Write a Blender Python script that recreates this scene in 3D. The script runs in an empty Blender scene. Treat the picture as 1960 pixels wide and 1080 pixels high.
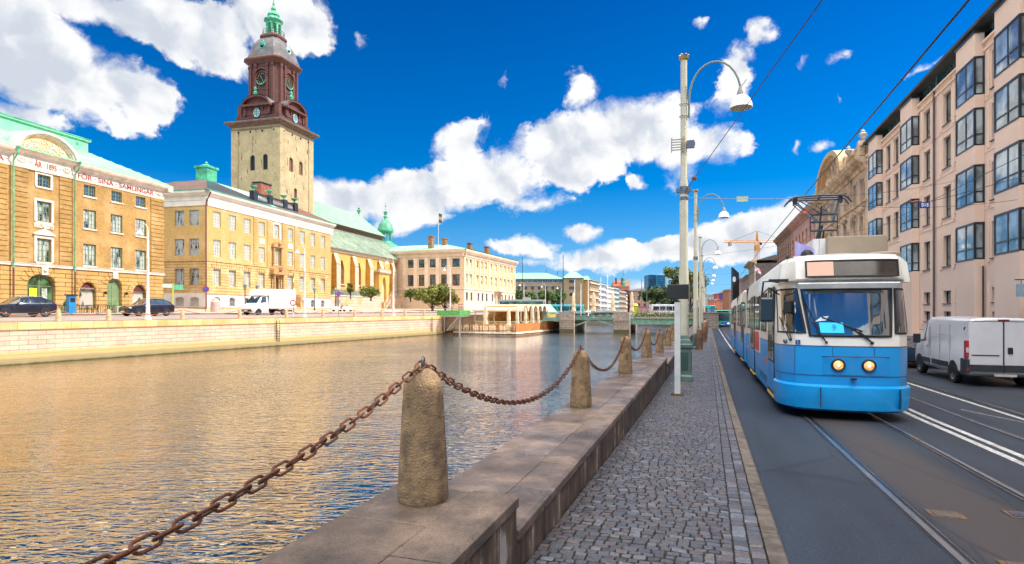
import bpy, bmesh, math, random
from mathutils import Vector, Matrix
R = math.radians
random.seed(7)
scene = bpy.context.scene
col = scene.collection
E = 3.8            # eye height above the canal water
FPX = 1143.33; HY = 594.0
cd = bpy.data.cameras.new('camera'); cam = bpy.data.objects.new('camera', cd); col.objects.link(cam)
cam.location = (0, 0, E); cam.rotation_euler = (R(90), 0, 0)
cd.lens = 21; cd.sensor_width = 36; cd.shift_y = 54/1960
cd.clip_start = 0.05; cd.clip_end = 6000
scene.camera = cam
SUN_AZ = R(86.0)     # clockwise from +Y
SUN_EL = R(43.6)
sl = bpy.data.lights.new('sun', 'SUN'); so = bpy.data.objects.new('sun', sl); col.objects.link(so)
sl.energy = 3.0; sl.angle = R(0.53); sl.color = (1, .90, .76)
sd = Vector((math.sin(SUN_AZ)*math.cos(SUN_EL), math.cos(SUN_AZ)*math.cos(SUN_EL), math.sin(SUN_EL)))
so.rotation_euler = sd.to_track_quat('Z', 'Y').to_euler()
so.location = (60, -20, 80)
scene.view_settings.view_transform = 'Standard'; scene.view_settings.look = 'None'
scene.view_settings.exposure = 1.15; scene.view_settings.gamma = 1
OVERHEAD_FILL = 19.0  # radiance of unseen cloud added overhead and behind the camera to brighten shade
def build_world():
 w = bpy.data.worlds.new('World'); scene.world = w; w.use_nodes = True
 nt = w.node_tree; nt.nodes.clear(); N = nt.nodes.new; L = nt.links.new
 def math_(op, a, b=None, c=None, clamp=False):
  n = N('ShaderNodeMath'); n.operation = op; n.use_clamp = clamp
  for i, x in enumerate((a, b, c)):
   if x is None: continue
   if isinstance(x, (int, float)): n.inputs[i].default_value = x
   else: L(x, n.inputs[i])
  return n.outputs[0]
 sky = N('ShaderNodeTexSky'); sky.sky_type = 'NISHITA'; sky.sun_disc = False
 sky.sun_elevation = SUN_EL; sky.sun_rotation = SUN_AZ
 sky.altitude = 10; sky.air_density = 1.0; sky.dust_density = .35; sky.ozone_density = 3.0
 hs = N('ShaderNodeHueSaturation'); hs.inputs['Saturation'].default_value = 1.62; hs.inputs['Value'].default_value = .50
 hs.inputs['Hue'].default_value = .499
 L(sky.outputs[0], hs.inputs['Color'])
 tc = N('ShaderNodeTexCoord'); sp = N('ShaderNodeSeparateXYZ'); L(tc.outputs['Generated'], sp.inputs[0])
 cz = N('ShaderNodeCombineXYZ'); L(sp.outputs[0], cz.inputs[0]); L(sp.outputs[1], cz.inputs[1]); L(math_('ADD', math_('MULTIPLY', math_('MAXIMUM', sp.outputs[2], 0), .95), .10), cz.inputs[2])
 vn = N('ShaderNodeVectorMath'); vn.operation = 'NORMALIZE'; L(cz.outputs[0], vn.inputs[0]); L(vn.outputs[0], sky.inputs['Vector'])
 az = math_('ARCTAN2', sp.outputs[0], sp.outputs[1]); el = math_('ARCSINE', sp.outputs[2])
 cmb = N('ShaderNodeCombineXYZ'); L(az, cmb.inputs[0]); L(el, cmb.inputs[1])
 nw = N('ShaderNodeTexNoise'); nw.inputs['Scale'].default_value = 7; nw.inputs['Detail'].default_value = 5; nw.inputs['Roughness'].default_value = .6
 L(cmb.outputs[0], nw.inputs['Vector'])
 wv = N('ShaderNodeVectorMath'); wv.operation = 'MULTIPLY_ADD'
 L(nw.outputs['Color'], wv.inputs[0]); wv.inputs[1].default_value = (.105, .075, 0)
 of = N('ShaderNodeVectorMath'); of.operation = 'SUBTRACT'; L(cmb.outputs[0], of.inputs[0]); of.inputs[1].default_value = (.0525, .0375, 0)
 L(of.outputs[0], wv.inputs[2])
 P = wv.outputs[0]
 B = [(90,120,240,95,-24,1.1),(250,170,90,60,-20,.9),(30,40,120,80,0,.8),(330,60,250,48,-10,1.0),(300,30,260,50,0,.95),(540,40,120,62,8,1.0),(30,215,110,38,-12,.8),(100,235,45,25,20,.4),
         (660,385,85,40,0,1.0),(800,375,130,52,8,.85),(930,345,140,62,8,.95),(880,275,60,40,20,.6),(1095,285,110,76,0,1.1),(1200,250,130,68,8,1.1),(1325,275,105,46,-8,.95),(1110,170,45,55,0,.5),(1010,390,90,30,6,.5),(1205,350,28,30,0,.5),(790,425,90,25,8,.7),
         (1400,150,48,85,-25,.55),(1450,70,36,45,-30,.42),(965,140,14,60,-10,.22),(1110,450,46,20,0,.8),(1000,472,85,20,-6,.8),(1020,500,60,12,0,.3),
         (1180,488,150,22,3,.85),(1300,470,180,30,14,1.0),(1440,450,150,42,10,1.1),(1550,430,100,45,0,.9),(1235,545,60,18,0,.5),(1378,565,60,14,0,.4),
         (1570,290,26,18,0,.4),(1520,285,16,22,30,.3),(1540,125,18,30,-30,.25),(1600,125,22,18,0,.28),(1615,195,10,18,0,.3),(1750,120,45,14,30,.35),(1795,110,16,18,0,.35),(1335,45,14,20,0,.25),(690,60,30,40,0,.25),
         (1320,330,60,40,20,.4),(1700,540,300,30,0,.5),(600,20,50,60,0,.5)]
 dens = None
 for (px, py, rx, ry, ro, st) in B:
  dx = px-980
  a = math.atan(dx/FPX); e_ = math.atan((HY-py)/math.hypot(FPX, dx))
  kx = math.cos(a)**2/FPX; ky = math.cos(a)/FPX*math.cos(e_)**2
  m = N('ShaderNodeMapping'); m.vector_type = 'TEXTURE'
  m.inputs['Location'].default_value = (a, e_, 0); m.inputs['Rotation'].default_value = (0, 0, R(-ro) if False else R(ro))
  m.inputs['Scale'].default_value = (rx*kx*1.25, ry*ky*1.25, 1)
  L(P, m.inputs['Vector'])
  ln = N('ShaderNodeVectorMath'); ln.operation = 'LENGTH'; L(m.outputs[0], ln.inputs[0])
  b = math_('MULTIPLY', math_('SUBTRACT', 1.0, ln.outputs['Value'], clamp=True), st)
  dens = b if dens is None else math_('MAXIMUM', dens, b)
 nf = N('ShaderNodeTexNoise'); nf.inputs['Scale'].default_value = 3.2; nf.inputs['Detail'].default_value = 3; L(tc.outputs['Generated'], nf.inputs['Vector'])
 back = math_('MULTIPLY', math_('SUBTRACT', nf.outputs['Fac'], .53), math_('MULTIPLY', math_('SUBTRACT', .15, sp.outputs[1], clamp=True), 3.0))
 dens = math_('MAXIMUM', dens, back)
 nd = N('ShaderNodeTexNoise'); nd.inputs['Scale'].default_value = 13; nd.inputs['Detail'].default_value = 12; nd.inputs['Roughness'].default_value = .66
 L(P, nd.inputs['Vector'])
 d2 = math_('ADD', dens, math_('MULTIPLY', math_('SUBTRACT', nd.outputs['Fac'], .52), 1.0))
 mr = N('ShaderNodeMapRange'); mr.interpolation_type = 'SMOOTHSTEP'
 L(d2, mr.inputs['Value']); mr.inputs['From Min'].default_value = .12
 sf = N('ShaderNodeMapRange'); L(nw.outputs['Fac'], sf.inputs[0]); sf.inputs['From Min'].default_value = .42; sf.inputs['From Max'].default_value = .6; sf.inputs['To Min'].default_value = .24; sf.inputs['To Max'].default_value = .6; L(sf.outputs[0], mr.inputs['From Max'])
 gate = math_('MULTIPLY', dens, 9, clamp=True)
 mask = math_('MULTIPLY', mr.outputs[0], gate)
 po = N('ShaderNodeVectorMath'); po.operation = 'ADD'; L(P, po.inputs[0]); po.inputs[1].default_value = (.016, .020, 0)
 n3 = N('ShaderNodeTexNoise'); n3.inputs['Scale'].default_value = 13; n3.inputs['Detail'].default_value = 4; n3.inputs['Roughness'].default_value = .5; L(po.outputs[0], n3.inputs['Vector'])
 n4 = N('ShaderNodeTexNoise'); n4.inputs['Scale'].default_value = 13; n4.inputs['Detail'].default_value = 4; n4.inputs['Roughness'].default_value = .5; L(P, n4.inputs['Vector'])
 n6 = N('ShaderNodeTexNoise'); n6.inputs['Scale'].default_value = 4.5; n6.inputs['Detail'].default_value = 3; L(P, n6.inputs['Vector'])
 dif = math_('SUBTRACT', n3.outputs['Fac'], n4.outputs['Fac'])
 gsum = math_('ADD', math_('ADD', math_('MULTIPLY', dens, .45), math_('MULTIPLY', n6.outputs['Fac'], .9)), math_('MULTIPLY', dif, 1.5))
 g = N('ShaderNodeMapRange'); g.interpolation_type = 'SMOOTHSTEP'; L(gsum, g.inputs['Value'])
 g.inputs['From Min'].default_value = .55; g.inputs['From Max'].default_value = 1.05
 cc = N('ShaderNodeMix'); cc.data_type = 'RGBA'; L(g.outputs[0], cc.inputs['Factor'])
 cc.inputs[6].default_value = (3.0, 3.02, 3.05, 1); cc.inputs[7].default_value = (1.95, 2.12, 2.4, 1)
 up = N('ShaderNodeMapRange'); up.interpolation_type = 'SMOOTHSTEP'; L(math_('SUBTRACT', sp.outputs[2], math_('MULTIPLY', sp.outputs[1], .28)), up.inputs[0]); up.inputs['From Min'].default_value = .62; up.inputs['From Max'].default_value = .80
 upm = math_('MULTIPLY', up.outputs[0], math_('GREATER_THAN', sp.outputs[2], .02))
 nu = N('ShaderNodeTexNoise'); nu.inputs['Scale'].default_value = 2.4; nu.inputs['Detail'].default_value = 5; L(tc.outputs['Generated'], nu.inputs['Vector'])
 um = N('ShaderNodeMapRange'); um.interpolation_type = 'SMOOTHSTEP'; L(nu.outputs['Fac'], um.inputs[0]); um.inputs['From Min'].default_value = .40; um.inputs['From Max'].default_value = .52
 um2 = math_('MULTIPLY', um.outputs[0], upm)  # mask of the added fill cloud, out of view
 ccu = N('ShaderNodeMix'); ccu.data_type = 'RGBA'; L(um2, ccu.inputs['Factor']); L(cc.outputs[2], ccu.inputs[6]); ccu.inputs[7].default_value = (OVERHEAD_FILL, OVERHEAD_FILL*.94, OVERHEAD_FILL*.86, 1)
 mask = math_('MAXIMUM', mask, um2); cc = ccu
 gr = N('ShaderNodeValToRGB'); L(sp.outputs[2], gr.inputs[0]); ge = gr.color_ramp.elements
 ge[0].position = 0; ge[0].color = (1, 1, 1, 1); ge[1].position = .48; ge[1].color = (.6, .56, .80, 1)
 q = ge.new(.12); q.color = (1, .97, 1, 1); q = ge.new(.3); q.color = (.8, .74, .93, 1)
 gm = N('ShaderNodeMix'); gm.data_type = 'RGBA'; gm.blend_type = 'MULTIPLY'; gm.inputs['Factor'].default_value = 1; L(hs.outputs[0], gm.inputs[6]); L(gr.outputs[0], gm.inputs[7])
 hz_ = N('ShaderNodeMix'); hz_.data_type = 'RGBA'; hf = N('ShaderNodeMapRange'); L(sp.outputs[2], hf.inputs[0]); hf.inputs['From Max'].default_value = .20; hf.inputs['To Min'].default_value = .5; hf.inputs['To Max'].default_value = 0; L(hf.outputs[0], hz_.inputs['Factor']); L(gm.outputs[2], hz_.inputs[6]); hz_.inputs[7].default_value = (1.0, 1.9, 2.7, 1)
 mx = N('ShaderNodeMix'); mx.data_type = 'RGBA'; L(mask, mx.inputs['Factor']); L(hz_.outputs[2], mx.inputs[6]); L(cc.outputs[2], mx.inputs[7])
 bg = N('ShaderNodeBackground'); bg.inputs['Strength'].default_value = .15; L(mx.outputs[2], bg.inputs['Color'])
 out = N('ShaderNodeOutputWorld'); L(bg.outputs[0], out.inputs[0])
 w.cycles.sampling_method = 'MANUAL'; w.cycles.sample_map_resolution = 512
build_world()
TH = math.atan(.328)
def S(t, s, z=0):        # near street: t to the right, s along the street
 return Vector((t*math.cos(TH)+s*math.sin(TH), -t*math.sin(TH)+s*math.cos(TH), z))
def interp(x, P):
 if x <= P[0][0]: return P[0][1]
 for (a, b), (c, d) in zip(P, P[1:]):
  if x <= c: return b+(d-b)*(x-a)/(c-a)
 return P[-1][1]
GP = [(-30, 1.95), (0, 1.95), (4.5, 1.855), (9, 1.72), (15, 1.56), (22, 1.45), (40, 1.22), (60, 1.08), (100, .98), (140, 1.3), (200, 2.4), (2000, 2.4)]
def gz(s): return interp(s, GP)           # pavement level
def rz(s): return gz(s)-.11                # road level
class Frame:
 def __init__(s, ox, oy, tx, base, ty=1.0):
  n = math.hypot(tx, ty); s.ox = ox; s.oy = oy; s.d = (tx/n, ty/n); s.p = (-s.d[1], s.d[0]); s.base = base
  s.rot = math.atan2(s.d[1], s.d[0])
 def W(s, x, y, z=0): return Vector((s.ox+s.d[0]*x+s.p[0]*y, s.oy+s.d[1]*x+s.p[1]*y, s.base+z))
 def hit(s, px, py, y0=0):
  rx, ry, rzz = (px-980)/FPX, 1.0, (HY-py)/FPX
  ox = s.ox+s.p[0]*y0; oy = s.oy+s.p[1]*y0
  det = -rx*s.d[1]+s.d[0]*ry
  k = (-ox*s.d[1]+s.d[0]*oy)/det
  return (k*rx-ox)*s.d[0]+(k*ry-oy)*s.d[1], E+k*rzz-s.base
def pix(px, k, py=None):                   # a point at depth k seen at that bearing
 return Vector(((px-980)/FPX*k, k, E+(HY-(py if py is not None else HY))/FPX*k))
FS = Frame(0, 0, math.cos(TH), 0, -math.sin(TH))   # street frame: x=t, y=s
BQ = Frame(-35, 41, .443, 0)               # left bank frame: x along the quay, y inland
def bz(y): return interp(y, [(-1, 2.95), (0, 2.95), (2.5, 3.17), (9.5, 3.27), (17, 3.55), (24, 3.95), (32, 4.05), (200, 4.1)])
MC = {}
def nodes(name):
 m = bpy.data.materials.new(name); m.use_nodes = True; nt = m.node_tree
 b = nt.nodes['Principled BSDF']; return m, nt, b
def mat(name, c, rough=.6, metal=0, var=.12, scale=2.0, bump=0, bscale=30, spec=.5, c2=None, emit=None, coat=0, island=0, stain=None):
 if name in MC: return MC[name]
 m, nt, b = nodes(name); N = nt.nodes.new; L = nt.links.new
 b.inputs['Roughness'].default_value = rough; b.inputs['Metallic'].default_value = metal
 b.inputs['Specular IOR Level'].default_value = spec; b.inputs['Coat Weight'].default_value = coat
 b.inputs['Base Color'].default_value = (*c, 1)
 tc = N('ShaderNodeTexCoord')
 if var or c2:
  n = N('ShaderNodeTexNoise'); n.inputs['Scale'].default_value = scale; n.inputs['Detail'].default_value = 6; n.inputs['Roughness'].default_value = .6
  L(tc.outputs['Object'], n.inputs['Vector'])
  r = N('ShaderNodeValToRGB'); L(n.outputs['Fac'], r.inputs[0])
  k = c2 if c2 else tuple(x*(1-var*1.6) for x in c)
  hi = c if c2 else tuple(min(1, x*(1+var)) for x in c)
  r.color_ramp.elements[0].position = .33; r.color_ramp.elements[1].position = .67
  r.color_ramp.elements[0].color = (*k, 1); r.color_ramp.elements[1].color = (*hi, 1)
  o = r.outputs[0]
  if island:
   g = N('ShaderNodeNewGeometry'); h = N('ShaderNodeHueSaturation')
   mm = N('ShaderNodeMapRange'); L(g.outputs['Random Per Island'], mm.inputs[0]); mm.inputs['To Min'].default_value = 1-island; mm.inputs['To Max'].default_value = 1+island
   L(mm.outputs[0], h.inputs['Value']); L(o, h.inputs['Color']); o = h.outputs[0]
  L(o, b.inputs['Base Color'])
 if bump:
  n2 = N('ShaderNodeTexNoise'); n2.inputs['Scale'].default_value = bscale; n2.inputs['Detail'].default_value = 5
  L(tc.outputs['Object'], n2.inputs['Vector'])
  bp = N('ShaderNodeBump'); bp.inputs['Strength'].default_value = bump; bp.inputs['Distance'].default_value = .02
  L(n2.outputs['Fac'], bp.inputs['Height']); L(bp.outputs[0], b.inputs['Normal'])
 if emit:
  b.inputs['Emission Color'].default_value = (*emit[0], 1); b.inputs['Emission Strength'].default_value = emit[1]
 MC[name] = m; return m
def brick(name, c1, c2, mortar, w=.26, h=.08, msize=.012, rough=.85, bump=.4, patch=.25, pscale=.35, offset=.5, tint=None, vert=False):
 """masonry courses on upright walls (or on the flat when vert)"""
 if name in MC: return MC[name]
 m, nt, b = nodes(name); N = nt.nodes.new; L = nt.links.new
 tc = N('ShaderNodeTexCoord'); sp = N('ShaderNodeSeparateXYZ'); L(tc.outputs['Object'], sp.inputs[0])
 ad = N('ShaderNodeMath'); ad.operation = 'ADD'; L(sp.outputs[0], ad.inputs[0]); L(sp.outputs[1], ad.inputs[1])
 cb = N('ShaderNodeCombineXYZ')
 if vert: L(sp.outputs[0], cb.inputs[0]); L(sp.outputs[1], cb.inputs[1])
 else: L(ad.outputs[0], cb.inputs[0]); L(sp.outputs[2], cb.inputs[1])
 br = N('ShaderNodeTexBrick'); L(cb.outputs[0], br.inputs['Vector'])
 br.inputs['Scale'].default_value = 1; br.inputs['Brick Width'].default_value = w; br.inputs['Row Height'].default_value = h
 br.inputs['Mortar Size'].default_value = msize; br.inputs['Mortar Smooth'].default_value = .3; br.offset = offset
 br.inputs['Color1'].default_value = (*c1, 1); br.inputs['Color2'].default_value = (*c2, 1); br.inputs['Mortar'].default_value = (*mortar, 1)
 n = N('ShaderNodeTexNoise'); n.inputs['Scale'].default_value = pscale; n.inputs['Detail'].default_value = 7; n.inputs['Roughness'].default_value = .65
 L(tc.outputs['Object'], n.inputs['Vector'])
 mr = N('ShaderNodeMapRange'); L(n.outputs['Fac'], mr.inputs[0]); mr.inputs['From Min'].default_value = .3; mr.inputs['From Max'].default_value = .7
 mr.inputs['To Min'].default_value = 1-patch; mr.inputs['To Max'].default_value = 1+patch*.6
 nf = N('ShaderNodeTexNoise'); nf.inputs['Scale'].default_value = 3.2; nf.inputs['Detail'].default_value = 4; nf.inputs['Roughness'].default_value = .7; L(tc.outputs['Object'], nf.inputs['Vector'])
 mf_ = N('ShaderNodeMapRange'); L(nf.outputs['Fac'], mf_.inputs[0]); mf_.inputs['From Min'].default_value = .3; mf_.inputs['From Max'].default_value = .7; mf_.inputs['To Min'].default_value = 1-patch*.9; mf_.inputs['To Max'].default_value = 1+patch*.7
 mm_ = N('ShaderNodeMath'); mm_.operation = 'MULTIPLY'; L(mr.outputs[0], mm_.inputs[0]); L(mf_.outputs[0], mm_.inputs[1])
 h_ = N('ShaderNodeHueSaturation'); L(mm_.outputs[0], h_.inputs['Value']); L(br.outputs['Color'], h_.inputs['Color'])
 o = h_.outputs[0]
 if tint:
  n2 = N('ShaderNodeTexNoise'); n2.inputs['Scale'].default_value = tint[1]; n2.inputs['Detail'].default_value = 5; L(tc.outputs['Object'], n2.inputs['Vector'])
  m2 = N('ShaderNodeMapRange'); L(n2.outputs['Fac'], m2.inputs[0]); m2.inputs['From Min'].default_value = .5; m2.inputs['From Max'].default_value = .68; m2.inputs['To Max'].default_value = tint[2]
  x = N('ShaderNodeMix'); x.data_type = 'RGBA'; L(m2.outputs[0], x.inputs['Factor']); L(o, x.inputs[6]); x.inputs[7].default_value = (*tint[0], 1); o = x.outputs[2]
 L(o, b.inputs['Base Color']); b.inputs['Roughness'].default_value = rough
 bp = N('ShaderNodeBump'); bp.inputs['Strength'].default_value = bump; bp.inputs['Distance'].default_value = .03; bp.invert = True
 L(br.outputs['Fac'], bp.inputs['Height']); L(bp.outputs[0], b.inputs['Normal'])
 MC[name] = m; return m
def glass(name, c=(.02, .03, .04), rough=.04, spec=1.0, wav=.02):
 if name in MC: return MC[name]
 m, nt, b = nodes(name); N = nt.nodes.new; L = nt.links.new
 b.inputs['Base Color'].default_value = (*c, 1); b.inputs['Roughness'].default_value = rough; b.inputs['Specular IOR Level'].default_value = spec
 b.inputs['Coat Weight'].default_value = .6; b.inputs['Coat Roughness'].default_value = .02
 tc = N('ShaderNodeTexCoord'); n = N('ShaderNodeTexNoise'); n.inputs['Scale'].default_value = 1.3; L(tc.outputs['Object'], n.inputs['Vector'])
 bp = N('ShaderNodeBump'); bp.inputs['Strength'].default_value = wav*10; bp.inputs['Distance'].default_value = .02; L(n.outputs['Fac'], bp.inputs['Height']); L(bp.outputs[0], b.inputs['Normal']); L(bp.outputs[0], b.inputs['Coat Normal'])
 n3 = N('ShaderNodeTexNoise'); n3.inputs['Scale'].default_value = .9; oi = N('ShaderNodeObjectInfo')
 va = N('ShaderNodeVectorMath'); va.operation = 'ADD'; L(tc.outputs['Object'], va.inputs[0]); L(oi.outputs['Location'], va.inputs[1]); L(va.outputs[0], n3.inputs['Vector'])
 r = N('ShaderNodeValToRGB'); L(n3.outputs['Fac'], r.inputs[0]); r.color_ramp.elements[0].position = .4; r.color_ramp.elements[1].position = .62
 r.color_ramp.elements[0].color = (*[x*.5 for x in c], 1); r.color_ramp.elements[1].color = (*[x*1.7 for x in c], 1); L(r.outputs[0], b.inputs['Base Color'])
 MC[name] = m; return m
class MB:
 def __init__(s): s.v = []; s.f = []; s.m = []; s.T = None
 def add(s, V, Fc, m=0):
  o = len(s.v)
  if s.T is not None: V = [tuple(s.T @ Vector(p)) for p in V]
  s.v += [tuple(p) for p in V]; s.f += [tuple(i+o for i in q) for q in Fc]; s.m += [m]*len(Fc); return s
 def box(s, x0, y0, z0, x1, y1, z1, m=0):
  V = [(x0, y0, z0), (x1, y0, z0), (x1, y1, z0), (x0, y1, z0), (x0, y0, z1), (x1, y0, z1), (x1, y1, z1), (x0, y1, z1)]
  return s.add(V, [(0, 3, 2, 1), (4, 5, 6, 7), (0, 1, 5, 4), (1, 2, 6, 5), (2, 3, 7, 6), (3, 0, 4, 7)], m)
 def cbox(s, c, d, m=0, rot=None):
  V = []
  for z in (-.5, .5):
   for x, y in ((-.5, -.5), (.5, -.5), (.5, .5), (-.5, .5)):
    p = Vector((x*d[0], y*d[1], z*d[2]))
    if rot is not None: p = rot @ p
    V.append(p+Vector(c))
  return s.add(V, [(0, 3, 2, 1), (4, 5, 6, 7), (0, 1, 5, 4), (1, 2, 6, 5), (2, 3, 7, 6), (3, 0, 4, 7)], m)
 def quad(s, a, b, c, d, m=0): return s.add([a, b, c, d], [(0, 1, 2, 3)], m)
 def poly(s, P, m=0): return s.add(P, [tuple(range(len(P)))], m)
 def prism(s, P, a0, a1, ax='y', m=0, caps=True):
  """P: list of 2d points; extruded along ax from a0 to a1. ax y: (x,z); ax x: (y,z); ax z: (x,y)"""
  def q(p, a): return {'y': (p[0], a, p[1]), 'x': (a, p[0], p[1]), 'z': (p[0], p[1], a)}[ax]
  n = len(P); V = [q(p, a0) for p in P]+[q(p, a1) for p in P]
  Fc = [(i, (i+1) % n, (i+1) % n+n, i+n) for i in range(n)]
  if caps: Fc += [tuple(range(n))[::-1], tuple(range(n, 2*n))]
  return s.add(V, Fc, m)
 def loft(s, rings, m=0, caps=True, closed=True):
  n = len(rings[0]); V = [p for r in rings for p in r]; Fc = []
  for k in range(len(rings)-1):
   for i in range(n if closed else n-1):
    j = (i+1) % n; Fc.append((k*n+i, k*n+j, (k+1)*n+j, (k+1)*n+i))
  if caps: Fc += [tuple(range(n))[::-1], tuple(range((len(rings)-1)*n, len(rings)*n))]
  return s.add(V, Fc, m)
 def lathe(s, prof, n=16, c=(0, 0, 0), m=0, caps=True, sq=False, rot0=0):
  rings = []
  for r, z in prof:
   rings.append([(c[0]+r*math.cos(2*math.pi*i/n+rot0), c[1]+r*math.sin(2*math.pi*i/n+rot0), c[2]+z) for i in range(n)])
  return s.loft(rings, m, caps)
 def tube(s, P, r, n=8, m=0, caps=True, closed=False):
  P = [Vector(p) for p in P]; k = len(P); rs = r if isinstance(r, (list, tuple)) else [r]*k
  rings = []; up = None
  for i, p in enumerate(P):
   if closed: d = P[(i+1) % k]-P[i-1]
   else: d = P[min(i+1, k-1)]-P[max(i-1, 0)]
   d.normalize()
   if up is None: up = Vector((0, 0, 1)) if abs(d.z) < .95 else Vector((1, 0, 0))
   x = d.cross(up)
   if x.length < 1e-4: x = d.orthogonal()
   x.normalize(); y = x.cross(d).normalized(); up = y
   rings.append([p+x*(rs[i]*math.cos(2*math.pi*j/n))+y*(rs[i]*math.sin(2*math.pi*j/n)) for j in range(n)])
  if closed: rings.append(rings[0]); caps = False
  return s.loft(rings, m, caps)
 def sph(s, c, r, n=10, k=6, m=0, sc=(1, 1, 1)):
  rings = []
  for a in range(k+1):
   th = math.pi*a/k; rr = max(math.sin(th), .01)*r
   rings.append([(c[0]+sc[0]*rr*math.cos(2*math.pi*i/n), c[1]+sc[1]*rr*math.sin(2*math.pi*i/n), c[2]-sc[2]*r*math.cos(th)) for i in range(n)])
  return s.loft(rings, m)
 def build(s, name, mats, parent=None, loc=(0, 0, 0), rz_=0, smooth=False, bevel=0, angle=35, bseg=2):
  me = bpy.data.meshes.new(name); me.from_pydata(s.v, [], s.f)
  mats = mats if isinstance(mats, (list, tuple)) else [mats]
  for q in mats: me.materials.append(q)
  if any(s.m): me.polygons.foreach_set('material_index', s.m)
  bm = bmesh.new(); bm.from_mesh(me)
  if smooth: bmesh.ops.remove_doubles(bm, verts=bm.verts, dist=1e-5)
  bmesh.ops.recalc_face_normals(bm, faces=bm.faces); bm.to_mesh(me); bm.free()
  o = bpy.data.objects.new(name, me); col.objects.link(o)
  o.location = loc; o.rotation_euler = (0, 0, rz_)
  if parent is not None: o.parent = parent
  if smooth:
   me.shade_smooth()
   try: me.set_sharp_from_angle(angle=R(angle))
   except Exception: pass
  if bevel:
   b = o.modifiers.new('bevel', 'BEVEL'); b.width = bevel; b.segments = bseg; b.limit_method = 'ANGLE'; b.angle_limit = R(40); b.harden_normals = False
  return o
def tag(o, label=None, cat=None, group=None, kind=None):
 if label: o['label'] = label
 if cat: o['category'] = cat
 if group: o['group'] = group
 if kind: o['kind'] = kind
 return o
def empty(name, loc=(0, 0, 0), rz_=0, label=None, cat=None, group=None):
 o = bpy.data.objects.new(name, None); col.objects.link(o); o.empty_display_size = .2
 o.location = loc; o.rotation_euler = (0, 0, rz_); return tag(o, label, cat, group)
def frame_root(name, F, label, cat, group=None): return empty(name, F.W(0, 0, 0), F.rot, label, cat, group)
KIDS = {}
def copy_tree(o, loc=None, rz_=None, label=None, parent=None, scale=None):
 c = o.copy(); col.objects.link(c)
 if parent is not None: c.parent = parent
 for ch in [x for x in o.children]: copy_tree(ch, parent=c)
 if loc is not None: c.location = loc
 if rz_ is not None: c.rotation_euler = (0, 0, rz_)
 if label: c['label'] = label
 if scale: c.scale = (scale,)*3 if isinstance(scale, (int, float)) else scale
 return c
def text_mesh(s, size, m, parent, loc, rot, name='lettering', ext=.01, width=None, align='CENTER', bold=0):
 cu = bpy.data.curves.new('txt', 'FONT'); cu.body = s; cu.size = size; cu.extrude = ext; cu.align_x = align; cu.align_y = 'CENTER'; cu.offset = bold
 t = bpy.data.objects.new('txt', cu); col.objects.link(t)
 bpy.context.view_layer.update()
 me = bpy.data.meshes.new_from_object(t.evaluated_get(bpy.context.evaluated_depsgraph_get()))
 bpy.data.objects.remove(t)
 if width:
  xs = [v.co.x for v in me.vertices]; k = width/(max(xs)-min(xs))
  for v in me.vertices: v.co.x *= k
 me.materials.clear(); me.materials.append(m)
 o = bpy.data.objects.new(name, me); col.objects.link(o); o.location = loc; o.rotation_euler = rot
 if parent is not None: o.parent = parent
 return o
# ================================================================= water, ground
def water():
 m, nt, b = nodes('water'); N = nt.nodes.new; L = nt.links.new
 b.inputs['Metallic'].default_value = 1; b.inputs['Base Color'].default_value = (.64, .55, .40, 1); b.inputs['Roughness'].default_value = .03
 b.inputs['IOR'].default_value = 2.9; b.inputs['Specular IOR Level'].default_value = .8
 tc = N('ShaderNodeTexCoord'); mp = N('ShaderNodeMapping'); L(tc.outputs['Object'], mp.inputs[0])
 mp.inputs['Scale'].default_value = (.75, 2.1, 1); mp.inputs['Rotation'].default_value = (0, 0, R(6))
 n1 = N('ShaderNodeTexNoise'); n1.inputs['Scale'].default_value = 3.3; n1.inputs['Detail'].default_value = 2.2; n1.inputs['Distortion'].default_value = .6; L(mp.outputs[0], n1.inputs['Vector'])
 n2 = N('ShaderNodeTexNoise'); n2.inputs['Scale'].default_value = .5; n2.inputs['Detail'].default_value = 3; L(mp.outputs[0], n2.inputs['Vector'])
 b1 = N('ShaderNodeBump'); b1.inputs['Strength'].default_value = 1; b1.inputs['Distance'].default_value = .05; L(n1.outputs['Fac'], b1.inputs['Height'])
 b2 = N('ShaderNodeBump'); b2.inputs['Strength'].default_value = 1; b2.inputs['Distance'].default_value = .045; L(n2.outputs['Fac'], b2.inputs['Height']); L(b1.outputs[0], b2.inputs['Normal'])
 n5 = N('ShaderNodeTexNoise'); n5.inputs['Scale'].default_value = .09; n5.inputs['Detail'].default_value = 3; L(tc.outputs['Object'], n5.inputs['Vector'])
 m5 = N('ShaderNodeMapRange'); L(n5.outputs['Fac'], m5.inputs[0]); m5.inputs['From Min'].default_value = .35; m5.inputs['From Max'].default_value = .65; m5.inputs['To Min'].default_value = .55; m5.inputs['To Max'].default_value = 1.35; L(m5.outputs[0], b1.inputs['Strength'])
 L(b2.outputs[0], b.inputs['Normal'])
 mb = MB(); mb.quad((-80, -60, 0), (120, -60, 0), (120, 215, 0), (-80, 215, 0))
 tag(mb.build('water', m), kind='structure')
water()
def strip(rows, name, m, kind='structure'):
 """rows: list of point lists -> one sheet"""
 mb = MB(); n = len(rows[0]); mb.loft(rows, caps=False, closed=False); return tag(mb.build(name, m), kind=kind)
asphalt = None
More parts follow.
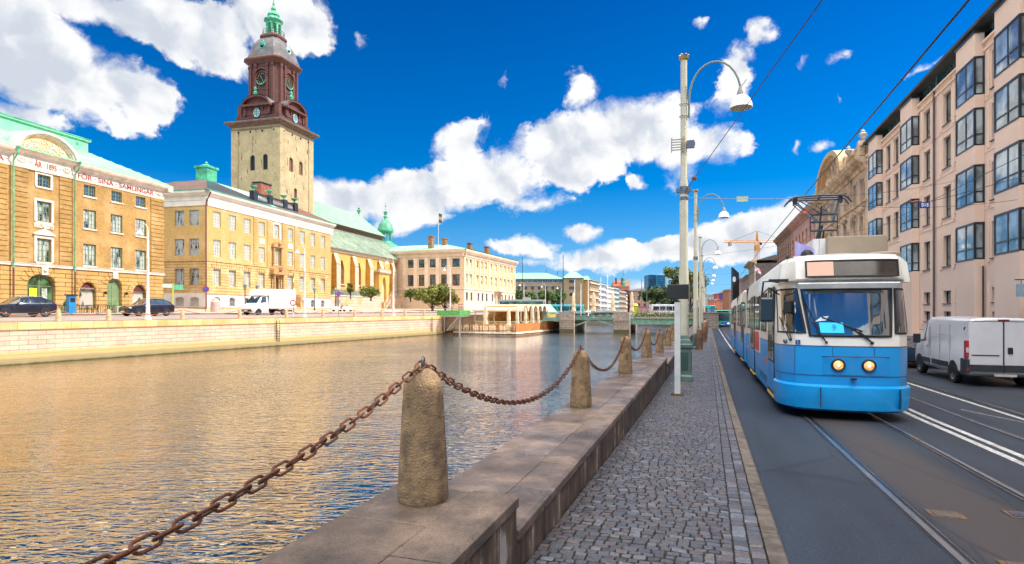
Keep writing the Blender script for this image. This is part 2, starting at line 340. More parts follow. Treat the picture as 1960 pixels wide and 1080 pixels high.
def mk_asphalt():
 m, nt, b = nodes('asphalt'); N = nt.nodes.new; L = nt.links.new
 tc = N('ShaderNodeTexCoord'); sp = N('ShaderNodeSeparateXYZ'); L(tc.outputs['Object'], sp.inputs[0])
 n = N('ShaderNodeTexNoise'); n.inputs['Scale'].default_value = 60; n.inputs['Detail'].default_value = 3; L(tc.outputs['Object'], n.inputs['Vector'])
 r = N('ShaderNodeValToRGB'); L(n.outputs['Fac'], r.inputs[0]); e = r.color_ramp.elements
 e[0].position = .25; e[0].color = (.009, .0145, .024, 1); e[1].position = .62; e[1].color = (.021, .032, .050, 1); x = e.new(.75); x.color = (.09, .10, .12, 1)
 n2 = N('ShaderNodeTexNoise'); n2.inputs['Scale'].default_value = .8; n2.inputs['Detail'].default_value = 8; n2.inputs['Distortion'].default_value = .5
 mp = N('ShaderNodeMapping'); mp.inputs['Scale'].default_value = (1.6, .25, 1); L(tc.outputs['Object'], mp.inputs[0]); L(mp.outputs[0], n2.inputs['Vector'])
 h = N('ShaderNodeHueSaturation'); mr = N('ShaderNodeMapRange'); L(n2.outputs['Fac'], mr.inputs[0]); mr.inputs['From Min'].default_value = .3; mr.inputs['From Max'].default_value = .7; mr.inputs['To Min'].default_value = .62; mr.inputs['To Max'].default_value = 1.25
 L(mr.outputs[0], h.inputs['Value']); L(r.outputs[0], h.inputs['Color'])
 def mth(op, a, bb):
  q = N('ShaderNodeMath'); q.operation = op
  for i, y in enumerate((a, bb)):
   if isinstance(y, (int, float)): q.inputs[i].default_value = y
   else: L(y, q.inputs[i])
  return q.outputs[0]
 dd = mth('ABSOLUTE', mth('SUBTRACT', mth('ADD', sp.outputs[0], mth('MULTIPLY', n2.outputs['Fac'], .5)), 2.87), 0)
 sm = N('ShaderNodeMapRange'); sm.interpolation_type = 'SMOOTHSTEP'; L(dd, sm.inputs[0]); sm.inputs['From Min'].default_value = .28; sm.inputs['From Max'].default_value = .62; sm.inputs['To Min'].default_value = .55; sm.inputs['To Max'].default_value = 0
 mx = N('ShaderNodeMix'); mx.data_type = 'RGBA'; L(sm.outputs[0], mx.inputs['Factor']); L(h.outputs[0], mx.inputs[6]); mx.inputs[7].default_value = (.060, .041, .029, 1)
 vo = N('ShaderNodeTexVoronoi'); vo.feature = 'DISTANCE_TO_EDGE'; vo.inputs['Scale'].default_value = .32; L(mp.outputs[0], vo.inputs['Vector'])
 ck = N('ShaderNodeMapRange'); L(vo.outputs['Distance'], ck.inputs[0]); ck.inputs['From Max'].default_value = .010; ck.inputs['To Min'].default_value = .55; ck.inputs['To Max'].default_value = 1
 m2 = N('ShaderNodeMix'); m2.data_type = 'RGBA'; m2.blend_type = 'MULTIPLY'; m2.inputs['Factor'].default_value = 1; L(mx.outputs[2], m2.inputs[6]); L(ck.outputs[0], m2.inputs[7])
 L(m2.outputs[2], b.inputs['Base Color']); b.inputs['Roughness'].default_value = .62
 bp = N('ShaderNodeBump'); bp.inputs['Strength'].default_value = .35; bp.inputs['Distance'].default_value = .01; L(n.outputs['Fac'], bp.inputs['Height']); L(bp.outputs[0], b.inputs['Normal'])
 return m
asphalt = mk_asphalt()
SS = [-30, -10, 0, 4.5, 9, 15, 22, 30, 40, 50, 60, 80, 100, 120, 140, 170, 200, 300]
def sheet_st(name, t0, t1, dz, m, ss=SS, lev=rz):
 mb = MB(); mb.loft([[(t0, s, lev(s)+dz), (t1, s, lev(s)+dz)] for s in ss], caps=False, closed=False)
 return tag(mb.build(name, m, rz_=-TH), kind='structure')
sheet_st('road', .55, 10.25, 0, asphalt)
paving = brick('paving_slabs', (.30, .26, .22), (.25, .22, .19), (.10, .09, .08), w=.7, h=.7, msize=.012, vert=True, bump=.3)
mb = MB(); mb.loft([[(10.25, s, rz(s)-.05), (10.25, s, gz(s)), (10.5, s, gz(s)), (12.6, s, gz(s)+.03)] for s in SS], caps=False, closed=False)
tag(mb.build('pavement_by_facade', paving, rz_=-TH), kind='structure')
white_paint = mat('white_road_paint', (.46, .46, .46), .6, var=.35, scale=9)
SM = [-4, 0, 4.5, 9, 15, 22, 30, 40, 50, 60, 80, 100]
def marking(t0, t1, ss, tt=None, name='road_marking'):
 sheet_st(name, t0, t1, .005, white_paint, ss)
marking(4.28, 4.40, SM); marking(4.52, 4.64, SM); marking(6.42, 6.53, SM)
marking(1.55, 1.65, [40, 50, 60, 80, 100])
mb = MB(); mb.loft([[(5.75, 16.9, rz(16.9)+.006), (5.75, 17.0, rz(17)+.006)], [(6.42, 14.6, rz(14.6)+.006), (6.42, 14.72, rz(14.7)+.006)]], caps=False, closed=False)
tag(mb.build('road_marking', white_paint, rz_=-TH), kind='structure')
steel = mat('rail_steel', (.42, .43, .46), .22, 1, var=.25, scale=6)
railhead = mat('rail_worn_head', (.26, .28, .32), .2, .7, var=.1, scale=4)
groove = mat('rail_groove', (.012, .012, .014), .8, var=.2)
bitum = mat('rail_joint_filler', (.018, .02, .024), .5, var=.3, scale=8)
def rail(t, lab, side):
 mb = MB(); k = side
 bands = [(-.075, -.045, .004, 3), (-.045, .018, .010, 0), (.018, .058, -.012, 2), (.058, .078, .008, 1), (.078, .105, .004, 3)]
 for a, b, z, mi in bands:
  mb.loft([[(t+k*a, s, rz(s)+z), (t+k*b, s, rz(s)+z)] for s in SM+[140]], mi, caps=False, closed=False)
 o = mb.build('tram_rail', [railhead, steel, groove, bitum], rz_=-TH)
 tag(o, lab, 'tram rail', 'grooved tram rails in the asphalt')
rail(2.03, 'grooved steel tram rail nearest the kerb, running under the left wheels of the tram', 1)
rail(3.49, 'grooved steel tram rail between the sandy strip and the double white line', -1)
rail(5.33, 'grooved steel tram rail just past the double white line', 1)
rail(6.79, 'outermost grooved tram rail beside the single white line', -1)
iron = mat('cast_iron', (.13, .14, .17), .45, .6, var=.3, scale=12, bump=.3)
patchm = mat('rusty_patch', (.10, .065, .04), .9, var=.4, scale=9)
for t, s, lab in ((3.14, 7.6, 'grey square iron drain lid in a rusty hollow beside the right rail'), (3.2, 5.75, 'grey iron drain lid at the right edge beside the right rail'), (2.36, 7.35, 'flat iron lid set in the sandy strip next to the left rail'), (2.45, 5.9, 'worn iron lid in the sandy strip nearest the camera')):
 mb = MB(); mb.box(-.16, -.12, 0, .16, .12, .004, 1); mb.box(-.11, -.085, .004, .11, .085, .012, 0)
 for i in range(4): mb.cbox((-.07+.045*i, 0, .014), (.02, .12, .004), 0)
 o = mb.build('drain_lid', [iron if t > 3 else mat('sandy_iron', (.11, .09, .075), .7, .1, var=.3), patchm], loc=S(t, s, rz(s)+.004), rz_=-TH)
 tag(o, lab, 'drain lid')
granite = mat('kerb_granite', (.12, .10, .082), .8, var=.3, scale=7, bump=.5, bscale=60, island=.18)
mb = MB(); s = -4.0
while s < 125:
 ln = random.uniform(.85, 1.25); g0, g1 = gz(s), gz(s+ln); o = .006
 a, b = .455, .605
 V = [(a, s+o, g0-.2), (b, s+o, g0-.2), (b, s+ln-o, g1-.2), (a, s+ln-o, g1-.2), (a, s+o, g0+.006), (b-.02, s+o, g0+.006), (b-.02, s+ln-o, g1+.006), (a, s+ln-o, g1+.006)]
 V += [(b, s+o, g0-.02), (b, s+ln-o, g1-.02)]
 mb.add(V, [(4, 5, 6, 7), (5, 8, 9, 6), (8, 1, 2, 9), (0, 4, 7, 3), (0, 1, 8, 5, 4), (3, 7, 6, 9, 2)])
 s += ln
tag(mb.build('kerb', granite, rz_=-TH), kind='structure')
bed = mat('cobble_joint_sand', (.02, .017, .014), .95, var=.3, scale=20, bump=.5)
mb = MB(); mb.loft([[(-1.40, s, gz(s)-.022), (.46, s, gz(s)-.022)] for s in SS], caps=False, closed=False)
tag(mb.build('pavement_bed', bed, rz_=-TH), kind='structure')
def mk_cobble():
 m, nt, b = nodes('cobble'); N = nt.nodes.new; L = nt.links.new
 g = N('ShaderNodeNewGeometry'); tc = N('ShaderNodeTexCoord')
 r = N('ShaderNodeValToRGB'); L(g.outputs['Random Per Island'], r.inputs[0]); e = r.color_ramp.elements
 e[0].color = (.10, .092, .095, 1); e[1].color = (.22, .20, .21, 1)
 for p, c in ((.2, (.115, .12, .14, 1)), (.4, (.14, .155, .18, 1)), (.55, (.16, .135, .13, 1)), (.7, (.15, .14, .15, 1)), (.86, (.20, .165, .15, 1)), (.93, (.21, .24, .28, 1))):
  q = e.new(p); q.color = c
 n = N('ShaderNodeTexNoise'); n.inputs['Scale'].default_value = 45; n.inputs['Detail'].default_value = 6; L(tc.outputs['Object'], n.inputs['Vector'])
 mr = N('ShaderNodeMapRange'); L(n.outputs['Fac'], mr.inputs[0]); mr.inputs['From Min'].default_value = .3; mr.inputs['From Max'].default_value = .7; mr.inputs['To Min'].default_value = .34; mr.inputs['To Max'].default_value = .72
 h = N('ShaderNodeHueSaturation'); L(r.outputs[0], h.inputs['Color']); L(mr.outputs[0], h.inputs['Value']); L(h.outputs[0], b.inputs['Base Color'])
 n2 = N('ShaderNodeTexNoise'); n2.inputs['Scale'].default_value = 2; L(tc.outputs['Object'], n2.inputs['Vector'])
 m3 = N('ShaderNodeMapRange'); L(n2.outputs['Fac'], m3.inputs[0]); m3.inputs['To Min'].default_value = .30; m3.inputs['To Max'].default_value = .62; L(m3.outputs[0], b.inputs['Roughness'])
 bp = N('ShaderNodeBump'); bp.inputs['Strength'].default_value = .5; bp.inputs['Distance'].default_value = .012; L(n.outputs['Fac'], bp.inputs['Height']); L(bp.outputs[0], b.inputs['Normal'])
 return m
def cobbles():
 mb = MB(); rn = random.Random(3)
 def stone(x0, y0, x1, y1):
  j = lambda: rn.uniform(-.005, .005)
  g = .005; z = gz((y0+y1)/2)+rn.uniform(-.004, .003); tx, ty = rn.uniform(-.004, .004), rn.uniform(-.004, .004)
  c = [(x0+g+j(), y0+g+j()), (x1-g+j(), y0+g+j()), (x1-g+j(), y1-g+j()), (x0+g+j(), y1-g+j())]
  cx, cy = (x0+x1)/2, (y0+y1)/2
  def ring(k, dz):
   out = []
   for i in range(4):
    a, bq = c[i], c[(i+1) % 4]
    p = (cx+(a[0]-cx)*k*.965, cy+(a[1]-cy)*k*.965)
    q = (cx+((a[0]+bq[0])/2-cx)*k, cy+((a[1]+bq[1])/2-cy)*k)
    for w in (p, q): out.append((w[0], w[1], z+dz+tx*(w[0]-cx)/.05+ty*(w[1]-cy)/.05))
   return out
  rings = [ring(1.0, -.04), ring(1.0, -.014), ring(.93, -.002), ring(.62, .0005)]
  mb.loft(rings, caps=False); n0 = len(mb.v); mb.f.append(tuple(range(n0-8, n0))); mb.m.append(0)
 s = 3.0; row = 0
 while s < 64:
  d = rn.uniform(.078, .1) if s < 40 else .16
  t = -1.335-(rn.uniform(0, .06)); bend = 0
  while t < .19:
   w = rn.uniform(.08, .135) if s < 40 else .2
   x1 = min(t+w, .20)
   if .2-x1 < .05: x1 = .20
   wob = .006*math.sin(t*5+row*.7)
   if x1-t > .03: stone(max(t, -1.335), s+wob, x1, s+d+wob)
   t = x1
   if t >= .2: break
  s += d; row += 1
 for k in range(2):
  s = 3.0
  while s < 64:
   d = rn.uniform(.11, .16); stone(.20+.125*k, s, .20+.125*(k+1), s+d); s += d
 tag(mb.build('pavement', mk_cobble(), rz_=-TH, smooth=True, angle=60), kind='structure')
cobbles()
setts = brick('far_setts', (.15, .14, .15), (.11, .11, .12), (.04, .035, .03), w=.2, h=.14, msize=.02, vert=True)
sheet_st('far_pavement', -1.34, .46, -.004, setts, [62, 80, 100, 120, 140, 170, 200, 300], gz)
# ================================================================= near quay wall
LV = [(-12, 2.43), (4.21, 2.18), (21.3, 1.94), (38, 1.72), (55, 1.55), (75, 1.45)]
def lev(s):
 z = LV[0][1]
 for a, b in LV:
  if s >= a: z = b
 return z
def mk_quaystone():
 m, nt, b = nodes('quay_granite'); N = nt.nodes.new; L = nt.links.new
 tc = N('ShaderNodeTexCoord'); g = N('ShaderNodeNewGeometry')
 n = N('ShaderNodeTexNoise'); n.inputs['Scale'].default_value = 1.6; n.inputs['Detail'].default_value = 8; n.inputs['Roughness'].default_value = .7; L(tc.outputs['Object'], n.inputs['Vector'])
 r = N('ShaderNodeValToRGB'); L(n.outputs['Fac'], r.inputs[0]); e = r.color_ramp.elements
 e[0].position = .32; e[0].color = (.06, .045, .035, 1); e[1].position = .66; e[1].color = (.26, .19, .14, 1); q = e.new(.5); q.color = (.135, .10, .078, 1)
 n2 = N('ShaderNodeTexNoise'); n2.inputs['Scale'].default_value = 90; n2.inputs['Detail'].default_value = 3; L(tc.outputs['Object'], n2.inputs['Vector'])
 mr = N('ShaderNodeMapRange'); L(n2.outputs['Fac'], mr.inputs[0]); mr.inputs['From Min'].default_value = .3; mr.inputs['From Max'].default_value = .7; mr.inputs['To Min'].default_value = .65; mr.inputs['To Max'].default_value = 1.3
 rr = N('ShaderNodeMapRange'); L(g.outputs['Random Per Island'], rr.inputs[0]); rr.inputs['To Min'].default_value = .72; rr.inputs['To Max'].default_value = 1.25
 mu = N('ShaderNodeMath'); mu.operation = 'MULTIPLY'; L(mr.outputs[0], mu.inputs[0]); L(rr.outputs[0], mu.inputs[1])
 h = N('ShaderNodeHueSaturation'); L(r.outputs[0], h.inputs['Color']); L(mu.outputs[0], h.inputs['Value']); L(h.outputs[0], b.inputs['Base Color'])
 n4 = N('ShaderNodeTexNoise'); n4.inputs['Scale'].default_value = .9; n4.inputs['Detail'].default_value = 4; L(tc.outputs['Object'], n4.inputs['Vector'])
 m3 = N('ShaderNodeMapRange'); L(n4.outputs['Fac'], m3.inputs[0]); m3.inputs['From Min'].default_value = .38; m3.inputs['From Max'].default_value = .6; m3.inputs['To Min'].default_value = .25; m3.inputs['To Max'].default_value = .7; L(m3.outputs[0], b.inputs['Roughness'])
 bp = N('ShaderNodeBump'); bp.inputs['Strength'].default_value = .55; bp.inputs['Distance'].default_value = .012; L(n2.outputs['Fac'], bp.inputs['Height']); L(bp.outputs[0], b.inputs['Normal'])
 return m
def mk_wallface():
 m, nt, b = nodes('quay_wall_face'); N = nt.nodes.new; L = nt.links.new
 tc = N('ShaderNodeTexCoord'); mp = N('ShaderNodeMapping'); mp.inputs['Scale'].default_value = (1, 7, .45); L(tc.outputs['Object'], mp.inputs[0])
 n = N('ShaderNodeTexNoise'); n.inputs['Scale'].default_value = 1.2; n.inputs['Detail'].default_value = 7; L(mp.outputs[0], n.inputs['Vector'])
 nb = N('ShaderNodeTexNoise'); nb.inputs['Scale'].default_value = 2.6; nb.inputs['Detail'].default_value = 6; L(tc.outputs['Object'], nb.inputs['Vector'])
 av = N('ShaderNodeMix'); av.inputs['Factor'].default_value = .55; L(n.outputs['Fac'], av.inputs[2]); L(nb.outputs['Fac'], av.inputs[3])
 r = N('ShaderNodeValToRGB'); L(av.outputs[0], r.inputs[0]); e = r.color_ramp.elements
 e[0].position = .36; e[0].color = (.028, .02, .015, 1); e[1].position = .64; e[1].color = (.32, .30, .28, 1); q = e.new(.58); q.color = (.13, .085, .058, 1); q = e.new(.5); q.color = (.065, .045, .032, 1)
 L(r.outputs[0], b.inputs['Base Color']); b.inputs['Roughness'].default_value = .75
 n2 = N('ShaderNodeTexNoise'); n2.inputs['Scale'].default_value = 40; L(tc.outputs['Object'], n2.inputs['Vector'])
 bp = N('ShaderNodeBump'); bp.inputs['Strength'].default_value = .5; bp.inputs['Distance'].default_value = .01; L(n2.outputs['Fac'], bp.inputs['Height']); L(bp.outputs[0], b.inputs['Normal'])
 return m
qst, qwf = mk_quaystone(), mk_wallface()
def near_quay():
 root = empty('quay_wall', (0, 0, 0), -TH, 'low brown granite quay wall stepping down along the cobbled pavement', 'wall')
 slab = MB(); cop = MB(); face = MB(); rn = random.Random(5)
 ends = [a for a, _ in LV[1:]]+[128]
 for i, (a, z) in enumerate(LV):
  b = ends[i]
  s = a
  while s < b-.01:      # broad slabs carrying the bollards
   ln = min(rn.uniform(1.3, 2.3), b-s)
   if b-s-ln < .5: ln = b-s
   slab.box(-2.34, s+.004, z-.26, -1.695, s+ln-.004, z+rn.uniform(-.004, .004)); s += ln
  s = a
  while s < b-.01:      # narrow raised-edge coping towards the pavement
   ln = min(rn.uniform(.85, 1.3), b-s)
   if b-s-ln < .4: ln = b-s
   dz = rn.uniform(-.003, .004)
   P = [(-1.685, z-.085), (-1.685, z+.006+dz), (-1.36, z+.006+dz), (-1.325, z-.012+dz), (-1.325, z-.085)]
   cop.prism([(p[0], p[1]) for p in P], s+.004, s+ln-.004, 'y'); s += ln
  s = a
  while s < b-.01:
   ln = min(rn.uniform(.55, .8), b-s)
   if b-s-ln < .3: ln = b-s
   face.box(-1.69, s+.003, gz(s+ln)-.4, -1.343, s+ln-.003, z-.086); s += ln
 slab.build('top_slab', qst, root, bevel=.012); cop.build('coping', qst, root, bevel=.006); face.build('wall_face', qwf, root, bevel=.006)
 wb = MB(); P = [-12, 4.21, 21.3, 38, 55, 75, 128]
 for i, (a, z) in enumerate(LV): wb.box(-2.30, a, -1.5, -1.70, P[i+1], z-.262)
 wb.build('wall_base', brick('quay_waterside', (.20, .17, .14), (.16, .14, .12), (.04, .04, .04), w=1.1, h=.42, msize=.012), root)
near_quay()
# ================================================================= bollards and chains
rust = mat('rusty_iron', (.155, .052, .022), .72, .35, c2=(.055, .028, .020), scale=9, bump=.6, bscale=120)
ringm = mat('grey_iron_ring', (.16, .16, .17), .4, .8, var=.3, scale=9)
bollm = mat('bollard_granite', (.30, .20, .105), .88, c2=(.10, .07, .045), scale=11, bump=.9, bscale=70)
def boll_mesh(h=.95, r0=.184, r1=.142, seed=1, n=40):
 rn = random.Random(seed); mb = MB()
 prof = [(r0*.97, 0), (r0*1.0, .03), (r0*.985, .12)]+[(r0*.985+(r1-r0*.985)*k/10, .12+(h*.865-.12)*k/10) for k in range(1, 11)]
 prof += [(r1*.965, h*.885), (r1*.86, h*.92), (r1*.70, h*.952), (r1*.5, h*.98), (r1*.25, h*.997), (.012, h)]
 mb.lathe(prof, n)
 mb.v = [(x*(1+rn.uniform(-.008, .008)), y*(1+rn.uniform(-.008, .008)), z+rn.uniform(-.002, .002)) for x, y, z in mb.v]
 return mb
def link_ring(mb, c, d, side, L_=.068, W_=.037, r=.0095, n=8, seg=14):
 """one stadium-shaped chain link: centre c, axis d, flat in plane d/side"""
 P = []
 hs = L_-W_
 for i in range(seg):
  a = 2*math.pi*i/seg; x = math.cos(a)*W_*.78; y = math.sin(a)*W_*.78
  P.append(Vector(c)+d*(x+(hs if x > 0 else -hs))+side*y)
 mb.tube(P, r, n, closed=True)
def chain_obj(A, B, sag, label, n=8, seg=14, pitch=.094, stuff=None):
 A, B = Vector(A), Vector(B); mb = MB()
 L3 = (B-A).length; cnt = 400; pts = []
 for i in range(cnt+1):
  u = i/cnt; p = A.lerp(B, u); p.z -= sag*4*u*(1-u); pts.append(p)
 acc = 0; out = [pts[0]]; tgt = pitch
 for p, q in zip(pts, pts[1:]):
  acc += (q-p).length
  if acc >= tgt: out.append(q.copy()); tgt += pitch
 rn = random.Random(int(A.x*100))
 for i, (p, q) in enumerate(zip(out, out[1:])):
  d = (q-p).normalized(); s1 = d.cross(Vector((0, 0, 1))).normalized(); s2 = s1.cross(d).normalized()
  a = (math.pi/4 if i % 2 else -math.pi/4)+rn.uniform(-.25, .25)
  sd_ = s1*math.cos(a)+s2*math.sin(a)
  link_ring(mb, (p+q)/2, d, sd_, L_=pitch*.71, W_=pitch*.36, r=pitch*.082, n=n, seg=seg)
 o = mb.build('chain', rust, smooth=True, angle=80)
 tag(o, label, 'chain', 'rusty chains between the near bollards')
BOLL = [(-1.97, -1.9, 'granite bollard beside the camera that the nearest chain runs down to'), (-1.965, 3.92, 'large tapered granite bollard in the foreground topped by a grey iron ring'),
  (-2.04, 9.95, 'second granite bollard from the camera, standing before the first long sagging chain ends'), (-2.03, 15.6, 'third granite bollard from the camera on the wet quay slabs'),
  (-2.0, 20.9, 'fourth granite bollard, just before the quay wall steps down near the lamp post'), (-2.02, 27.0, 'fifth bollard, on the lower slabs just past the step in the quay wall'),
  (-2.02, 32.6, 'sixth bollard, seen just left of the white post with the black box'), (-2.02, 37.6, 'seventh bollard, directly left of the tall lamp post'), (-2.02, 43.2, 'eighth bollard, half hidden behind the tall lamp post'),
  (-2.02, 48.8, 'ninth bollard along the quay, behind the green lamp pedestal'), (-2.02, 54.2, 'tenth bollard along the quay, seen between the lamp posts'), (-2.02, 60.0, 'eleventh bollard along the quay, far down the row before the bridge')]
tops = []
for i, (t, s, lab) in enumerate(BOLL):
 z = lev(s); root = empty('granite_bollard', S(t, s, z), random.uniform(0, 6), lab, 'bollard', 'granite bollards along the near quay')
 boll_mesh(seed=i, n=44 if i < 4 else 20).build('stone_body', bollm, root, smooth=True)
 rg = MB(); P = [(0, .036*math.cos(a), .985+.045*math.sin(a)) for a in [2*math.pi*k/14 for k in range(14)]]
 rg.tube(P, .0095, 8, closed=True); rg.lathe([(.022, .94), (.02, .965), (.008, .97)], 8)
 ro = rg.build('eye_ring', ringm if i < 2 else rust, root, smooth=True); ro.rotation_euler = (0, 0, -TH-root.rotation_euler[2]+.3)
 tops.append(S(t, s, z+.985))
CL = ['rusty chain with heavy links sweeping down in front of the water at lower left', 'rusty chain sagging between the foreground bollard and the second bollard', 'chain between the second and third bollards from the camera', 'chain between the third and fourth bollards from the camera', 'chain dropping from the fourth bollard to the lower fifth one'] + ['chain between the %s and %s bollards along the near quay' % (a, b) for a, b in (('fifth', 'sixth'), ('sixth', 'seventh'), ('seventh', 'eighth'), ('eighth', 'ninth'), ('ninth', 'tenth'), ('tenth', 'eleventh'))]
SAG = [.50, .56, .62, .55, .6, .5, .5, .5, .5, .5, .5]
for i in range(len(tops)-1):
 chain_obj(tops[i], tops[i+1], SAG[i], CL[i], n=8 if i < 2 else 5, seg=14 if i < 3 else 8)
# ================================================================= facade kit
def arch_pts(a, b, zs, zt, kind='round', n=12):
 P = []
 if kind == 'pointed':
  c = (a+b)/2; h = n//2
  for i in range(h+1):
   u = i/h; P.append((a+(c-a)*u, zs+(zt-zs)*(1-(1-u)**1.9)))
  return P+[(2*c-x, z) for x, z in P[::-1][1:]]
 for i in range(n+1):
  t = math.pi*i/n; P.append(((a+b)/2-(b-a)/2*math.cos(t), zs+(zt-zs)*math.sin(t)))
 return P
def wall_mesh(mb, x0, x1, z0, z1, ops, d=.22, m=0, mr=None):
 """wall in the y=0 plane with real openings and reveals of depth d; ops: (a,b,c,e[,zs,kind])"""
 mr = m if mr is None else mr
 ops = [o for o in ops if o[0] >= x0-1e-6 and o[1] <= x1+1e-6 and o[2] >= z0-1e-6 and o[3] <= z1+1e-6]
 xs = sorted({x0, x1, *[o[0] for o in ops], *[o[1] for o in ops]})
 zs = sorted({z0, z1, *[o[2] for o in ops], *[o[3] for o in ops]})
 def inside(x, z): return any(o[0] < x < o[1] and o[2] < z < o[3] for o in ops)
 for k in range(len(zs)-1):
  run = None
  for i in range(len(xs)-1):
   s = not inside((xs[i]+xs[i+1])/2, (zs[k]+zs[k+1])/2)
   if s and run is None: run = xs[i]
   if (not s or i == len(xs)-2) and run is not None:
    e = xs[i+1] if s else xs[i]
    mb.quad((run, 0, zs[k]), (e, 0, zs[k]), (e, 0, zs[k+1]), (run, 0, zs[k+1]), m); run = None
 for o in ops:
  a, b, c, e = o[:4]
  if len(o) > 4 and o[4]:
   s, kd = o[4], o[5]
   P = arch_pts(a, b, s, e, kd)
   h = len(P)//2
   mb.poly([(a, 0, e)]+[(x, 0, z) for x, z in P[:h+1]], m); mb.poly([(b, 0, e)]+[(x, 0, z) for x, z in P[h:]][::-1], m)
   for p, q in zip(P, P[1:]): mb.quad((p[0], 0, p[1]), (q[0], 0, q[1]), (q[0], d, q[1]), (p[0], d, p[1]), mr)
   top = s
  else:
   top = e; mb.quad((a, 0, e), (b, 0, e), (b, d, e), (a, d, e), mr)
  mb.quad((a, 0, c), (a, 0, top), (a, d, top), (a, d, c), mr); mb.quad((b, 0, c), (b, 0, top), (b, d, top), (b, d, c), mr)
  mb.quad((a, 0, c), (b, 0, c), (b, d, c), (a, d, c), mr)
WT = {}
def win_parts(w, h, st):
 key = (round(w, 2), round(h, 2), st['n'])
 if key in WT: return WT[key]
 fw = st.get('fw', .07); bw = st.get('bw', .035); nx = st.get('nx', 2); bars = st.get('bars', [.5]); t = .06
 zs = h*st['spring'] if 'spring' in st else h
 mb = MB(); mb.box(0, 0, 0, fw, t, zs); mb.box(w-fw, 0, 0, w, t, zs); mb.box(fw, 0, 0, w-fw, t, fw)
 if zs == h: mb.box(fw, 0, h-fw, w-fw, t, h)
 else:
  P = arch_pts(0, w, zs, h, st.get('kind', 'round')); Q = arch_pts(fw, w-fw, zs, h-fw, st.get('kind', 'round'))
  for i in range(len(P)-1):
   V = [(P[i][0], 0, P[i][1]), (P[i+1][0], 0, P[i+1][1]), (Q[i+1][0], 0, Q[i+1][1]), (Q[i][0], 0, Q[i][1])]
   mb.add(V+[(x, t, z) for x, _, z in V], [(0, 1, 2, 3), (3, 2, 6, 7), (0, 1, 5, 4)])
 for i in range(1, nx):
  x = w*i/nx; b = bw if (nx % 2 or i != nx//2) else bw*st.get('mid', 1.6)
  zt = zs if zs == h else zs+(h-zs)*math.sqrt(max(0, 1-(2*x/w-1)**2))-fw*.5
  mb.box(x-b/2, .004, fw, x+b/2, t-.006, zt-.002)
 for q in bars: mb.box(fw, .008, h*q-bw/2, w-fw, t-.012, h*q+bw/2)
 pm = MB()
 if zs == h: pm.quad((fw*.5, 0, fw*.5), (w-fw*.5, 0, fw*.5), (w-fw*.5, 0, h-fw*.5), (fw*.5, 0, h-fw*.5))
 else: pm.poly([(fw*.5, 0, fw*.5), (w-fw*.5, 0, fw*.5)]+[(x, 0, z) for x, z in arch_pts(fw*.5, w-fw*.5, zs, h-fw*.5, st.get('kind', 'round'))][::-1])
 WT[key] = (mb, pm, {}); return WT[key]
def put(parent, side, mesh_or_mb, name, mats, x, y, z, cache=None, key=None, **kw):
 """side = (origin x, origin y, rotation) of a wall plane in its building's own frame"""
 ox, oy, r = side; c, s = math.cos(r), math.sin(r)
 loc = (ox+c*x-s*y, oy+s*x+c*y, z)
 if cache is not None and key in cache:
  o = bpy.data.objects.new(name, cache[key]); col.objects.link(o); o.parent = parent; o.location = loc; o.rotation_euler = (0, 0, r); return o
 o = mesh_or_mb.build(name, mats, parent, loc, r, **kw)
 if cache is not None: cache[key] = o.data
 return o
def add_win(root, side, op, st, d, name='window'):
 a, b, c, e = op[:4]; w, h = round(b-a, 2), round(e-c, 2)
 fm, pm, cache = win_parts(w, h, st)
 f = put(root, side, fm, name, st['fm'], a, d-.07, c, cache, 'f'+st['n'])
 if 'p'+st['n'] in cache: p = bpy.data.objects.new('pane', cache['p'+st['n']]); col.objects.link(p); p.parent = f
 else: p = pm.build('pane', st['gm'], f); cache['p'+st['n']] = p.data
 p.location = (0, .03, 0)
 return f
def facade(root, side, x0, x1, z0, z1, ops, m, d=.22, name='wall', reveal=None):
 """ops: list of (a,b,c,e,style[,sill material]); builds the wall part plus each window as a part with its pane"""
 mb = MB(); W = []
 for o in ops:
  st = o[4]; W.append(tuple(o[:4])+((o[2]+(o[3]-o[2])*st['spring'], st.get('kind', 'round')) if st and 'spring' in st else (0, 0)))
 wall_mesh(mb, x0, x1, z0, z1, W, d, 0, 1 if reveal else None)
 ox, oy, r = side
 wl = mb.build(name, [m, reveal] if reveal else m, root, (ox, oy, 0), r)
 for o in ops:
  if o[4]: add_win(root, side, o, o[4], d, o[4].get('part', 'window'))
 return wl
def trim(root, side, name, m, boxes, **kw):
 mb = MB()
 for b in boxes: mb.box(*b)
 ox, oy, r = side; return mb.build(name, m, root, (ox, oy, 0), r, **kw)
def cornice(mb, x0, x1, prof, m=0, ends=True):
 """prof: list of (y,z) outward negative, extruded along x"""
 mb.prism(prof, x0, x1, 'x', m)
def dentils(mb, x0, x1, z0, z1, y0, y1, step, w, m=0):
 n = max(1, int((x1-x0)/step)); st = (x1-x0)/n
 for i in range(n): mb.box(x0+st*i+st/2-w/2, y0, z0, x0+st*i+st/2+w/2, y1, z1, m)
ybrick = brick('yellow_brick', (.49, .285, .075), (.39, .215, .05), (.30, .20, .09), w=.27, h=.085, msize=.014, patch=.26, tint=((.70, .50, .26), .5, .3))
yrust = brick('yellow_rusticated', (.53, .325, .10), (.45, .265, .08), (.11, .055, .02), w=2.4, h=.42, msize=.028, patch=.12, bump=1, tint=((.68, .47, .22), .6, .3))
stonew = mat('pale_stone', (.66, .58, .50), .75, var=.16, scale=1.3, bump=.2)
stoneo = mat('orange_sandstone', (.60, .38, .17), .8, var=.3, scale=1.6, bump=.4)
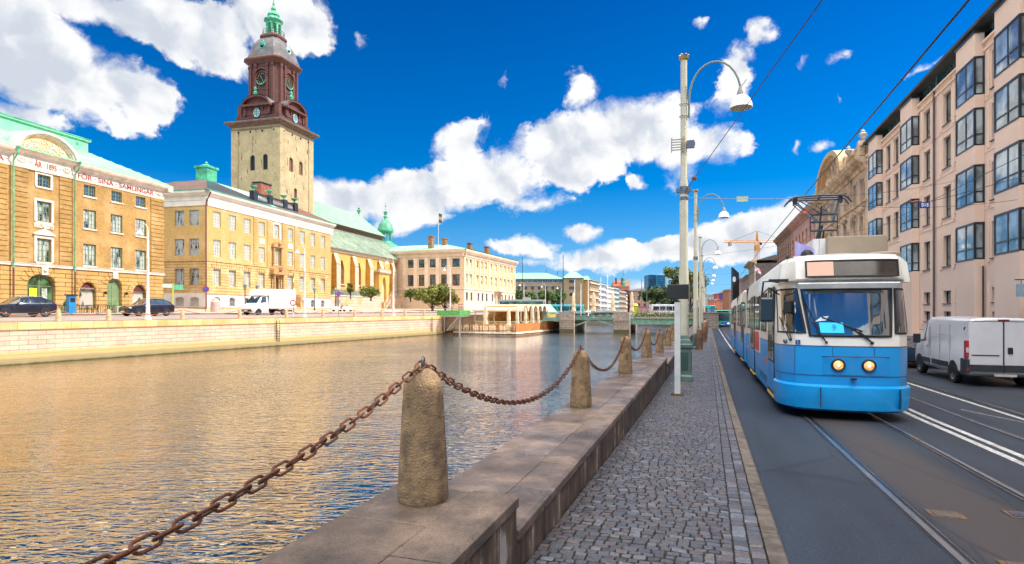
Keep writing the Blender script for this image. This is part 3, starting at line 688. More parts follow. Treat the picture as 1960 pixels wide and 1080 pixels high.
copper = mat('green_copper', (.24, .50, .31), .55, var=.0, c2=(.36, .60, .40), scale=.7)
copperd = mat('green_copper_dark', (.07, .33, .20), .5, var=.25, scale=1.5)
copperb = mat('bright_green_copper', (.09, .42, .24), .5, var=.3, scale=1.5)
winblue = glass('window_glass', (.03, .05, .07))
wingreen = glass('green_glass', (.02, .05, .03))
gframe = mat('green_window_frame', (.16, .21, .11), .5, var=.15)
wframe = mat('white_window_frame', (.60, .60, .55), .5, var=.1)
bframe = mat('grey_blue_frame', (.34, .38, .40), .5, var=.1)
redtext = mat('red_lettering', (.30, .045, .035), .6, var=.1)
darkm = mat('dark_paint', (.015, .017, .022), .45, var=.3)
def curtain(name, c=(.55, .56, .48), d=(.03, .045, .04), sx=3.1):
 if name in MC: return MC[name]
 m, nt, b = nodes(name); N = nt.nodes.new; L = nt.links.new
 tc = N('ShaderNodeTexCoord'); oi = N('ShaderNodeObjectInfo'); va = N('ShaderNodeVectorMath'); va.operation = 'ADD'
 L(tc.outputs['Object'], va.inputs[0]); L(oi.outputs['Location'], va.inputs[1])
 mp = N('ShaderNodeMapping'); mp.inputs['Scale'].default_value = (sx, 1, .55); L(va.outputs[0], mp.inputs[0])
 n = N('ShaderNodeTexNoise'); n.inputs['Scale'].default_value = 1.4; n.inputs['Detail'].default_value = 4; L(mp.outputs[0], n.inputs['Vector'])
 r = N('ShaderNodeValToRGB'); L(n.outputs['Fac'], r.inputs[0]); e = r.color_ramp.elements; e[0].position = .38; e[0].color = (*d, 1); e[1].position = .5; e[1].color = (*c, 1)
 L(r.outputs[0], b.inputs['Base Color']); b.inputs['Roughness'].default_value = .25; b.inputs['Coat Weight'].default_value = .8; b.inputs['Coat Roughness'].default_value = .03
 MC[name] = m; return m
cur1 = curtain('curtained_glass', (.42, .44, .36), (.18, .21, .18), 5); cur2 = curtain('half_curtained_glass', (.42, .45, .42), (.015, .025, .03), 2)
SG = dict(n='green4', nx=4, bars=[.25, .5, .75], fm=gframe, gm=cur2, fw=.10, bw=.04, mid=3.2)
SG2 = dict(n='green_small', nx=4, bars=[.33, .66], fm=gframe, gm=winblue, fw=.09, bw=.04, mid=3)
SW = dict(n='white4', nx=4, bars=[.2, .4, .6, .8], fm=wframe, gm=cur1, fw=.09, bw=.045, mid=1.8)
SWg = dict(n='whitegrey4', nx=4, bars=[.2, .4, .6, .8], fm=bframe, gm=cur2, fw=.09, bw=.04, mid=1.6)
def seams(mb, A, B, C, D, step, h=.06, w=.05, m=0):
 """standing seams on roof quad A(bottom left) B(bottom right) C(top right) D(top left)"""
 A, B, C, D = map(Vector, (A, B, C, D)); n = max(2, int((B-A).length/step))
 nrm = (B-A).cross(D-A).normalized()
 if nrm.z < 0: nrm = -nrm
 for i in range(n+1):
  u = i/n; p = A.lerp(B, u); top = D.lerp(C, u) if (D-C).length > .01 else D
  q = p+((D-A)-(B-A)*((D-A).dot(B-A)/(B-A).length_squared))
  ua = (q-D).dot((C-D))/max((C-D).length_squared, 1e-6)
  if ua < 0 or ua > 1:
   corner, base = (D, A) if ua < 0 else (C, B)
   dx0 = abs((p-base).dot((B-A).normalized())); dxt = abs((corner-base).dot((B-A).normalized()))
   f = min(1, dx0/dxt) if dxt > 1e-6 else 1
   q = p.lerp(q, f)
  if (q-p).length < .2: continue
  s = (B-A).normalized()*w/2
  mb.add([p-s, p+s, q+s, q-s, p-s+nrm*h, p+s+nrm*h, q+s+nrm*h, q-s+nrm*h], [(4, 5, 6, 7), (0, 1, 5, 4), (1, 2, 6, 5), (2, 3, 7, 6), (3, 0, 4, 7)], m)
def hip_roof(x0, x1, y0, y1, z0, z1, run, mb=None, m=0, seam=None, mseam=0, flat=0):
 mb = mb or MB(); r = run; ym = (y0+y1)/2
 A, B, C, D = (x0, y0, z0), (x1, y0, z0), (x1, y1, z0), (x0, y1, z0)
 if flat: a, b, c, d = (x0+r, y0+r, z1), (x1-r, y0+r, z1), (x1-r, y1-r, z1), (x0+r, y1-r, z1)
 else: a, b, c, d = (x0+r, ym-.01, z1), (x1-r, ym-.01, z1), (x1-r, ym+.01, z1), (x0+r, ym+.01, z1)
 mb.add([A, B, C, D, a, b, c, d], [(0, 1, 5, 4), (1, 2, 6, 5), (2, 3, 7, 6), (3, 0, 4, 7), (4, 5, 6, 7), (3, 2, 1, 0)], m)
 if seam:
  for q in ((A, B, b, a), (B, C, c, b), (D, A, a, d)): seams(mb, *q, seam, m=mseam)
 return mb
# ================================================================= left bank ground
def left_ground():
 XS = [-60, -40, -20, 0, 20, 40, 60, 75, 90, 110, 130, 160]
 road = mat('left_road', (.28, .22, .19), .85, c2=(.20, .165, .15), scale=.9, bump=.3, bscale=50)
 mb = MB(); mb.loft([[(x, y, bz(y)) for y in (.5, 2.5, 9.5, 11.0)] for x in XS], caps=False, closed=False)
 tag(mb.build('left_bank_road', road, loc=(BQ.ox, BQ.oy, 0), rz_=BQ.rot), kind='structure')
 mb = MB(); mb.loft([[(x, y, bz(y)+(.13 if y > 10.99 else 0)) for y in (11.0, 11.001, 17, 24, 40, 120)] for x in XS], caps=False, closed=False)
 tag(mb.build('left_bank_pavement', brick('left_paving', (.42, .34, .27), (.36, .29, .24), (.2, .16, .12), w=.8, h=.5, vert=True, msize=.01), loc=(BQ.ox, BQ.oy, 0), rz_=BQ.rot), kind='structure')
 root = frame_root('quay_wall', BQ, 'long pale stone quay wall with an orange top course across the canal', 'wall')
 def mk():
  m, nt, b = nodes('canal_wall'); N = nt.nodes.new; L = nt.links.new
  src = brick('canal_wall_base', (.50, .39, .32), (.43, .33, .27), (.20, .15, .11), w=1.15, h=.335, msize=.016, patch=.12, pscale=.5, bump=.8, tint=((.62, .42, .30), .45, .45))
  m = src; nt = m.node_tree; b = nt.nodes['Principled BSDF']; N = nt.nodes.new; L = nt.links.new
  old = b.inputs['Base Color'].links[0].from_socket
  tc = N('ShaderNodeTexCoord'); sp = N('ShaderNodeSeparateXYZ'); L(tc.outputs['Object'], sp.inputs[0])
  nz = N('ShaderNodeTexNoise'); nz.inputs['Scale'].default_value = 1.2; L(tc.outputs['Object'], nz.inputs['Vector'])
  ad = N('ShaderNodeMath'); ad.operation = 'MULTIPLY_ADD'; L(nz.outputs['Fac'], ad.inputs[0]); ad.inputs[1].default_value = .18; L(sp.outputs[2], ad.inputs[2])
  r = N('ShaderNodeValToRGB'); L(ad.outputs[0], r.inputs[0]); e = r.color_ramp.elements; r.color_ramp.interpolation = 'LINEAR'
  e[0].position = .04; e[0].color = (.02, .03, .012, 1); e[1].position = 1; e[1].color = (.50, .34, .16, 1)
  for p, c in ((.12, (.045, .05, .02, 1)), (.20, (.20, .17, .09, 1)), (.55, (.30, .24, .13, 1)), (.62, (.46, .31, .14, 1))):
   q = e.new(p); q.color = c
  f = N('ShaderNodeMapRange'); L(ad.outputs[0], f.inputs[0]); f.inputs['From Min'].default_value = .92; f.inputs['From Max'].default_value = 1.02; f.inputs['To Min'].default_value = 1; f.inputs['To Max'].default_value = 0
  mx = N('ShaderNodeMix'); mx.data_type = 'RGBA'; L(f.outputs[0], mx.inputs['Factor']); L(old, mx.inputs[6]); L(r.outputs[0], mx.inputs[7]); L(mx.outputs[2], b.inputs['Base Color'])
  return m
 cw = mk(); L_ = 59.0
 mb = MB(); mb.box(-60, .10, -1, L_, .9, 2.44); mb.box(-60, -.02, .55, L_, .10, .60)
 mb.box(-60, -.10, -1, L_, .10, .548)
 mb.build('wall_face', cw, root)
 top = MB(); x = -60; rn = random.Random(2)
 while x < L_-.01:
  ln = min(rn.uniform(.9, 1.7), L_-x); top.box(x+.006, -.02, 2.44, x+ln-.006, .85, 2.95+rn.uniform(-.005, .005)); x += ln
 top.build('coping', mat('orange_coping', (.60, .31, .09), .85, c2=(.58, .42, .26), scale=.7, bump=.5, island=.15), root, bevel=.01)
 r2 = MB(); r2.box(L_, 4, -1, 160, 5, 2.95); r2.box(L_-.02, .9, -1, L_+1, 4.9, 2.93)
 r2.build('wall_face', cw, root)
 for x0, lab, n in ((BQ.hit(531, 640)[0], 'ladder of dark and yellow rungs set on the far quay wall below the box truck', 9), (BQ.hit(826, 620)[0], 'dark ladder fixed to the far quay wall near its end', 6)):
  lr = empty('quay_ladder', BQ.W(x0, -.05, 0), BQ.rot, lab, 'ladder')
  m1 = MB(); m1.box(-.22, -.05, .3, -.17, -.01, 2.7); m1.box(.17, -.05, .3, .22, -.01, 2.7); m1.build('rail', darkm, lr)
  yl = mat('yellow_paint', (.65, .55, .05), .5)
  for i in range(n):
   m2 = MB(); m2.box(-.17, -.055, .5+i*.25, .17, -.005, .57+i*.25); m2.build('rung', yl if i > n//2 and n == 9 else darkm, lr)
 mb = MB(); mb.box(-60, 10.86, bz(11)-.1, 160, 11.0, bz(11)+.13); tag(mb.build('kerb', granite, loc=(BQ.ox, BQ.oy, 0), rz_=BQ.rot), kind='structure')
left_ground()
# ================================================================= museum (curved pediment, frieze lettering)
def museum():
 F = Frame((0-980)/FPX*52.2, 52.2, .228, 3.55)
 root = frame_root('museum_building', F, 'yellow brick museum with green roof, curved stone pediment and red frieze lettering at far left', 'building')
 sd = (0, 0, 0); X1 = 18.05; XL = -16
 band = 4.30
 WB = dict(n='arch_big', nx=2, bars=[.66], fm=gframe, gm=glass('shop_glass', (.06, .12, .05)), fw=.12, bw=.07, spring=.66)
 ops = []
 cols = [(3.87, 1.38), (8.60, 1.42), (11.75, 1.42), (14.85, 1.44), (-1.9, 1.4), (-5.0, 1.4), (-8.1, 1.4), (-11.5, 1.4)]
 for i, (c, w) in enumerate(cols):
  ops.append((c-w/2+.08, c+w/2-.08, 11.78, 12.90, SG2)); ops.append((c-w/2, c+w/2, 8.52, 10.42, SG)); ops.append((c-w/2, c+w/2, 4.76, 6.94, SG))
 facade(root, sd, XL, X1, band, 13.2, ops, ybrick, .2)
 mul = mat('shopfront_green', (.20, .29, .14), .5)
 A1 = dict(n='cafe', nx=1, bars=[.62], fm=mul, gm=curtain('cafe_window', (.5, .46, .4), (.05, .03, .02), 1.2), fw=.09, bw=.08, spring=.5)
 DR = dict(n='mdoor', nx=2, bars=[.12, .62, .66], fm=mul, gm=mat('green_door_leaf', (.17, .25, .12), .5, var=.2), fw=.14, bw=.10, spring=.72, part='door', mid=1.2)
 low = [(2.35, 5.02, .35, 3.62, WB), (7.46, 9.36, .45, 3.10, A1), (10.60, 12.42, .12, 3.62, DR), (13.75, 15.62, .45, 3.10, A1), (-3.3, -.9, .35, 3.4, WB), (-8, -6, .45, 3.1, A1)]
 facade(root, sd, XL, X1, 0, band-.02, low, yrust, .38, name='ground_floor_wall')
 trim(root, sd, 'awning', mat('dark_red_awning', (.12, .025, .02), .8, var=.2), [(7.62, .1, 2.35, 9.2, .28, 2.42), (13.9, .1, 2.35, 15.5, .28, 2.42)])
 mb = MB(); mb.prism(arch_pts(7.55, 9.27, 2.42, 3.02, 'round'), .24, .27); mb.prism(arch_pts(13.84, 15.53, 2.42, 3.02, 'round'), .24, .27); mb.build('fanlight_blind', MC['dark_red_awning'], root)
 text_mesh('RESTAURANG', .2, stonew, root, (8.4, .08, 2.44), (R(90), 0, 0), 'lettering', .004, 1.4)
 trim(root, sd, 'poster', mat('yellow_poster', (.80, .75, .02), .6, var=.05), [(2.75, .26, .55, 3.45, .285, 2.3)])
 trim(root, sd, 'poster', mat('grey_poster', (.45, .5, .42), .5, var=.5, scale=4), [(3.9, .26, .55, 4.4, .285, 2.3)])
 T = []
 T.append((XL, -.12, band-.02, X1+.10, .02, band+.20)); T.append((XL, -.17, band+.20, X1+.14, .02, band+.26))
 mb = MB()
 for b in T: mb.box(*b)
 for i, (c, w) in enumerate(cols):
  for z in (11.78, 8.52, 4.76): mb.box(c-w/2-.1, -.1, z-.16, c+w/2+.1, .03, z-.01)
 for c in (3.87, -1.9):
  w = 1.38
  if c > 0:
   for z0, z1 in ((8.52, 10.42), (4.76, 6.94)):
    mb.box(c-w/2-.24, -.09, z0-.01, c-w/2-.01, .02, z1+.22); mb.box(c+w/2+.01, -.09, z0-.01, c+w/2+.24, .02, z1+.22); mb.box(c-w/2-.01, -.09, z1+.01, c+w/2+.01, .02, z1+.22)
   mb.box(c-w/2-.16, -.07, 11.77, c-w/2+.07, .02, 13.06); mb.box(c+w/2-.07, -.07, 11.77, c+w/2+.16, .02, 13.06); mb.box(c-w/2+.07, -.07, 12.91, c+w/2-.07, .02, 13.06)
   mb.prism([(c-w/2-.35, 7.25), (c+w/2+.35, 7.25), (c+w/2+.35, 7.37), (c, 7.88), (c-w/2-.35, 7.37)], -.2, .02); mb.box(c-w/2-.24, -.08, 7.9, c+w/2+.24, .02, 8.35)
   mb.box(c-.3, -.2, 3.55, c+.3, -.05, 4.28); mb.sph((c, -.22, 4.0), .2); mb.box(11.2, -.16, 3.6, 11.8, .0, 4.28)
 mb.build('stone_trim', stonew, root, bevel=.015)
 rel = MB(); rn = random.Random(4)
 for i in range(60): rel.sph((3.87+rn.uniform(-.8, .8), -.09, 8.12+rn.uniform(-.16, .16)), rn.uniform(.04, .09), 6, 4)
 qn = MB()
 for x0, x1 in ((1.17, 2.43), (5.35, 6.60), (16.2, 18.06), (-.6, .6)):
  z = 4.58
  while z < 13.1: qn.box(x0, -.09, z, x1, .02, min(z+.40, 13.14)); z += .455
 qn.build('quoin', ybrick, root, bevel=.02)
 vs = MB()
 for a, b, zt, zs in ((2.35, 5.02, 3.62, 2.5), (7.46, 9.36, 3.10, 1.77), (10.6, 12.42, 3.62, 2.64), (13.75, 15.62, 3.10, 1.77)):
  for i in range(-3, 4):
   an = math.pi/2+i*.36; cx = (a+b)/2; rr = (b-a)/2+.06; ex = .75
   ca, sa = math.cos(an), math.sin(an); kz = (zt-zs)/((b-a)/2)
   p = [(cx+rr*math.cos(an+e), zs+rr*kz*math.sin(an+e)) for e in (-.16, .16)]; q = [(cx+(rr+ex)*math.cos(an+e), min(zs+(rr+ex)*math.sin(an+e), 4.2)) for e in (.15, -.15)]
   vs.prism(p+q, -.05, .02)
 vs.build('voussoir', yrust, root)
 fz = MB(); fz.box(XL, -.06, 13.14, X1+.04, .3, 14.10); fz.box(1.1, -.16, 13.14, 6.75, -.06, 14.45); fz.build('frieze', stonew, root)
 text_mesh('·  ÅR · 1895  ·', .74, redtext, root, (3.95, -.17, 13.72), (R(90), 0, 0), 'lettering', .012, 2.9, bold=.009)
 text_mesh('FÖR · SINA · SAMLINGAR ·', .72, redtext, root, (12.1, -.07, 13.60), (R(90), 0, 0), 'lettering', .012, 9.7, bold=.009)
 text_mesh('AA ·', .62, redtext, root, (-.05, -.07, 13.60), (R(90), 0, 0), 'lettering', .012, 1.35, bold=.009)
 for cx in (1.75, 6.05):
  for i in range(26): rel.sph((cx+.38*math.cos(i*.7)*rn.uniform(.6, 1), -.17, 13.8+.22*math.sin(i*.7)*rn.uniform(.6, 1)), rn.uniform(.05, .1), 6, 4)
 rel.sph((17.4, -.08, 13.62), .12, 6, 4, sc=(3, 1, 1))
 co = MB()
 for a, b in ((XL, 1.0), (6.85, X1+.75)): cornice(co, a, b, [(.1, 14.10), (-.15, 14.10), (-.25, 14.28), (-.65, 14.42), (-.75, 14.62), (-.75, 14.74), (.1, 14.80)])
 co.box(X1, -.7, 14.1, X1+.72, 14, 14.74)
 cornice(co, .75, 7.1, [(.1, 14.45), (-.2, 14.45), (-.55, 14.6), (-.65, 14.8), (.1, 14.85)])
 def seg(r_in, r_out, y0, y1, mbb, zb=14.82, cx=3.93, W=3.15, H=2.05):
  P = []; n = 22
  for i in range(n+1):
   t = -1+2*i/n; P.append((cx+W*t, zb+H*(1-t*t)**.62 if abs(t) < 1 else zb))
  def off(k): return [(cx+(x-cx)*k, zb+(z-zb)*k) for x, z in P]
  mbb.prism(off(r_out)+off(r_in)[::-1], y0, y1)
 seg(.90, 1.0, -.62, .3, co); seg(.84, .90, -.45, .3, co); seg(.80, .84, -.3, .3, co)
 co.build('cornice', stonew, root, bevel=.01)
 tp = MB(); P = [(3.93+3.15*.82*(-1+2*i/20), 14.84+2.05*.82*max(0, 1-(-1+2*i/20)**2)**.62) for i in range(21)]
 tp.prism(P, -.12, .2); tp.build('tympanum', mat('tympanum_stone', (.72, .52, .24), .8, var=.2), root)
 for i in range(150):
  x = rn.uniform(-2.1, 2.1); z = rn.uniform(.12, 1.05*(1-(x/2.5)**2)+.1); rel.sph((3.93+x, -.14, 14.95+z), rn.uniform(.05, .12), 6, 4, sc=(1, .6, 1))
 rel.build('carved_relief', stonew, root, smooth=True)
 rf = MB(); y1 = 16
 ys, zr = 5.2, 17.7
 A, B, C, D = (XL, -.78, 14.76), (X1+.78, -.78, 14.76), (X1-5.0, ys, zr), (XL, ys, zr)
 rf.add([A, B, C, D], [(0, 1, 2, 3)]); rf.add([B, (X1+.78, y1, 14.76), (X1-5.0, y1-5, zr), C], [(0, 1, 2, 3)])
 seams(rf, A, B, C, D, .62); rf.quad(A, D, (XL, y1-5, zr), (XL, y1, 14.76)); rf.quad((XL, y1, 14.76), (X1+.78, y1, 14.76), (X1-5, y1-5, zr), (XL, y1-5, zr))
 P = [(3.93+3.2*(-1+2*i/16), 14.9+2.12*max(0, 1-(-1+2*i/16)**2)**.62) for i in range(17)]
 rf.prism(P, .28, 3.2)
 rf.build('roof', copper, root)
 up = MB(); up.box(XL, ys-.02, zr-.05, X1-5.0, y1-5, zr+1.15); up.box(XL, ys-.22, zr+1.15, X1-4.8, y1-4.8, zr+1.35); up.build('roof_upstand', copperb if False else mat('pale_copper', (.26, .56, .36), .5, c2=(.16, .47, .31), scale=.9), root)
 ud = MB(); ud.box(XL, ys-.26, zr+1.30, X1-4.76, ys-.1, zr+1.42)
 for x in (-6, -1, 3.2, 7.4, 11.6): ud.box(x, ys-.06, zr+.5, x+.28, ys-.0, zr+.78)
 ud.build('roof_edge', copperd, root)
 ch = MB(); ch.lathe([(.16, 0), (.16, 1.0), (.2, 1.05), (.2, 1.1)], 8, (3.4, 9, zr+1.3)); ch.build('vent_pipe', mat('rust_pipe', (.3, .09, .05), .7), root)
 for x in (.93, 6.78):
  p = MB(); p.tube([(x, -.85, 14.7), (x, -.8, 14.2), (x, -.28, 13.6), (x, -.28, 4.0)], .07, 8); p.tube([(x, -.28, 4.05), (x, -.28, .1)], .075, 8, 1); p.sph((x, -.86, 14.75), .16)
  p.build('downpipe', [copperb, mat('brown_pipe', (.16, .06, .04), .6)], root)
 eb = MB(); eb.box(XL, 14, -.3, X1, 14.2, 14.1); eb.box(X1-.02, .02, -.3, X1, 14, 14.1); eb.box(XL, .5, -.3, XL+.1, 14, 14.1); eb.build('side_wall', ybrick, root)
 pl = MB(); pl.box(XL, -.1, -.45, 2.2, .02, .45); pl.box(5.2, -.1, -.45, 7.3, .02, .45); pl.box(9.5, -.1, -.45, 10.5, .02, .45); pl.box(12.55, -.1, -.45, 13.6, .02, .45); pl.box(15.75, -.1, -.45, X1+.06, .02, .45); pl.box(XL,.3,-.5,X1,.6,.12); pl.build('plinth', stoneo, root)
 ln = MB()
 for x in (10.25, 12.8): ln.box(x-.07, -.3, 1.9, x+.07, -.1, 2.2)
 ln.build('door_lamp', darkm, root)
museum()
# ================================================================= city palace with balustrade
def palace():
 F = Frame((395-980)/FPX*80, 80, .232, 4.0); X1 = 31.9; D = 15
 root = frame_root('palace_building', F, 'pale yellow palace with white cornice and urn balustrade behind the box truck', 'building')
 front = (0, 0, 0); side = (0, D, -math.pi/2)
 yb = brick('palace_brick', (.60, .40, .13), (.52, .33, .10), (.44, .32, .15), w=.27, h=.085, msize=.013, patch=.15, tint=((.72, .55, .32), .4, .4))
 yr = brick('palace_rusticated', (.62, .44, .18), (.54, .36, .13), (.22, .12, .05), w=1.9, h=.40, msize=.030, patch=.15, bump=1, tint=((.74, .60, .40), .5, .5))
 wh = mat('white_render', (.72, .68, .62), .7, var=.08, scale=.8)
 cols = [2.02, 5.12, 8.34, 11.70, 15.38, 19.15, 22.65, 25.9, 29.2]; w = 1.46
 up = []
 for i, c in enumerate(cols):
  if i == 4:
   up.append((c-.68, c+.68, 11.3, 13.4, dict(SW, n='wdome', spring=.8))); up.append((c-.68, c+.68, 7.0, 9.6, SW))
  else:
   up.append((c-w/2, c+w/2, 11.2, 13.3, SW)); up.append((c-w/2, c+w/2, 7.18, 9.45, SW))
 facade(root, front, 0, X1, 6.5, 13.86, up, yb, .2)
 door = dict(n='pdoor', nx=2, bars=[.1, .55, .68], fm=mat('brown_door_frame', (.10, .045, .03), .5), gm=mat('brown_door', (.13, .06, .045), .5, var=.2), fw=.1, bw=.06, spring=.74, part='door', mid=1)
 lo = [(c-w/2, c+w/2, 3.18, 5.46, SW) for i, c in enumerate(cols) if i != 4]+[(14.75, 16.0, 2.2, 5.3, door)]
 facade(root, front, 0, X1, 2.1, 6.5, lo, yr, .3, name='ground_floor_wall')
 BS = dict(n='base_arch', nx=4, bars=[.5], fm=wframe, gm=winblue, fw=.06, bw=.035, spring=.72)
 facade(root, front, 0, X1, -.3, 2.1, [(c-.64, c+.64, .32, 1.64, BS) for i, c in enumerate(cols) if i != 4], wh, .3, name='basement_wall')
 sc_ = [D-2.3-1, D-6.4]
 yb2 = yb; sx = [D-1.9, D-4.25, D-7.6, D-11]
 facade(root, side, 0, D, 6.5, 13.86, [(c-.75, c+.75, z0, z1, SWg) for c in sx for z0, z1 in ((11.2, 13.3), (7.18, 9.45))], yb, .2, name='side_wall')
 facade(root, side, 0, D, 2.1, 6.5, [(c-.75, c+.75, 3.18, 5.46, SWg) for c in sx], yr, .3, name='side_wall')
 BN = dict(n='blind_arch', nx=1, bars=[], fm=wh, gm=mat('blind_grey', (.45, .42, .38), .7), fw=.04, spring=.8)
 facade(root, side, 0, D, -.3, 2.1, [(c-.7, c+.7, .3, 1.6, BN) for c in sx], wh, .25, name='side_wall')
 bk = MB(); bk.box(0, D, -.3, X1, D+.2, 13.86); bk.box(X1-.01, .0, -.3, X1+.01, D, 13.86); bk.build('rear_wall', yb, root)
 mb = MB(); mb.box(-.08, -.10, 6.42, X1+.08, .02, 6.62); mb.box(-.10, .0, 6.42, -.0, D, 6.62); mb.build('string_course', mat('ochre_course', (.58, .38, .16), .8, var=.2), root)
 mb = MB(); mb.box(-.14, -.16, -.35, X1+.1, .0, .22); mb.box(-.14, 0, -.35, 0, D, .22); mb.build('plinth', stoneo, root)
 mb = MB(); mb.box(-.1, -.12, 2.0, X1+.06, .0, 2.2); mb.build('base_moulding', MC['ochre_course'], root)
 q = MB()
 for a, b in ((9.75, 10.55), (12.95, 13.85), (16.9, 17.8), (20.3, 21.2)):
  z = 6.7
  while z < 13.8: q.box(a, -.09, z, b, .01, min(z+.36, 13.85)); z += .42
 q.build('quoin', yb, root, bevel=.02)
 v = MB()
 for c in [c for i, c in enumerate(cols) if i != 4]:
  for i in range(-2, 3):
   x = c+i*.36; v.prism([(x-.13, 5.5), (x+.13, 5.5), (x+.16+i*.12, 6.3-abs(i)*.08), (x-.16+i*.12, 6.3-abs(i)*.08)], -.06, .01)
 v.build('voussoir', yr, root)
 c = MB(); prof = [(.1, 13.86), (-.10, 13.86), (-.12, 14.5), (-.2, 14.62), (-.2, 15.1), (-.55, 15.3), (-.75, 15.5), (-.8, 15.8), (.1, 15.84)]
 cornice(c, -.3, X1+.7, prof)
 c.prism([(x, z) for x, z in prof], -.3, D+.5, 'y')
 c.build('cornice', wh, root, bevel=.01)
 g = MB(); g.box(-.84, .0, 15.8, -.5, D+.6, 15.95); g.box(-.84, -.86, 15.8, X1+.75, -.6, 15.92); g.build('gutter', copperd, root)
 tb = brick('brown_roof_tiles', (.19, .105, .08), (.14, .08, .065), (.06, .035, .03), w=.3, h=.35, msize=.03, vert=True, bump=.8, rough=.6)
 tk = brick('black_roof_tiles', (.045, .06, .10), (.03, .04, .07), (.01, .012, .02), w=.3, h=.35, msize=.03, vert=True, bump=.8, rough=.35)
 tr = brick('red_roof_tiles', (.24, .09, .05), (.19, .07, .045), (.06, .035, .03), w=.3, h=.35, msize=.03, vert=True, bump=.8, rough=.6)
 e = 15.9; zt = 18.95; hy = 5.6
 P = dict(A=(-.8, -.8, e), B=(X1+.7, -.8, e), C=(X1-5.5, hy, zt), D=(6.6, hy, zt), Ab=(-.8, D+.6, e), Db=(6.6, D-4, zt), Cb=(X1-5.5, D-4, zt), Bb=(X1+.7, D+.6, e))
 def mid(u, a, b): return tuple(P[a][k]+(P[b][k]-P[a][k])*u for k in range(3))
 r1 = MB(); r1.quad(P['Ab'], P['A'], P['D'], P['Db']); r1.build('roof', tb, root)
 r2 = MB(); r2.quad(P['A'], mid(.44, 'A', 'B'), mid(.10, 'D', 'C'), P['D']); r2.build('roof', tk, root)
 r3 = MB(); r3.quad(mid(.44, 'A', 'B'), mid(.46, 'A', 'B'), mid(.6, 'D', 'C'), mid(.10, 'D', 'C')); r3.quad(P['D'], P['C'], P['Cb'], P['Db']); r3.build('roof', copper, root)
 r4 = MB(); r4.quad(mid(.46, 'A', 'B'), P['B'], P['C'], mid(.6, 'D', 'C')); r4.quad(P['B'], P['Bb'], P['Cb'], P['C']); r4.build('roof', tr, root)
 bl = MB(); a0, a1 = 10.0, 21.5; yb_ = .2
 bl.box(a0, yb_, 15.9, a1, yb_+.5, 16.55); bl.box(a0, yb_-.02, 17.45, a1, yb_+.42, 17.62)
 posts = [a0, a0+3.7, a0+7.6, a1-.9]
 for p in posts: bl.box(p, yb_-.1, 15.9, p+.95, yb_+.7, 17.85)
 x = a0
 while x < a1:
  if not any(p-.1 < x < p+1.0 for p in posts): bl.lathe([(.07, 0), (.13, .25), (.06, .6), (.08, .9)], 6, (x, yb_+.2, 16.55), 1)
  x += .34
 bl.box(a0+.3, yb_+.5, 15.9, a1-.3, 6, 16.6)
 bl.build('balustrade', [mat('black_iron', (.03, .03, .04), .5, var=.3), mat('grey_baluster', (.35, .36, .38), .6)], root)
 for p in posts:
  u = MB(); u.lathe([(.25, 0), (.12, .12), (.10, .25), (.35, .45), (.52, .62), (.55, .72), (.42, .78), (.05, .82)], 12, (p+.47, yb_+.3, 17.86)); u.build('urn', copperb, root, smooth=True)
 ch = MB(); ch.box(19.8, 6.0, 17.5, 22.6, 7.6, 21.3); ch.build('chimney', mat('red_chimney_brick', (.30, .10, .06), .85, var=.3), root); c2 = MB(); c2.box(19.7, 5.9, 21.3, 22.7, 7.7, 21.5); c2.build('chimney_cap', darkm, root)
 g = MB(); g.box(7.3, 6.0, 18.2, 9.3, 8.0, 21.0); g.box(7.1, 5.8, 21.0, 9.5, 8.2, 21.3); g.lathe([(1.2, 0), (.5, .3), (.2, .4), (.25, .6), (.05, .8)], 8, (8.3, 7, 21.3)); g.build('roof_ventilator', copperb, root)
 d = MB(); c0 = 15.38
 for s in (-1, 1):
  d.lathe([(.26, 0), (.22, .2), (.2, 2.9), (.28, 3.1)], 10, (c0+s*1.15, -.45, 2.3)); d.box(c0+s*1.15-.3, -.8, 1.7, c0+s*1.15+.3, 0, 2.3); d.box(c0+s*1.0-.16, -.35, 7.0, c0+s*1.0+.16, 0, 9.7)
  P = arch_pts(0, 1, 0, .7, 'round')
  d.prism([(c0+s*(1.75-x*1.1), 5.85+z*1.0) for x, z in arch_pts(0, 1.2, 0, .75)], -.75, 0)
 d.box(c0-1.75, -.75, 5.45, c0+1.75, 0, 5.85); d.prism([(c0-1.35, 9.75)]+[(x, z) for x, z in arch_pts(c0-1.35, c0+1.35, 9.9, 10.75)]+[(c0+1.35, 9.75)], -.5, 0)
 for i in range(24): d.sph((c0+random.uniform(-.9, .9), -.5, 6.3+random.uniform(-.25, .4)), random.uniform(.08, .18), 6, 4)
 d.sph((c0, -.55, 10.35), .35, 8, 6)
 d.build('door_surround', mat('carved_sandstone', (.50, .30, .12), .85, c2=(.34, .2, .09), scale=3, bump=.8, bscale=12), root)
 ws = MB(); ws.prism([(c0-1.0, 11.1), (c0-1.0, 13.3), (c0-.6, 13.75), (c0+.6, 13.75), (c0+1.0, 13.3), (c0+1.0, 11.1), (c0+.72, 11.1), (c0+.72, 13.42), (c0-.72, 13.42), (c0-.72, 11.1)], -.09, .0)
 for x in (11.7, 19.15): ws.box(x-.6, -.06, 9.95, x+.6, .0, 10.75)
 ws.build('window_surround', wh, root)
 st = MB()
 for i in range(7): st.box(c0-2.4-.0*i, -2.6+i*.35, -.3, c0+2.4, 0, .3+i*.28)
 st.box(c0+2.4, -2.8, -.3, c0+2.9, 0, 2.3); st.box(c0-2.9, -2.8, -.3, c0-2.4, 0, 2.3)
 st.build('steps', stoneo, root)
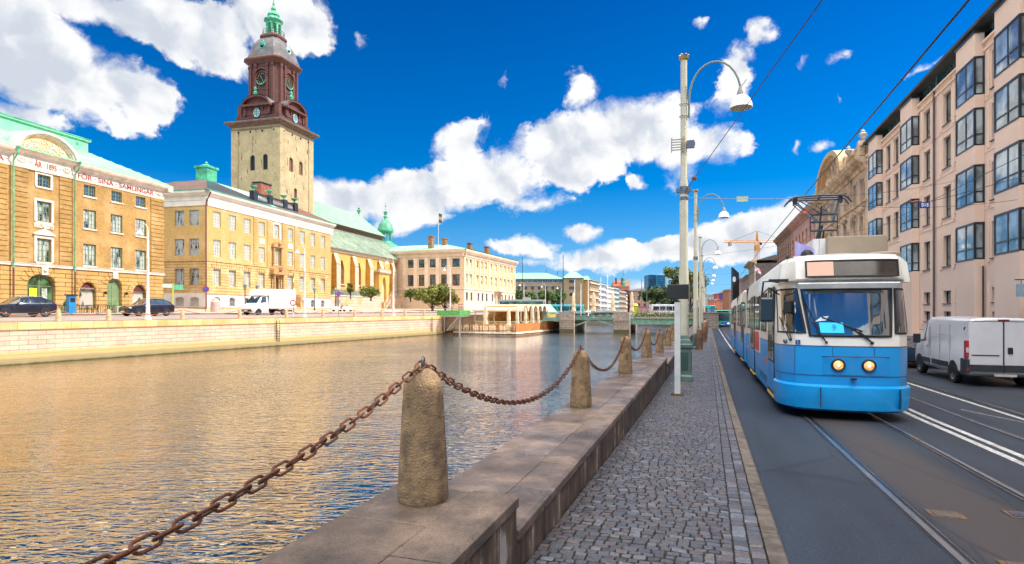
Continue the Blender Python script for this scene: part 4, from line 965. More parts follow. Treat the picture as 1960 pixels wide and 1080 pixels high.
 p = MB(); p.tube([(-.22, -.9, 15.6), (-.2, -.35, 14.6), (-.2, -.14, 13.8), (-.2, -.14, 6.5), (-.25, -.2, 0)], .09, 8); p.build('downpipe', mat('brown_pipe', (.16, .06, .04), .6), root)
palace()
# ================================================================= church tower
def tower():
 F = Frame((535-980)/FPX*110, 110, .275, 4.0); W = 10.5
 root = frame_root('church_tower', F, 'tall pale brick church tower with red upper stages, gold clocks and green spire', 'church tower')
 tbk = brick('tower_brick', (.58, .46, .25), (.47, .37, .19), (.40, .33, .2), w=.3, h=.1, msize=.016, patch=.28, pscale=.5, tint=((.42, .36, .24), .9, .6))
 red = mat('red_oxide_wood', (.10, .032, .022), .6, var=.25, scale=1.2); redd = mat('red_oxide_trim', (.125, .040, .028), .6, var=.2)
 lead = mat('lead_sheet', (.13, .12, .125), .6, 0, var=.3, scale=.8)
 AW = dict(n='tower_arch', nx=1, bars=[], fm=mat('brown_shutter_frame', (.12, .05, .04), .6), gm=mat('brown_shutter', (.20, .10, .07), .6, var=.2), fw=.12, spring=.78)
 AD = dict(n='tower_arch_dark', nx=1, bars=[], fm=darkm, gm=darkm, fw=.12, spring=.78)
 facade(root, (0, 0, 0), 0, W, -.3, 34.15, [(2.85, 4.05, 26.1, 28.75, AW), (5.9, 7.1, 26.1, 28.75, AW), (4.3, 5.3, 21.0, 23.2, AW)], tbk, .35)
 facade(root, (0, W, -math.pi/2), 0, W, -.3, 34.15, [(4.1, 5.15, 25.9, 28.8, AD), (6.9, 7.95, 25.9, 28.8, AD), (5.4, 6.2, 20.4, 22.2, AD)], tbk, .35)
 b = MB(); b.box(W-.01, 0, -.3, W, W, 34.15); b.box(0, W-.01, -.3, W, W, 34.15); b.build('wall', tbk, root)
 pl = MB()
 for x0, x1 in ((0, 1.5), (W-1.5, W)): pl.box(x0+.01, -.12, -.3, x1-.01, .0, 33.6); pl.box(-.12, x0+.01, -.3, 0, x1-.01, 33.6)
 rn = random.Random(3)
 pl.build('corner_pilaster', tbk, root)
 sl = MB()
 for i in range(34):
  z = rn.uniform(17, 33)
  if i % 2: y = rn.uniform(1.8, W-1.8); sl.box(-.02, y, z, .01, y+.1, z+.75)
  else: x = rn.uniform(1.8, W-1.8); sl.box(x, -.02, z, x+.1, .01, z+.75)
 for i in range(4): sl.box(1+i*2.6, -.15, 33.0, 1.25+i*2.6, .01, 33.3); sl.box(-.15, 1+i*2.6, 33.0, .01, 1.25+i*2.6, 33.3)
 sl.build('wall_slot', darkm, root)
 def sqr(h, z, c=W/2): return [(c-h, c-h, z), (c+h, c-h, z), (c+h, c+h, z), (c-h, c+h, z)]
 def oc(h, ch, z, c=W/2): return [(c-h, c-h+ch, z), (c-h+ch, c-h, z), (c+h-ch, c-h, z), (c+h, c-h+ch, z), (c+h, c+h-ch, z), (c+h-ch, c+h, z), (c-h+ch, c+h, z), (c-h, c+h-ch, z)]
 H = W/2
 bd = MB(); bd.loft([sqr(H+.14, 33.55), sqr(H+.14, 33.75)]); bd.build('brick_band', mat('dark_brick_band', (.22, .15, .09), .9), root)
 c1 = MB(); c1.loft([sqr(H+.15, 34.15), sqr(H+.5, 34.5), sqr(H+.95, 34.75), sqr(H+.95, 34.95), sqr(H-.2, 35.35)]); c1.build('cornice', mat('weathered_trim', (.16, .085, .06), .6, var=.3), root)
 ld = MB(); ld.loft([sqr(H+.98, 34.96), sqr(H+.9, 35.08), sqr(H-.5, 35.4)]); ld.build('cornice_flashing', lead, root)
 s1 = MB(); s1.loft([sqr(4.75, 35.2), sqr(4.75, 36.3), sqr(4.3, 36.5), sqr(4.25, 37.9), sqr(4.5, 38.2), sqr(4.55, 38.5), sqr(3.7, 38.8)])
 s1.build('lower_stage', red, root)
 for k in range(4):
  rot = Matrix.Translation((H, H, 0)) @ Matrix.Rotation(k*math.pi/2, 4, 'Z')
  m = MB(); m.T = rot
  A = arch_pts(-3.0, 3.0, 38.25, 39.95); B_ = arch_pts(-2.7, 2.7, 38.25, 39.65)
  m.prism(A+B_[::-1], -5.35, -3.2); m.prism([(-2.75, 36.4), (2.75, 36.4)]+arch_pts(-2.75, 2.75, 38.25, 39.7)[::-1], -4.75, -3.2)
  m.box(-3.15, -5.4, 37.95, 3.15, -4.3, 38.3)
  for x in (-2.5, -1.4, 1.1, 2.2): m.box(x, -4.95, 37.2, x+.3, -4.7, 37.9)
  for s in (-1, 1): m.box(s*4.1-.45, -4.5, 36.4, s*4.1+.45, -3.8, 38.2); m.box(s*2.6-.25, -4.95, 36.4, s*2.6+.25, -4.6, 37.95)
  m.build('pediment', redd, root)
  p = MB(); p.T = rot; p.add([(.62*math.cos(a), -4.86, 36.75+.8*math.sin(a)) for a in [2*math.pi*i/20 for i in range(20)]], [tuple(range(20))]); p.tube([(.62*math.cos(a), -4.87, 36.75+.8*math.sin(a)) for a in [2*math.pi*i/20 for i in range(20)]], .09, 6, 1, closed=True)
  for x in (-.2, .2): p.box(x-.04, -4.9, 36.0, x+.04, -4.86, 37.5, 1)
  for z in (36.35, 36.75, 37.15): p.box(-.58, -4.89, z-.04, .58, -4.86, z+.04, 1)
  p.build('round_window', [glass('blue_glass', (.08, .25, .3)), mat('pale_teal_paint', (.35, .55, .5), .5)], root)
  rl = MB(); rl.T = rot; rl.loft([[(x, -5.4, z+.02) for x, z in arch_pts(-3.08, 3.08, 38.27, 40.02)], [(x, -3.1, z+.02) for x, z in arch_pts(-3.08, 3.08, 38.27, 40.02)]], caps=False, closed=False)
  rl.build('pediment_roof', lead, root)
  ck = MB(); ck.T = rot; c0 = -3.44
  ck.add([(1.12*math.cos(a), c0, 43.8+1.12*math.sin(a)) for a in [2*math.pi*i/28 for i in range(28)]], [tuple(range(28))])
  ck.build('clock_face', mat('black_clock_face', (.012, .012, .014), .35, var=0) if k != 0 else mat('dark_clock_face', (.05, .04, .02), .35, var=0), root)
  gl = MB(); gl.T = rot; gold = mat('gilding', (.62, .40, .08), .35, .6, var=.1)
  for i in range(12):
   a = i*math.pi/6; rmt = Matrix.Rotation(-a, 3, 'Y'); cc = Vector((math.sin(a)*.88, c0-.03, 43.8+math.cos(a)*.88)); gl.cbox(cc, (.09, .03, .27), 0, rmt)
   if i % 3 == 0: gl.cbox(cc+Vector((math.cos(a)*.1, 0, -math.sin(a)*.1)), (.05, .03, .27), 0, rmt)
  for ang, l, w in ((math.radians(325), .5, .11), (math.radians(155), .78, .08)):
   rmt = Matrix.Rotation(-ang, 3, 'Y').to_4x4().to_3x3(); d = Vector((math.sin(ang), 0, math.cos(ang))); gl.cbox(Vector((0, c0-.06, 43.8))+d*l*.45, (w, .03, l*1.1), 0, Matrix.Rotation(ang, 3, 'Y'))
  gl.build('clock_hands_and_numerals', gold, root)
  rg = MB(); rg.T = rot; rg.tube([(1.26*math.cos(a), c0-.05, 43.8+1.26*math.sin(a)) for a in [2*math.pi*i/24 for i in range(24)]], .13, 6, closed=True); rg.build('clock_surround', red, root)
  gb = MB(); gb.T = rot; gb.tube([(1.12*math.cos(a), c0-.2, 43.75+1.22*math.sin(a)) for a in [math.radians(d) for d in range(200, 341, 10)]], [.06, .07, .09, .11, .13, .14, .15, .16, .15, .14, .13, .11, .09, .07, .06], 6)
  gb.build('garland', mat('teal_copper', (.07, .32, .24), .5), root)
  us = MB(); us.T = rot; us.lathe([(.28, 0), (.16, .15), (.2, .35), (.42, .75), (.45, 1.05), (.2, 1.25), (.18, 1.4), (.3, 1.6), (.25, 1.95), (.05, 2.15)], 10, (-.6, -4.4, 39.75)); us.build('urn', copperb, root, smooth=True)
  ps = MB(); ps.T = rot
  for x in (-2.65, -1.5, 1.05, 2.2): ps.box(x, -3.62, 38.8, x+.45, -3.3, 46.6); ps.box(x-.08, -3.7, 46.0, x+.53, -3.3, 46.5)
  ps.box(-2.6, -3.5, 41.6, 2.6, -3.3, 41.75); ps.prism(arch_pts(-1.55, 1.55, 44.2, 45.7)+arch_pts(-1.38, 1.38, 44.2, 45.5)[::-1], -3.75, -3.4)
  ps.build('pilaster', redd, root)
  ow = MB(); ow.T = rot @ Matrix.Translation((0, -3.05, 50.0)); ow.tube([(.55*math.cos(a), -.3, .62*math.sin(a)) for a in [2*math.pi*i/16 for i in range(16)]], .17, 6, closed=True); ow.lathe([(.62, 0), (.62, .5)], 12); ow.sph((0, -.1, .95), .22)
  ow.build('oval_dormer', mat('pale_teal_paint', (.35, .55, .5), .5) if k == 0 else mat('teal_copper', (.07, .32, .24), .5), root)
  od = MB(); od.T = ow.T; od.add([(.5*math.cos(a), -.32, .56*math.sin(a)) for a in [2*math.pi*i/16 for i in range(16)]], [tuple(range(16))]); od.build('dormer_pane', darkm, root)
 s2 = MB(); s2.loft([oc(3.45, .9, 38.6), oc(3.4, .9, 46.6)]); s2.build('clock_stage', red, root)
 c2 = MB(); c2.loft([oc(3.5, .9, 46.55), oc(3.75, .9, 46.9), oc(4.2, .95, 47.3), oc(4.2, .95, 47.55), oc(3.8, .95, 47.9)]); c2.build('cornice', redd, root)
 dm = MB(); dm.loft([oc(3.85, .95, 47.8), oc(3.7, .95, 48.4), oc(3.4, .9, 49.5), oc(2.95, .85, 50.7), oc(2.35, .7, 51.7), oc(1.75, .55, 52.3)]); dm.build('dome', lead, root)
 c3 = MB(); c3.loft([oc(1.75, .5, 52.1), oc(2.0, .55, 52.5), oc(2.0, .55, 52.75), oc(1.75, .5, 53.1)]); c3.build('lantern_base', redd, root)
 ln = MB()
 for i in range(8):
  a = math.pi/8+i*math.pi/4; ln.cbox((H+1.22*math.cos(a), H+1.22*math.sin(a), 54.4), (.36, .36, 2.7), 0, Matrix.Rotation(a, 3, 'Z'))
 cr = [(1.45, 55.3), (1.45, 55.75), (1.85, 56.05), (1.85, 56.25), (1.3, 56.6), (1.05, 56.9), (1.2, 57.2), (1.05, 57.55), (.55, 57.9), (.32, 58.15), (.5, 58.45), (.4, 58.75), (.14, 59.0), (.14, 59.3), (.26, 59.5), (.12, 59.7), (.07, 60.2), (.05, 61.4)]
 ln.lathe(cr, 8, (H, H, 0), rot0=math.pi/8); ln.lathe([(1.5, 53.0), (1.4, 53.25), (1.35, 53.4)], 8, (H, H, 0), rot0=math.pi/8)
 ln.build('lantern', copperb, root)
 rl = MB()
 for z in (53.45, 53.95): rl.tube([(H+2.05*math.cos(a), H+2.05*math.sin(a), z) for a in [math.pi/8+i*math.pi/4 for i in range(8)]], .035, 4, closed=True)
 for i in range(24): a = math.pi/8+i*math.pi/12; rl.tube([(H+1.98*math.cos(a), H+1.98*math.sin(a), 52.9), (H+1.98*math.cos(a), H+1.98*math.sin(a), 53.95)], .025, 4)
 rl.build('railing', darkm, root)
tower()
# ================================================================= church nave
def church():
 F = Frame((631-980)/FPX*116, 116, .245, 4.0); L_ = 37.0
 root = frame_root('church_nave', F, 'yellow church nave with buttresses, pointed red windows and two green copper roofs', 'church')
 yw = mat('yellow_render', (.66, .41, .11), .8, var=.12, scale=.4); yl = mat('cream_stone', (.58, .48, .34), .8, var=.15)
 redf = mat('red_window_frame', (.30, .07, .035), .6)
 PW = dict(n='gothic', nx=3, bars=[.2, .4, .6], fm=redf, gm=glass('church_glass', (.10, .12, .10)), fw=.22, bw=.1, spring=.62, kind='pointed')
 ops = [(c-.95, c+.95, 5.1, 9.95, PW) for c in (4.6, 11.7, 24.1, 30.4)]
 facade(root, (0, 0, 0), 0, L_, -.5, 12.0, ops, yw, .35)
 b = MB()
 b.box(-1, 13, -.5, L_, 13.2, 12); b.box(L_-.01, 0, -.5, L_, 13, 12); b.box(-1, 0, -.5, 0, 13, 12); b.build('rear_wall', yw, root)
 bt = MB(); bs = MB()
 for x in (1.6, 8.9, 15.6, 21.0, 27.6, 33.9):
  bt.box(x-.7, -.95, -.5, x+.7, 0, 9.0); bt.prism([(-.95, 9.0), (-.3, 10.8), (0, 11.0), (0, 9.0)], x-.7, x+.7, 'x')
  bs.box(x-.75, -1.05, -.5, x+.75, -.952, 9.0); bs.add([(x-.75, -1.05, 9.0), (x+.75, -1.05, 9.0), (x+.75, -.35, 11.1), (x-.75, -.35, 11.1), (x-.75, -1.05, 8.8), (x+.75, -1.05, 8.8), (x+.75, -.35, 10.9), (x-.75, -.35, 10.9)], [(0, 1, 2, 3), (4, 5, 6, 7), (0, 1, 5, 4), (1, 2, 6, 5), (2, 3, 7, 6), (3, 0, 4, 7)])
 bt.build('buttress', mat('ochre_render', (.56, .27, .04), .8, var=.15), root); bs.build('buttress_facing', yl, root)
 sl = MB()
 for c in (4.6, 11.7, 24.1, 30.4): sl.box(c-1.2, -.3, 4.85, c+1.2, 0, 5.08)
 cornice(sl, -1, L_+.4, [(.1, 11.3), (-.2, 11.3), (-.5, 11.8), (-.6, 12.0), (.1, 12.05)]); sl.build('stone_trim', yl, root)
 p = MB(); p.box(18.0, -1.6, -.5, 19.4, 0, 8.0); p.box(21.6, -1.6, -.5, 23.0, 0, 8.0); p.prism([(19.4, 8.0)]+arch_pts(19.4, 21.6, 5.2, 7.4, 'pointed')+[(21.6, 8.0)], -1.6, 0); p.box(17.8, -1.8, 8.0, 23.2, 0, 8.3); p.build('porch', yw, root)
 pc = MB(); pc.box(17.6, -1.95, 8.3, 23.4, 0, 8.75)
 for i in range(12): pc.box(17.7+i*.48, -1.9, 8.75, 17.95+i*.48, -1.6, 9.1); pc.prism([(17.7+i*.48, 8.3), (17.9+i*.48, 8.0), (18.1+i*.48, 8.3)], -1.9, -1.7)
 pc.tube([(20.5, -1.8, 8.7), (20.5, -1.8, 11.0)], .12, 6); pc.box(20.0, -1.88, 10.1, 21.0, -1.72, 10.3); pc.build('battlement', mat('grey_stone', (.55, .48, .40), .8, var=.2), root)
 dp = MB(); dp.box(19.5, -.05, 0, 21.5, .0, 6.5); dp.build('porch_door', mat('grey_door', (.30, .26, .22), .7), root)
 old = brick('weathered_copper_sheet', (.36, .44, .33), (.27, .37, .28), (.16, .20, .15), w=2.2, h=.55, msize=.05, vert=True, bump=.5, rough=.6, patch=.35)
 r = MB(); r.add([(-1, -.8, 12.0), (L_, -.8, 12.0), (L_+2.5, 4, 12.0), (L_-2.2, 6, 17.4), (-1, 6, 17.4)], [(0, 1, 3, 4), (1, 2, 3)])
 seams(r, (-1, -.8, 12.0), (L_, -.8, 12.0), (L_, 6, 17.4), (-1, 6, 17.4), .55, h=.05); r.build('aisle_roof', old, root)
 bd = MB(); bd.add([(-1, 6, 17.4), (L_-2.2, 6, 17.4), (L_-2.2, 5.6, 18.5), (-1, 5.6, 18.5), (L_, 14, 17.4), (L_, 14, 18.5)], [(0, 1, 2, 3), (1, 4, 5, 2)]); bd.box(-1, 5.3, 18.2, L_-2.0, 6, 18.45); bd.build('red_band', mat('red_oxide_trim', (.125, .040, .028), .6), root)
 r2 = MB(); r2.add([(-1, 5.2, 18.45), (L_-1.8, 5.2, 18.45), (L_-4.8, 11, 23.7), (-1, 11, 23.7), (L_-1.5, 16.5, 18.45), (-1, 16.5, 18.45)], [(0, 1, 2, 3), (1, 4, 2), (3, 2, 4, 5)])
 seams(r2, (-1, 5.2, 18.45), (L_-1.8, 5.2, 18.45), (L_-4.8, 11, 23.7), (-1, 11, 23.7), .6); r2.build('main_roof', copper, root)
 fn = MB(); fn.lathe([(.35, 0), (.15, .3), (.3, .8), (.55, 1.2), (.2, 1.5), (.3, 1.9), (.06, 2.2), (.04, 2.6)], 10, (L_-4.8, 11, 23.6)); fn.build('roof_finial', copperd, root, smooth=True)
 c = (40, 7.5, 0)
 a = MB(); a.lathe([(5.5, -.5), (5.5, 11.6)], 12, c); a.build('apse_wall', yl, root)
 d = MB(); d.lathe([(6.2, 11.6), (6.2, 12.0), (6.0, 12.6), (5.4, 14.2), (4.5, 15.6), (3.3, 16.7), (1.9, 17.5), (1.8, 17.8)], 12, c)
 for i in range(8):
  an = i*math.pi/4; d.cbox((c[0]+1.35*math.cos(an), c[1]+1.35*math.sin(an), 19.0), (.35, .3, 2.5), 0, Matrix.Rotation(an, 3, 'Z'))
 d.lathe([(1.75, 20.0), (2.1, 20.4), (2.1, 20.7), (1.95, 21.2), (1.7, 22.2), (1.1, 23.0), (.45, 23.5), (.3, 24.0), (.55, 24.3), (.25, 24.7), (.5, 25.2), (.5, 25.6), (.1, 25.9)], 12, c)
 d.tube([(40, 7.5, 25.8), (40, 7.5, 28.0)], .06, 6); d.box(39.5, 7.44, 27.0, 40.5, 7.56, 27.12)
 d.build('apse_dome', copperd, root, smooth=True)
church()
# ================================================================= grey-cream exchange building with flag
def exchange():
 F = Frame((888-980)/FPX*140, 140, .339, 4.0); X1 = 38.0; D = 30
 root = frame_root('exchange_building', F, 'cream stone building with pilasters, narrow windows and low green roof with a flag', 'building')
 cs = mat('cream_ashlar', (.72, .58, .44), .8, var=.10, scale=.5); cy = mat('cream_yellow_panel', (.74, .55, .27), .8, var=.1);
 EW = dict(n='ex', nx=2, bars=[.5], fm=wframe, gm=curtain('ex_glass', (.72, .68, .62), (.05, .05, .05), .1), fw=.12, bw=.06)
 ED = dict(n='exd', nx=2, bars=[.6], fm=mat('dark_green_frame', (.02, .04, .03), .4), gm=winblue, fw=.09, bw=.06)
 cx = [1.42, 4.15, 8.5, 11.36, 14.25, 18.1, 21.7, 25.5, 28.95, 32.1, 35.0]
 ops = []
 for c in cx:
  ops += [(c-.66, c+.66, 10.28, 12.05, EW), (c-.66, c+.66, 6.15, 8.47, EW)]
 facade(root, (0, 0, 0), 0, X1, 4.9, 12.6, ops, cy, .25)
 lo = [(c-.6, c+.6, 2.1, 4.08, ED) for c in (1.8, 4.6, 9.1, 11.9, 14.8, 19.0, 26.5, 29.5, 32.6, 35.4)]+[(21.8, 24.0, .3, 4.1, dict(n='exdoor', nx=2, bars=[.6], fm=mat('brown_door_frame', (.10, .045, .03), .5), gm=MC['brown_door'], fw=.2, bw=.1, spring=.7, part='door'))]
 facade(root, (0, 0, 0), 0, X1, -.3, 4.9, lo, cs, .25, name='ground_floor_wall')
 def hx(px):   # where a bearing meets the plane x=0 of the side wall
  a = (px-980)/FPX; return (F.ox-a*F.oy)/(a*F.p[1]-F.p[0])
 SX = [(hx(600+p/3.8575)) for p in (1052, 969, 885, 804, 723)]
 sides = (0, D, -math.pi/2); so_ = []
 for y in SX+[SX[-1]+5.0]:
  so_ += [(D-y-.95, D-y+.95, 10.0, 12.0, ED), (D-y-.95, D-y+.95, 5.6, 8.3, ED)]
 facade(root, sides, 0, D, -.3, 12.6, so_, mat('tan_ashlar', (.66, .48, .31), .8, var=.1), .25, name='side_wall')
 b = MB(); b.box(0, D, -.3, X1, D+.1, 12.6); b.box(X1-.05, 0, -.3, X1, D, 12.6); b.build('rear_wall', cs, root)
 t = MB()
 for x in (0, 2.35, 6.2, 9.7, 12.6, 16.2, 20.0, 23.4, 27.2, 30.4, 33.4, 36.9): t.box(x+.02, -.14, 5.15, x+(.95 if x in (0, 6.2, 16.2, 36.9) else .45), .0, 12.4)
 t.box(-.12, -.15, 4.75, X1+.1, 0, 5.1); t.box(-.12, 0, 4.75, 0, D, 5.1); t.box(-.06, -.1, 9.15, X1, 0, 9.4)
 for c in cx:
  t.box(c-.85, -.2, 12.07, c+.85, 0, 12.2); t.box(c-.85, -.2, 8.5, c+.85, 0, 8.68)
 for y in SX+[SX[-1]+5]:
  t.box(-.12, y+1.4, 4.9, 0, y+2.3, 12.4); t.box(-.1, y-1.1, 9.7, 0, y+1.1, 9.95)
 cornice(t, -.6, X1+.8, [(.1, 12.5), (-.15, 12.5), (-.2, 13.1), (-.75, 13.5), (-.9, 13.9), (-.9, 14.1), (.1, 14.15)])
 t.prism([(.1, 12.5), (-.15, 12.5), (-.2, 13.1), (-.75, 13.5), (-.9, 13.9), (-.9, 14.1), (.1, 14.15)], -.6, D+.5, 'y')
 dentils(t, -.5, X1+.5, 13.15, 13.45, -.6, -.2, .8, .35)
 t.build('stone_trim', cs, root)
 bl = MB(); bl.box(20.6, -1.6, 4.7, 25.2, 0, 5.0); bl.box(20.6, -1.6, 5.0, 25.2, -1.45, 5.9); bl.box(21.0, -.5, .0, 21.5, 0, 4.7); bl.box(24.3, -.5, 0, 24.8, 0, 4.7); bl.build('balcony', cs, root)
 r = hip_roof(-.95, X1+.85, -.95, D+.9, 14.15, 16.4, 9.5, flat=1, seam=1.0); r.build('roof', copper, root)
 rd = MB(); rd.add([(8.6, 8.5, 16.45), (X1-8.6, 8.5, 16.45), (X1-8.6, 9.2, 16.6), (8.6, 9.2, 16.6), (X1+.8, -.9, 14.4), (0, -.9, 14.4)], [(0, 1, 2, 3)]); rd.add([(.2, -.8, 14.3), (X1+.6, -.8, 14.3), (X1-8.7, 8.3, 16.44), (8.8, 8.3, 16.44)], [(0, 1, 2, 3)]); rd.build('dark_roof_slope', mat('dark_roof', (.03, .035, .05), .35, var=.2), root)
 cm = mat('chimney_brick', (.28, .15, .08), .85, var=.3)
 for x, y in ((-.5+2.5, 9.5), (7.5, 8.5), (19, 6.5), (29.0, 5.5)):
  c = MB(); c.box(x-.7, y-.5, 14.8, x+.7, y+.5, 17.6); c.box(x-.85, y-.65, 17.6, x+.85, y+.65, 17.8); c.build('chimney', cm, root)
 f = MB(); f.tube([(6.0, 9.5, 15.5), (6.0, 9.5, 24.5)], .07, 6); f.build('flagpole', wframe, root)
 fl = MB(); n = 8
 rings = [[(6.05+i*.28, 9.5+.25*math.sin(i*.9), 24.2-z-.05*i) for z in (0, .8, 1.6, 2.4)] for i in range(n)]
 fl.loft(rings, caps=False, closed=False);
 for k in range(len(fl.m)): fl.m[k] = 1 if k % 3 == 1 else 0
 fl.build('flag', [mat('flag_blue', (.02, .05, .12), .7), mat('flag_gold', (.35, .25, .06), .7)], root)
exchange()
# ================================================================= right-hand street front
GO = S(12.5, 50); GB = 1.3
G = Frame(GO.x, GO.y, -math.sin(TH), GB, -math.cos(TH))     # x runs towards the camera, y into the block
def bay_block():
 root = frame_root('office_building', G, 'salmon rendered building with dark-framed box bay windows, right side', 'building')
 pk = mat('salmon_render', (.84, .64, .51), .85, c2=(.77, .57, .45), scale=.35, bump=.25, bscale=25)
 pk2 = mat('salmon_pilaster', (.84, .64, .49), .85, var=.06, scale=.5)
 fr = mat('bay_frame', (.022, .028, .036), .35, var=.2)
 gl = glass('bay_glass', (.26, .32, .34), rough=.03, wav=.03); gd = curtain('dark_curtained', (.12, .15, .13), (.012, .02, .022), 4)
 W1 = dict(n='narrow', nx=1, bars=[.28], fm=fr, gm=gd, fw=.07, bw=.05); W2 = dict(n='smallw', nx=1, bars=[], fm=fr, gm=gd, fw=.05)
 X0, X1 = -6.0, 52.0
 cols = [-4.5, .16, 2.08, 4.03, 8.25, 11.44, 13.3, 17.43]+[21.6, 24.9, 27.0, 31.2, 34.4, 36.5, 40.7, 44.0, 46.0, 50]
 bays = [(-3.77, -1.41), (4.47, 6.81), (13.8, 16.04), (18.12, 20.4), (27.4, 29.7), (37.0, 39.3), (46.5, 48.8)]
 fl = [(4.93, 6.62), (7.62, 9.37), (10.36, 12.08), (12.78, 14.53)]
 ops = []
 for c in cols:
  w = .43
  ops += [(c-.68, c+.42, a, b, W1) for a, b in fl]+[(c-.66, c+.42, 2.88, 3.58, W2), (c-.66, c+.42, 1.85, 2.44, W2)]
 facade(root, (0, 0, 0), X0, X1, -.4, 15.25, ops, pk, .22)
 t = MB()
 for c in cols:
  t.box(c-1.08, -.05, 4.75, c-.80, 0, 6.8);
  for a, b in fl[1:]: t.box(c-1.08, -.05, a-.25, c-.80, 0, b+.15)
  t.box(c-1.08, -.04, 1.6, c-.80, 0, 3.75)
 t.build('pilaster_panel', pk2, root)
 ln = MB();
 for z in (7.25, 9.95, 12.4): ln.box(X0, -.03, z, X1, 0, z+.035)
 ln.box(X0, -.09, 14.78, X1, 0, 14.9); ln.box(X0, -.15, 15.15, X1, .3, 15.25); ln.build('string_course', pk2, root)
 sl = MB()
 for c in cols[:14]:
  for a, b in fl: sl.box(c-.74, -.07, a-.045, c+.46, .05, a-.005)
  for a in (2.88, 1.85): sl.box(c-.70, -.05, a-.035, c+.45, .05, a-.005)
 sl.build('window_sill', fr, root)
 pj = .42; bfm = MB(); bfm_done = {}
 for a, b in bays:
  st = MB(); zs = [-.4]+[z for f in fl for z in (f[0], f[1]+.08)]+[15.72]
  for z0, z1 in zip(zs[0::2], zs[1::2]): st.box(a, -pj, z0, b, .0, z1)
  st.build('bay_apron', pk, root, bevel=.02)
  cp = MB(); cp.box(a-.05, -pj-.05, 15.72, b+.05, .6, 15.80); cp.build('bay_cap', fr, root)
 for f0, f1 in fl:
  h = f1-f0+.08; w = 2.24
  for a, b in bays:
   w = b-a
   key = round(w, 2), round(h, 2)
   if key not in bfm_done:
    m = MB(); m.box(0, -pj-.02, 0, w, 0, .07); m.box(0, -pj-.02, h-.09, w, 0, h)
    for x in (0, w-.09): m.box(x, -pj-.02, .07, x+.09, -pj+.07, h-.09)
    for x in (w*.55,): m.box(x-.035, -pj-.01, .07, x+.035, -pj+.05, h-.09)
    for x in (0, w-.08): m.box(x, -.08, .07, x+.08, 0, h-.09)
    m.box(.09, -pj-.012, h*.30-.03, w-.09, -pj+.05, h*.30+.03); m.box(0.005, -pj+.07, h*.30-.03, .07, -.08, h*.30+.03); m.box(w-.07, -pj+.07, h*.30-.03, w-.005, -.08, h*.30+.03)
    g_ = MB(); g_.quad((.05, -pj+.02, .05), (w-.05, -pj+.02, .05), (w-.05, -pj+.02, h-.05), (.05, -pj+.02, h-.05)); g_.quad((w-.04, -pj+.04, .05), (w-.04, -.04, .05), (w-.04, -.04, h-.05), (w-.04, -pj+.04, h-.05)); g_.quad((.04, -pj+.04, .05), (.04, -.04, .05), (.04, -.04, h-.05), (.04, -pj+.04, h-.05))
    o = m.build('bay_window', fr, root); p = g_.build('pane', gl, o); bfm_done[key] = (o.data, p.data)
   else:
    o = bpy.data.objects.new('bay_window', bfm_done[key][0]); col.objects.link(o); o.parent = root
    p = bpy.data.objects.new('pane', bfm_done[key][1]); col.objects.link(p); p.parent = o
   o.location = (a, 0, f0)
 at = MB(); at.box(X0, .35, 15.25, X1, .5, 16.15); at.build('attic_glazing', glass('attic_glass', (.03, .07, .09)), root)
 am = MB(); x = X0
 while x < X1: am.box(x, .28, 15.25, x+.09, .36, 16.1); x += 1.05
 for x in (-2.4, 3.0, 9.3, 13.2, 17.3): am.box(x, .1, 15.25, x+.14, .5, 16.1)
 am.build('attic_mullion', mat('teal_frame', (.03, .12, .14), .4), root)
 rf = MB(); rf.prism([(-.35, 16.15), (-.35, 16.32), (1.2, 16.9), (12, 18.0), (12, 16.1), (.6, 16.1)], X0, X1, 'x'); rf.build('roof', mat('dark_grey_roof', (.05, .06, .065), .6, var=.2), root)
 eb = MB(); eb.box(X0, 11.9, -.4, X1, 12, 16); eb.box(X0, .01, -.4, X0+.02, 12, 16.1); eb.build('rear_wall', pk, root)
 dp = MB(); dp.tube([(9.62, -.1, 15.3), (9.62, -.1, 0)], .06, 8); dp.build('downpipe', mat('grey_brown_pipe', (.12, .09, .09), .5), root)
 dp = MB(); dp.tube([(16.12, -.1, 4.6), (16.12, -.1, 0)], .035, 8); dp.build('downpipe', darkm, root)
 p = G.hit(1945, 556, -1.0); r = empty('hanging_sign', G.W(p[0], -.55, p[1]), G.rot, 'blank pale blue sign hanging from a dark bracket on the salmon facade', 'sign')
 m = MB(); m.box(-.02, -.45, -.25, .02, .45, .25); m.build('panel', mat('pale_blue_sign', (.25, .38, .45), .5), r); m = MB(); m.box(-.02, -.5, .40, .02, .55, .44); m.box(-.01, -.3, .25, .01, -.28, .4); m.build('bracket', darkm, r)
bay_block()
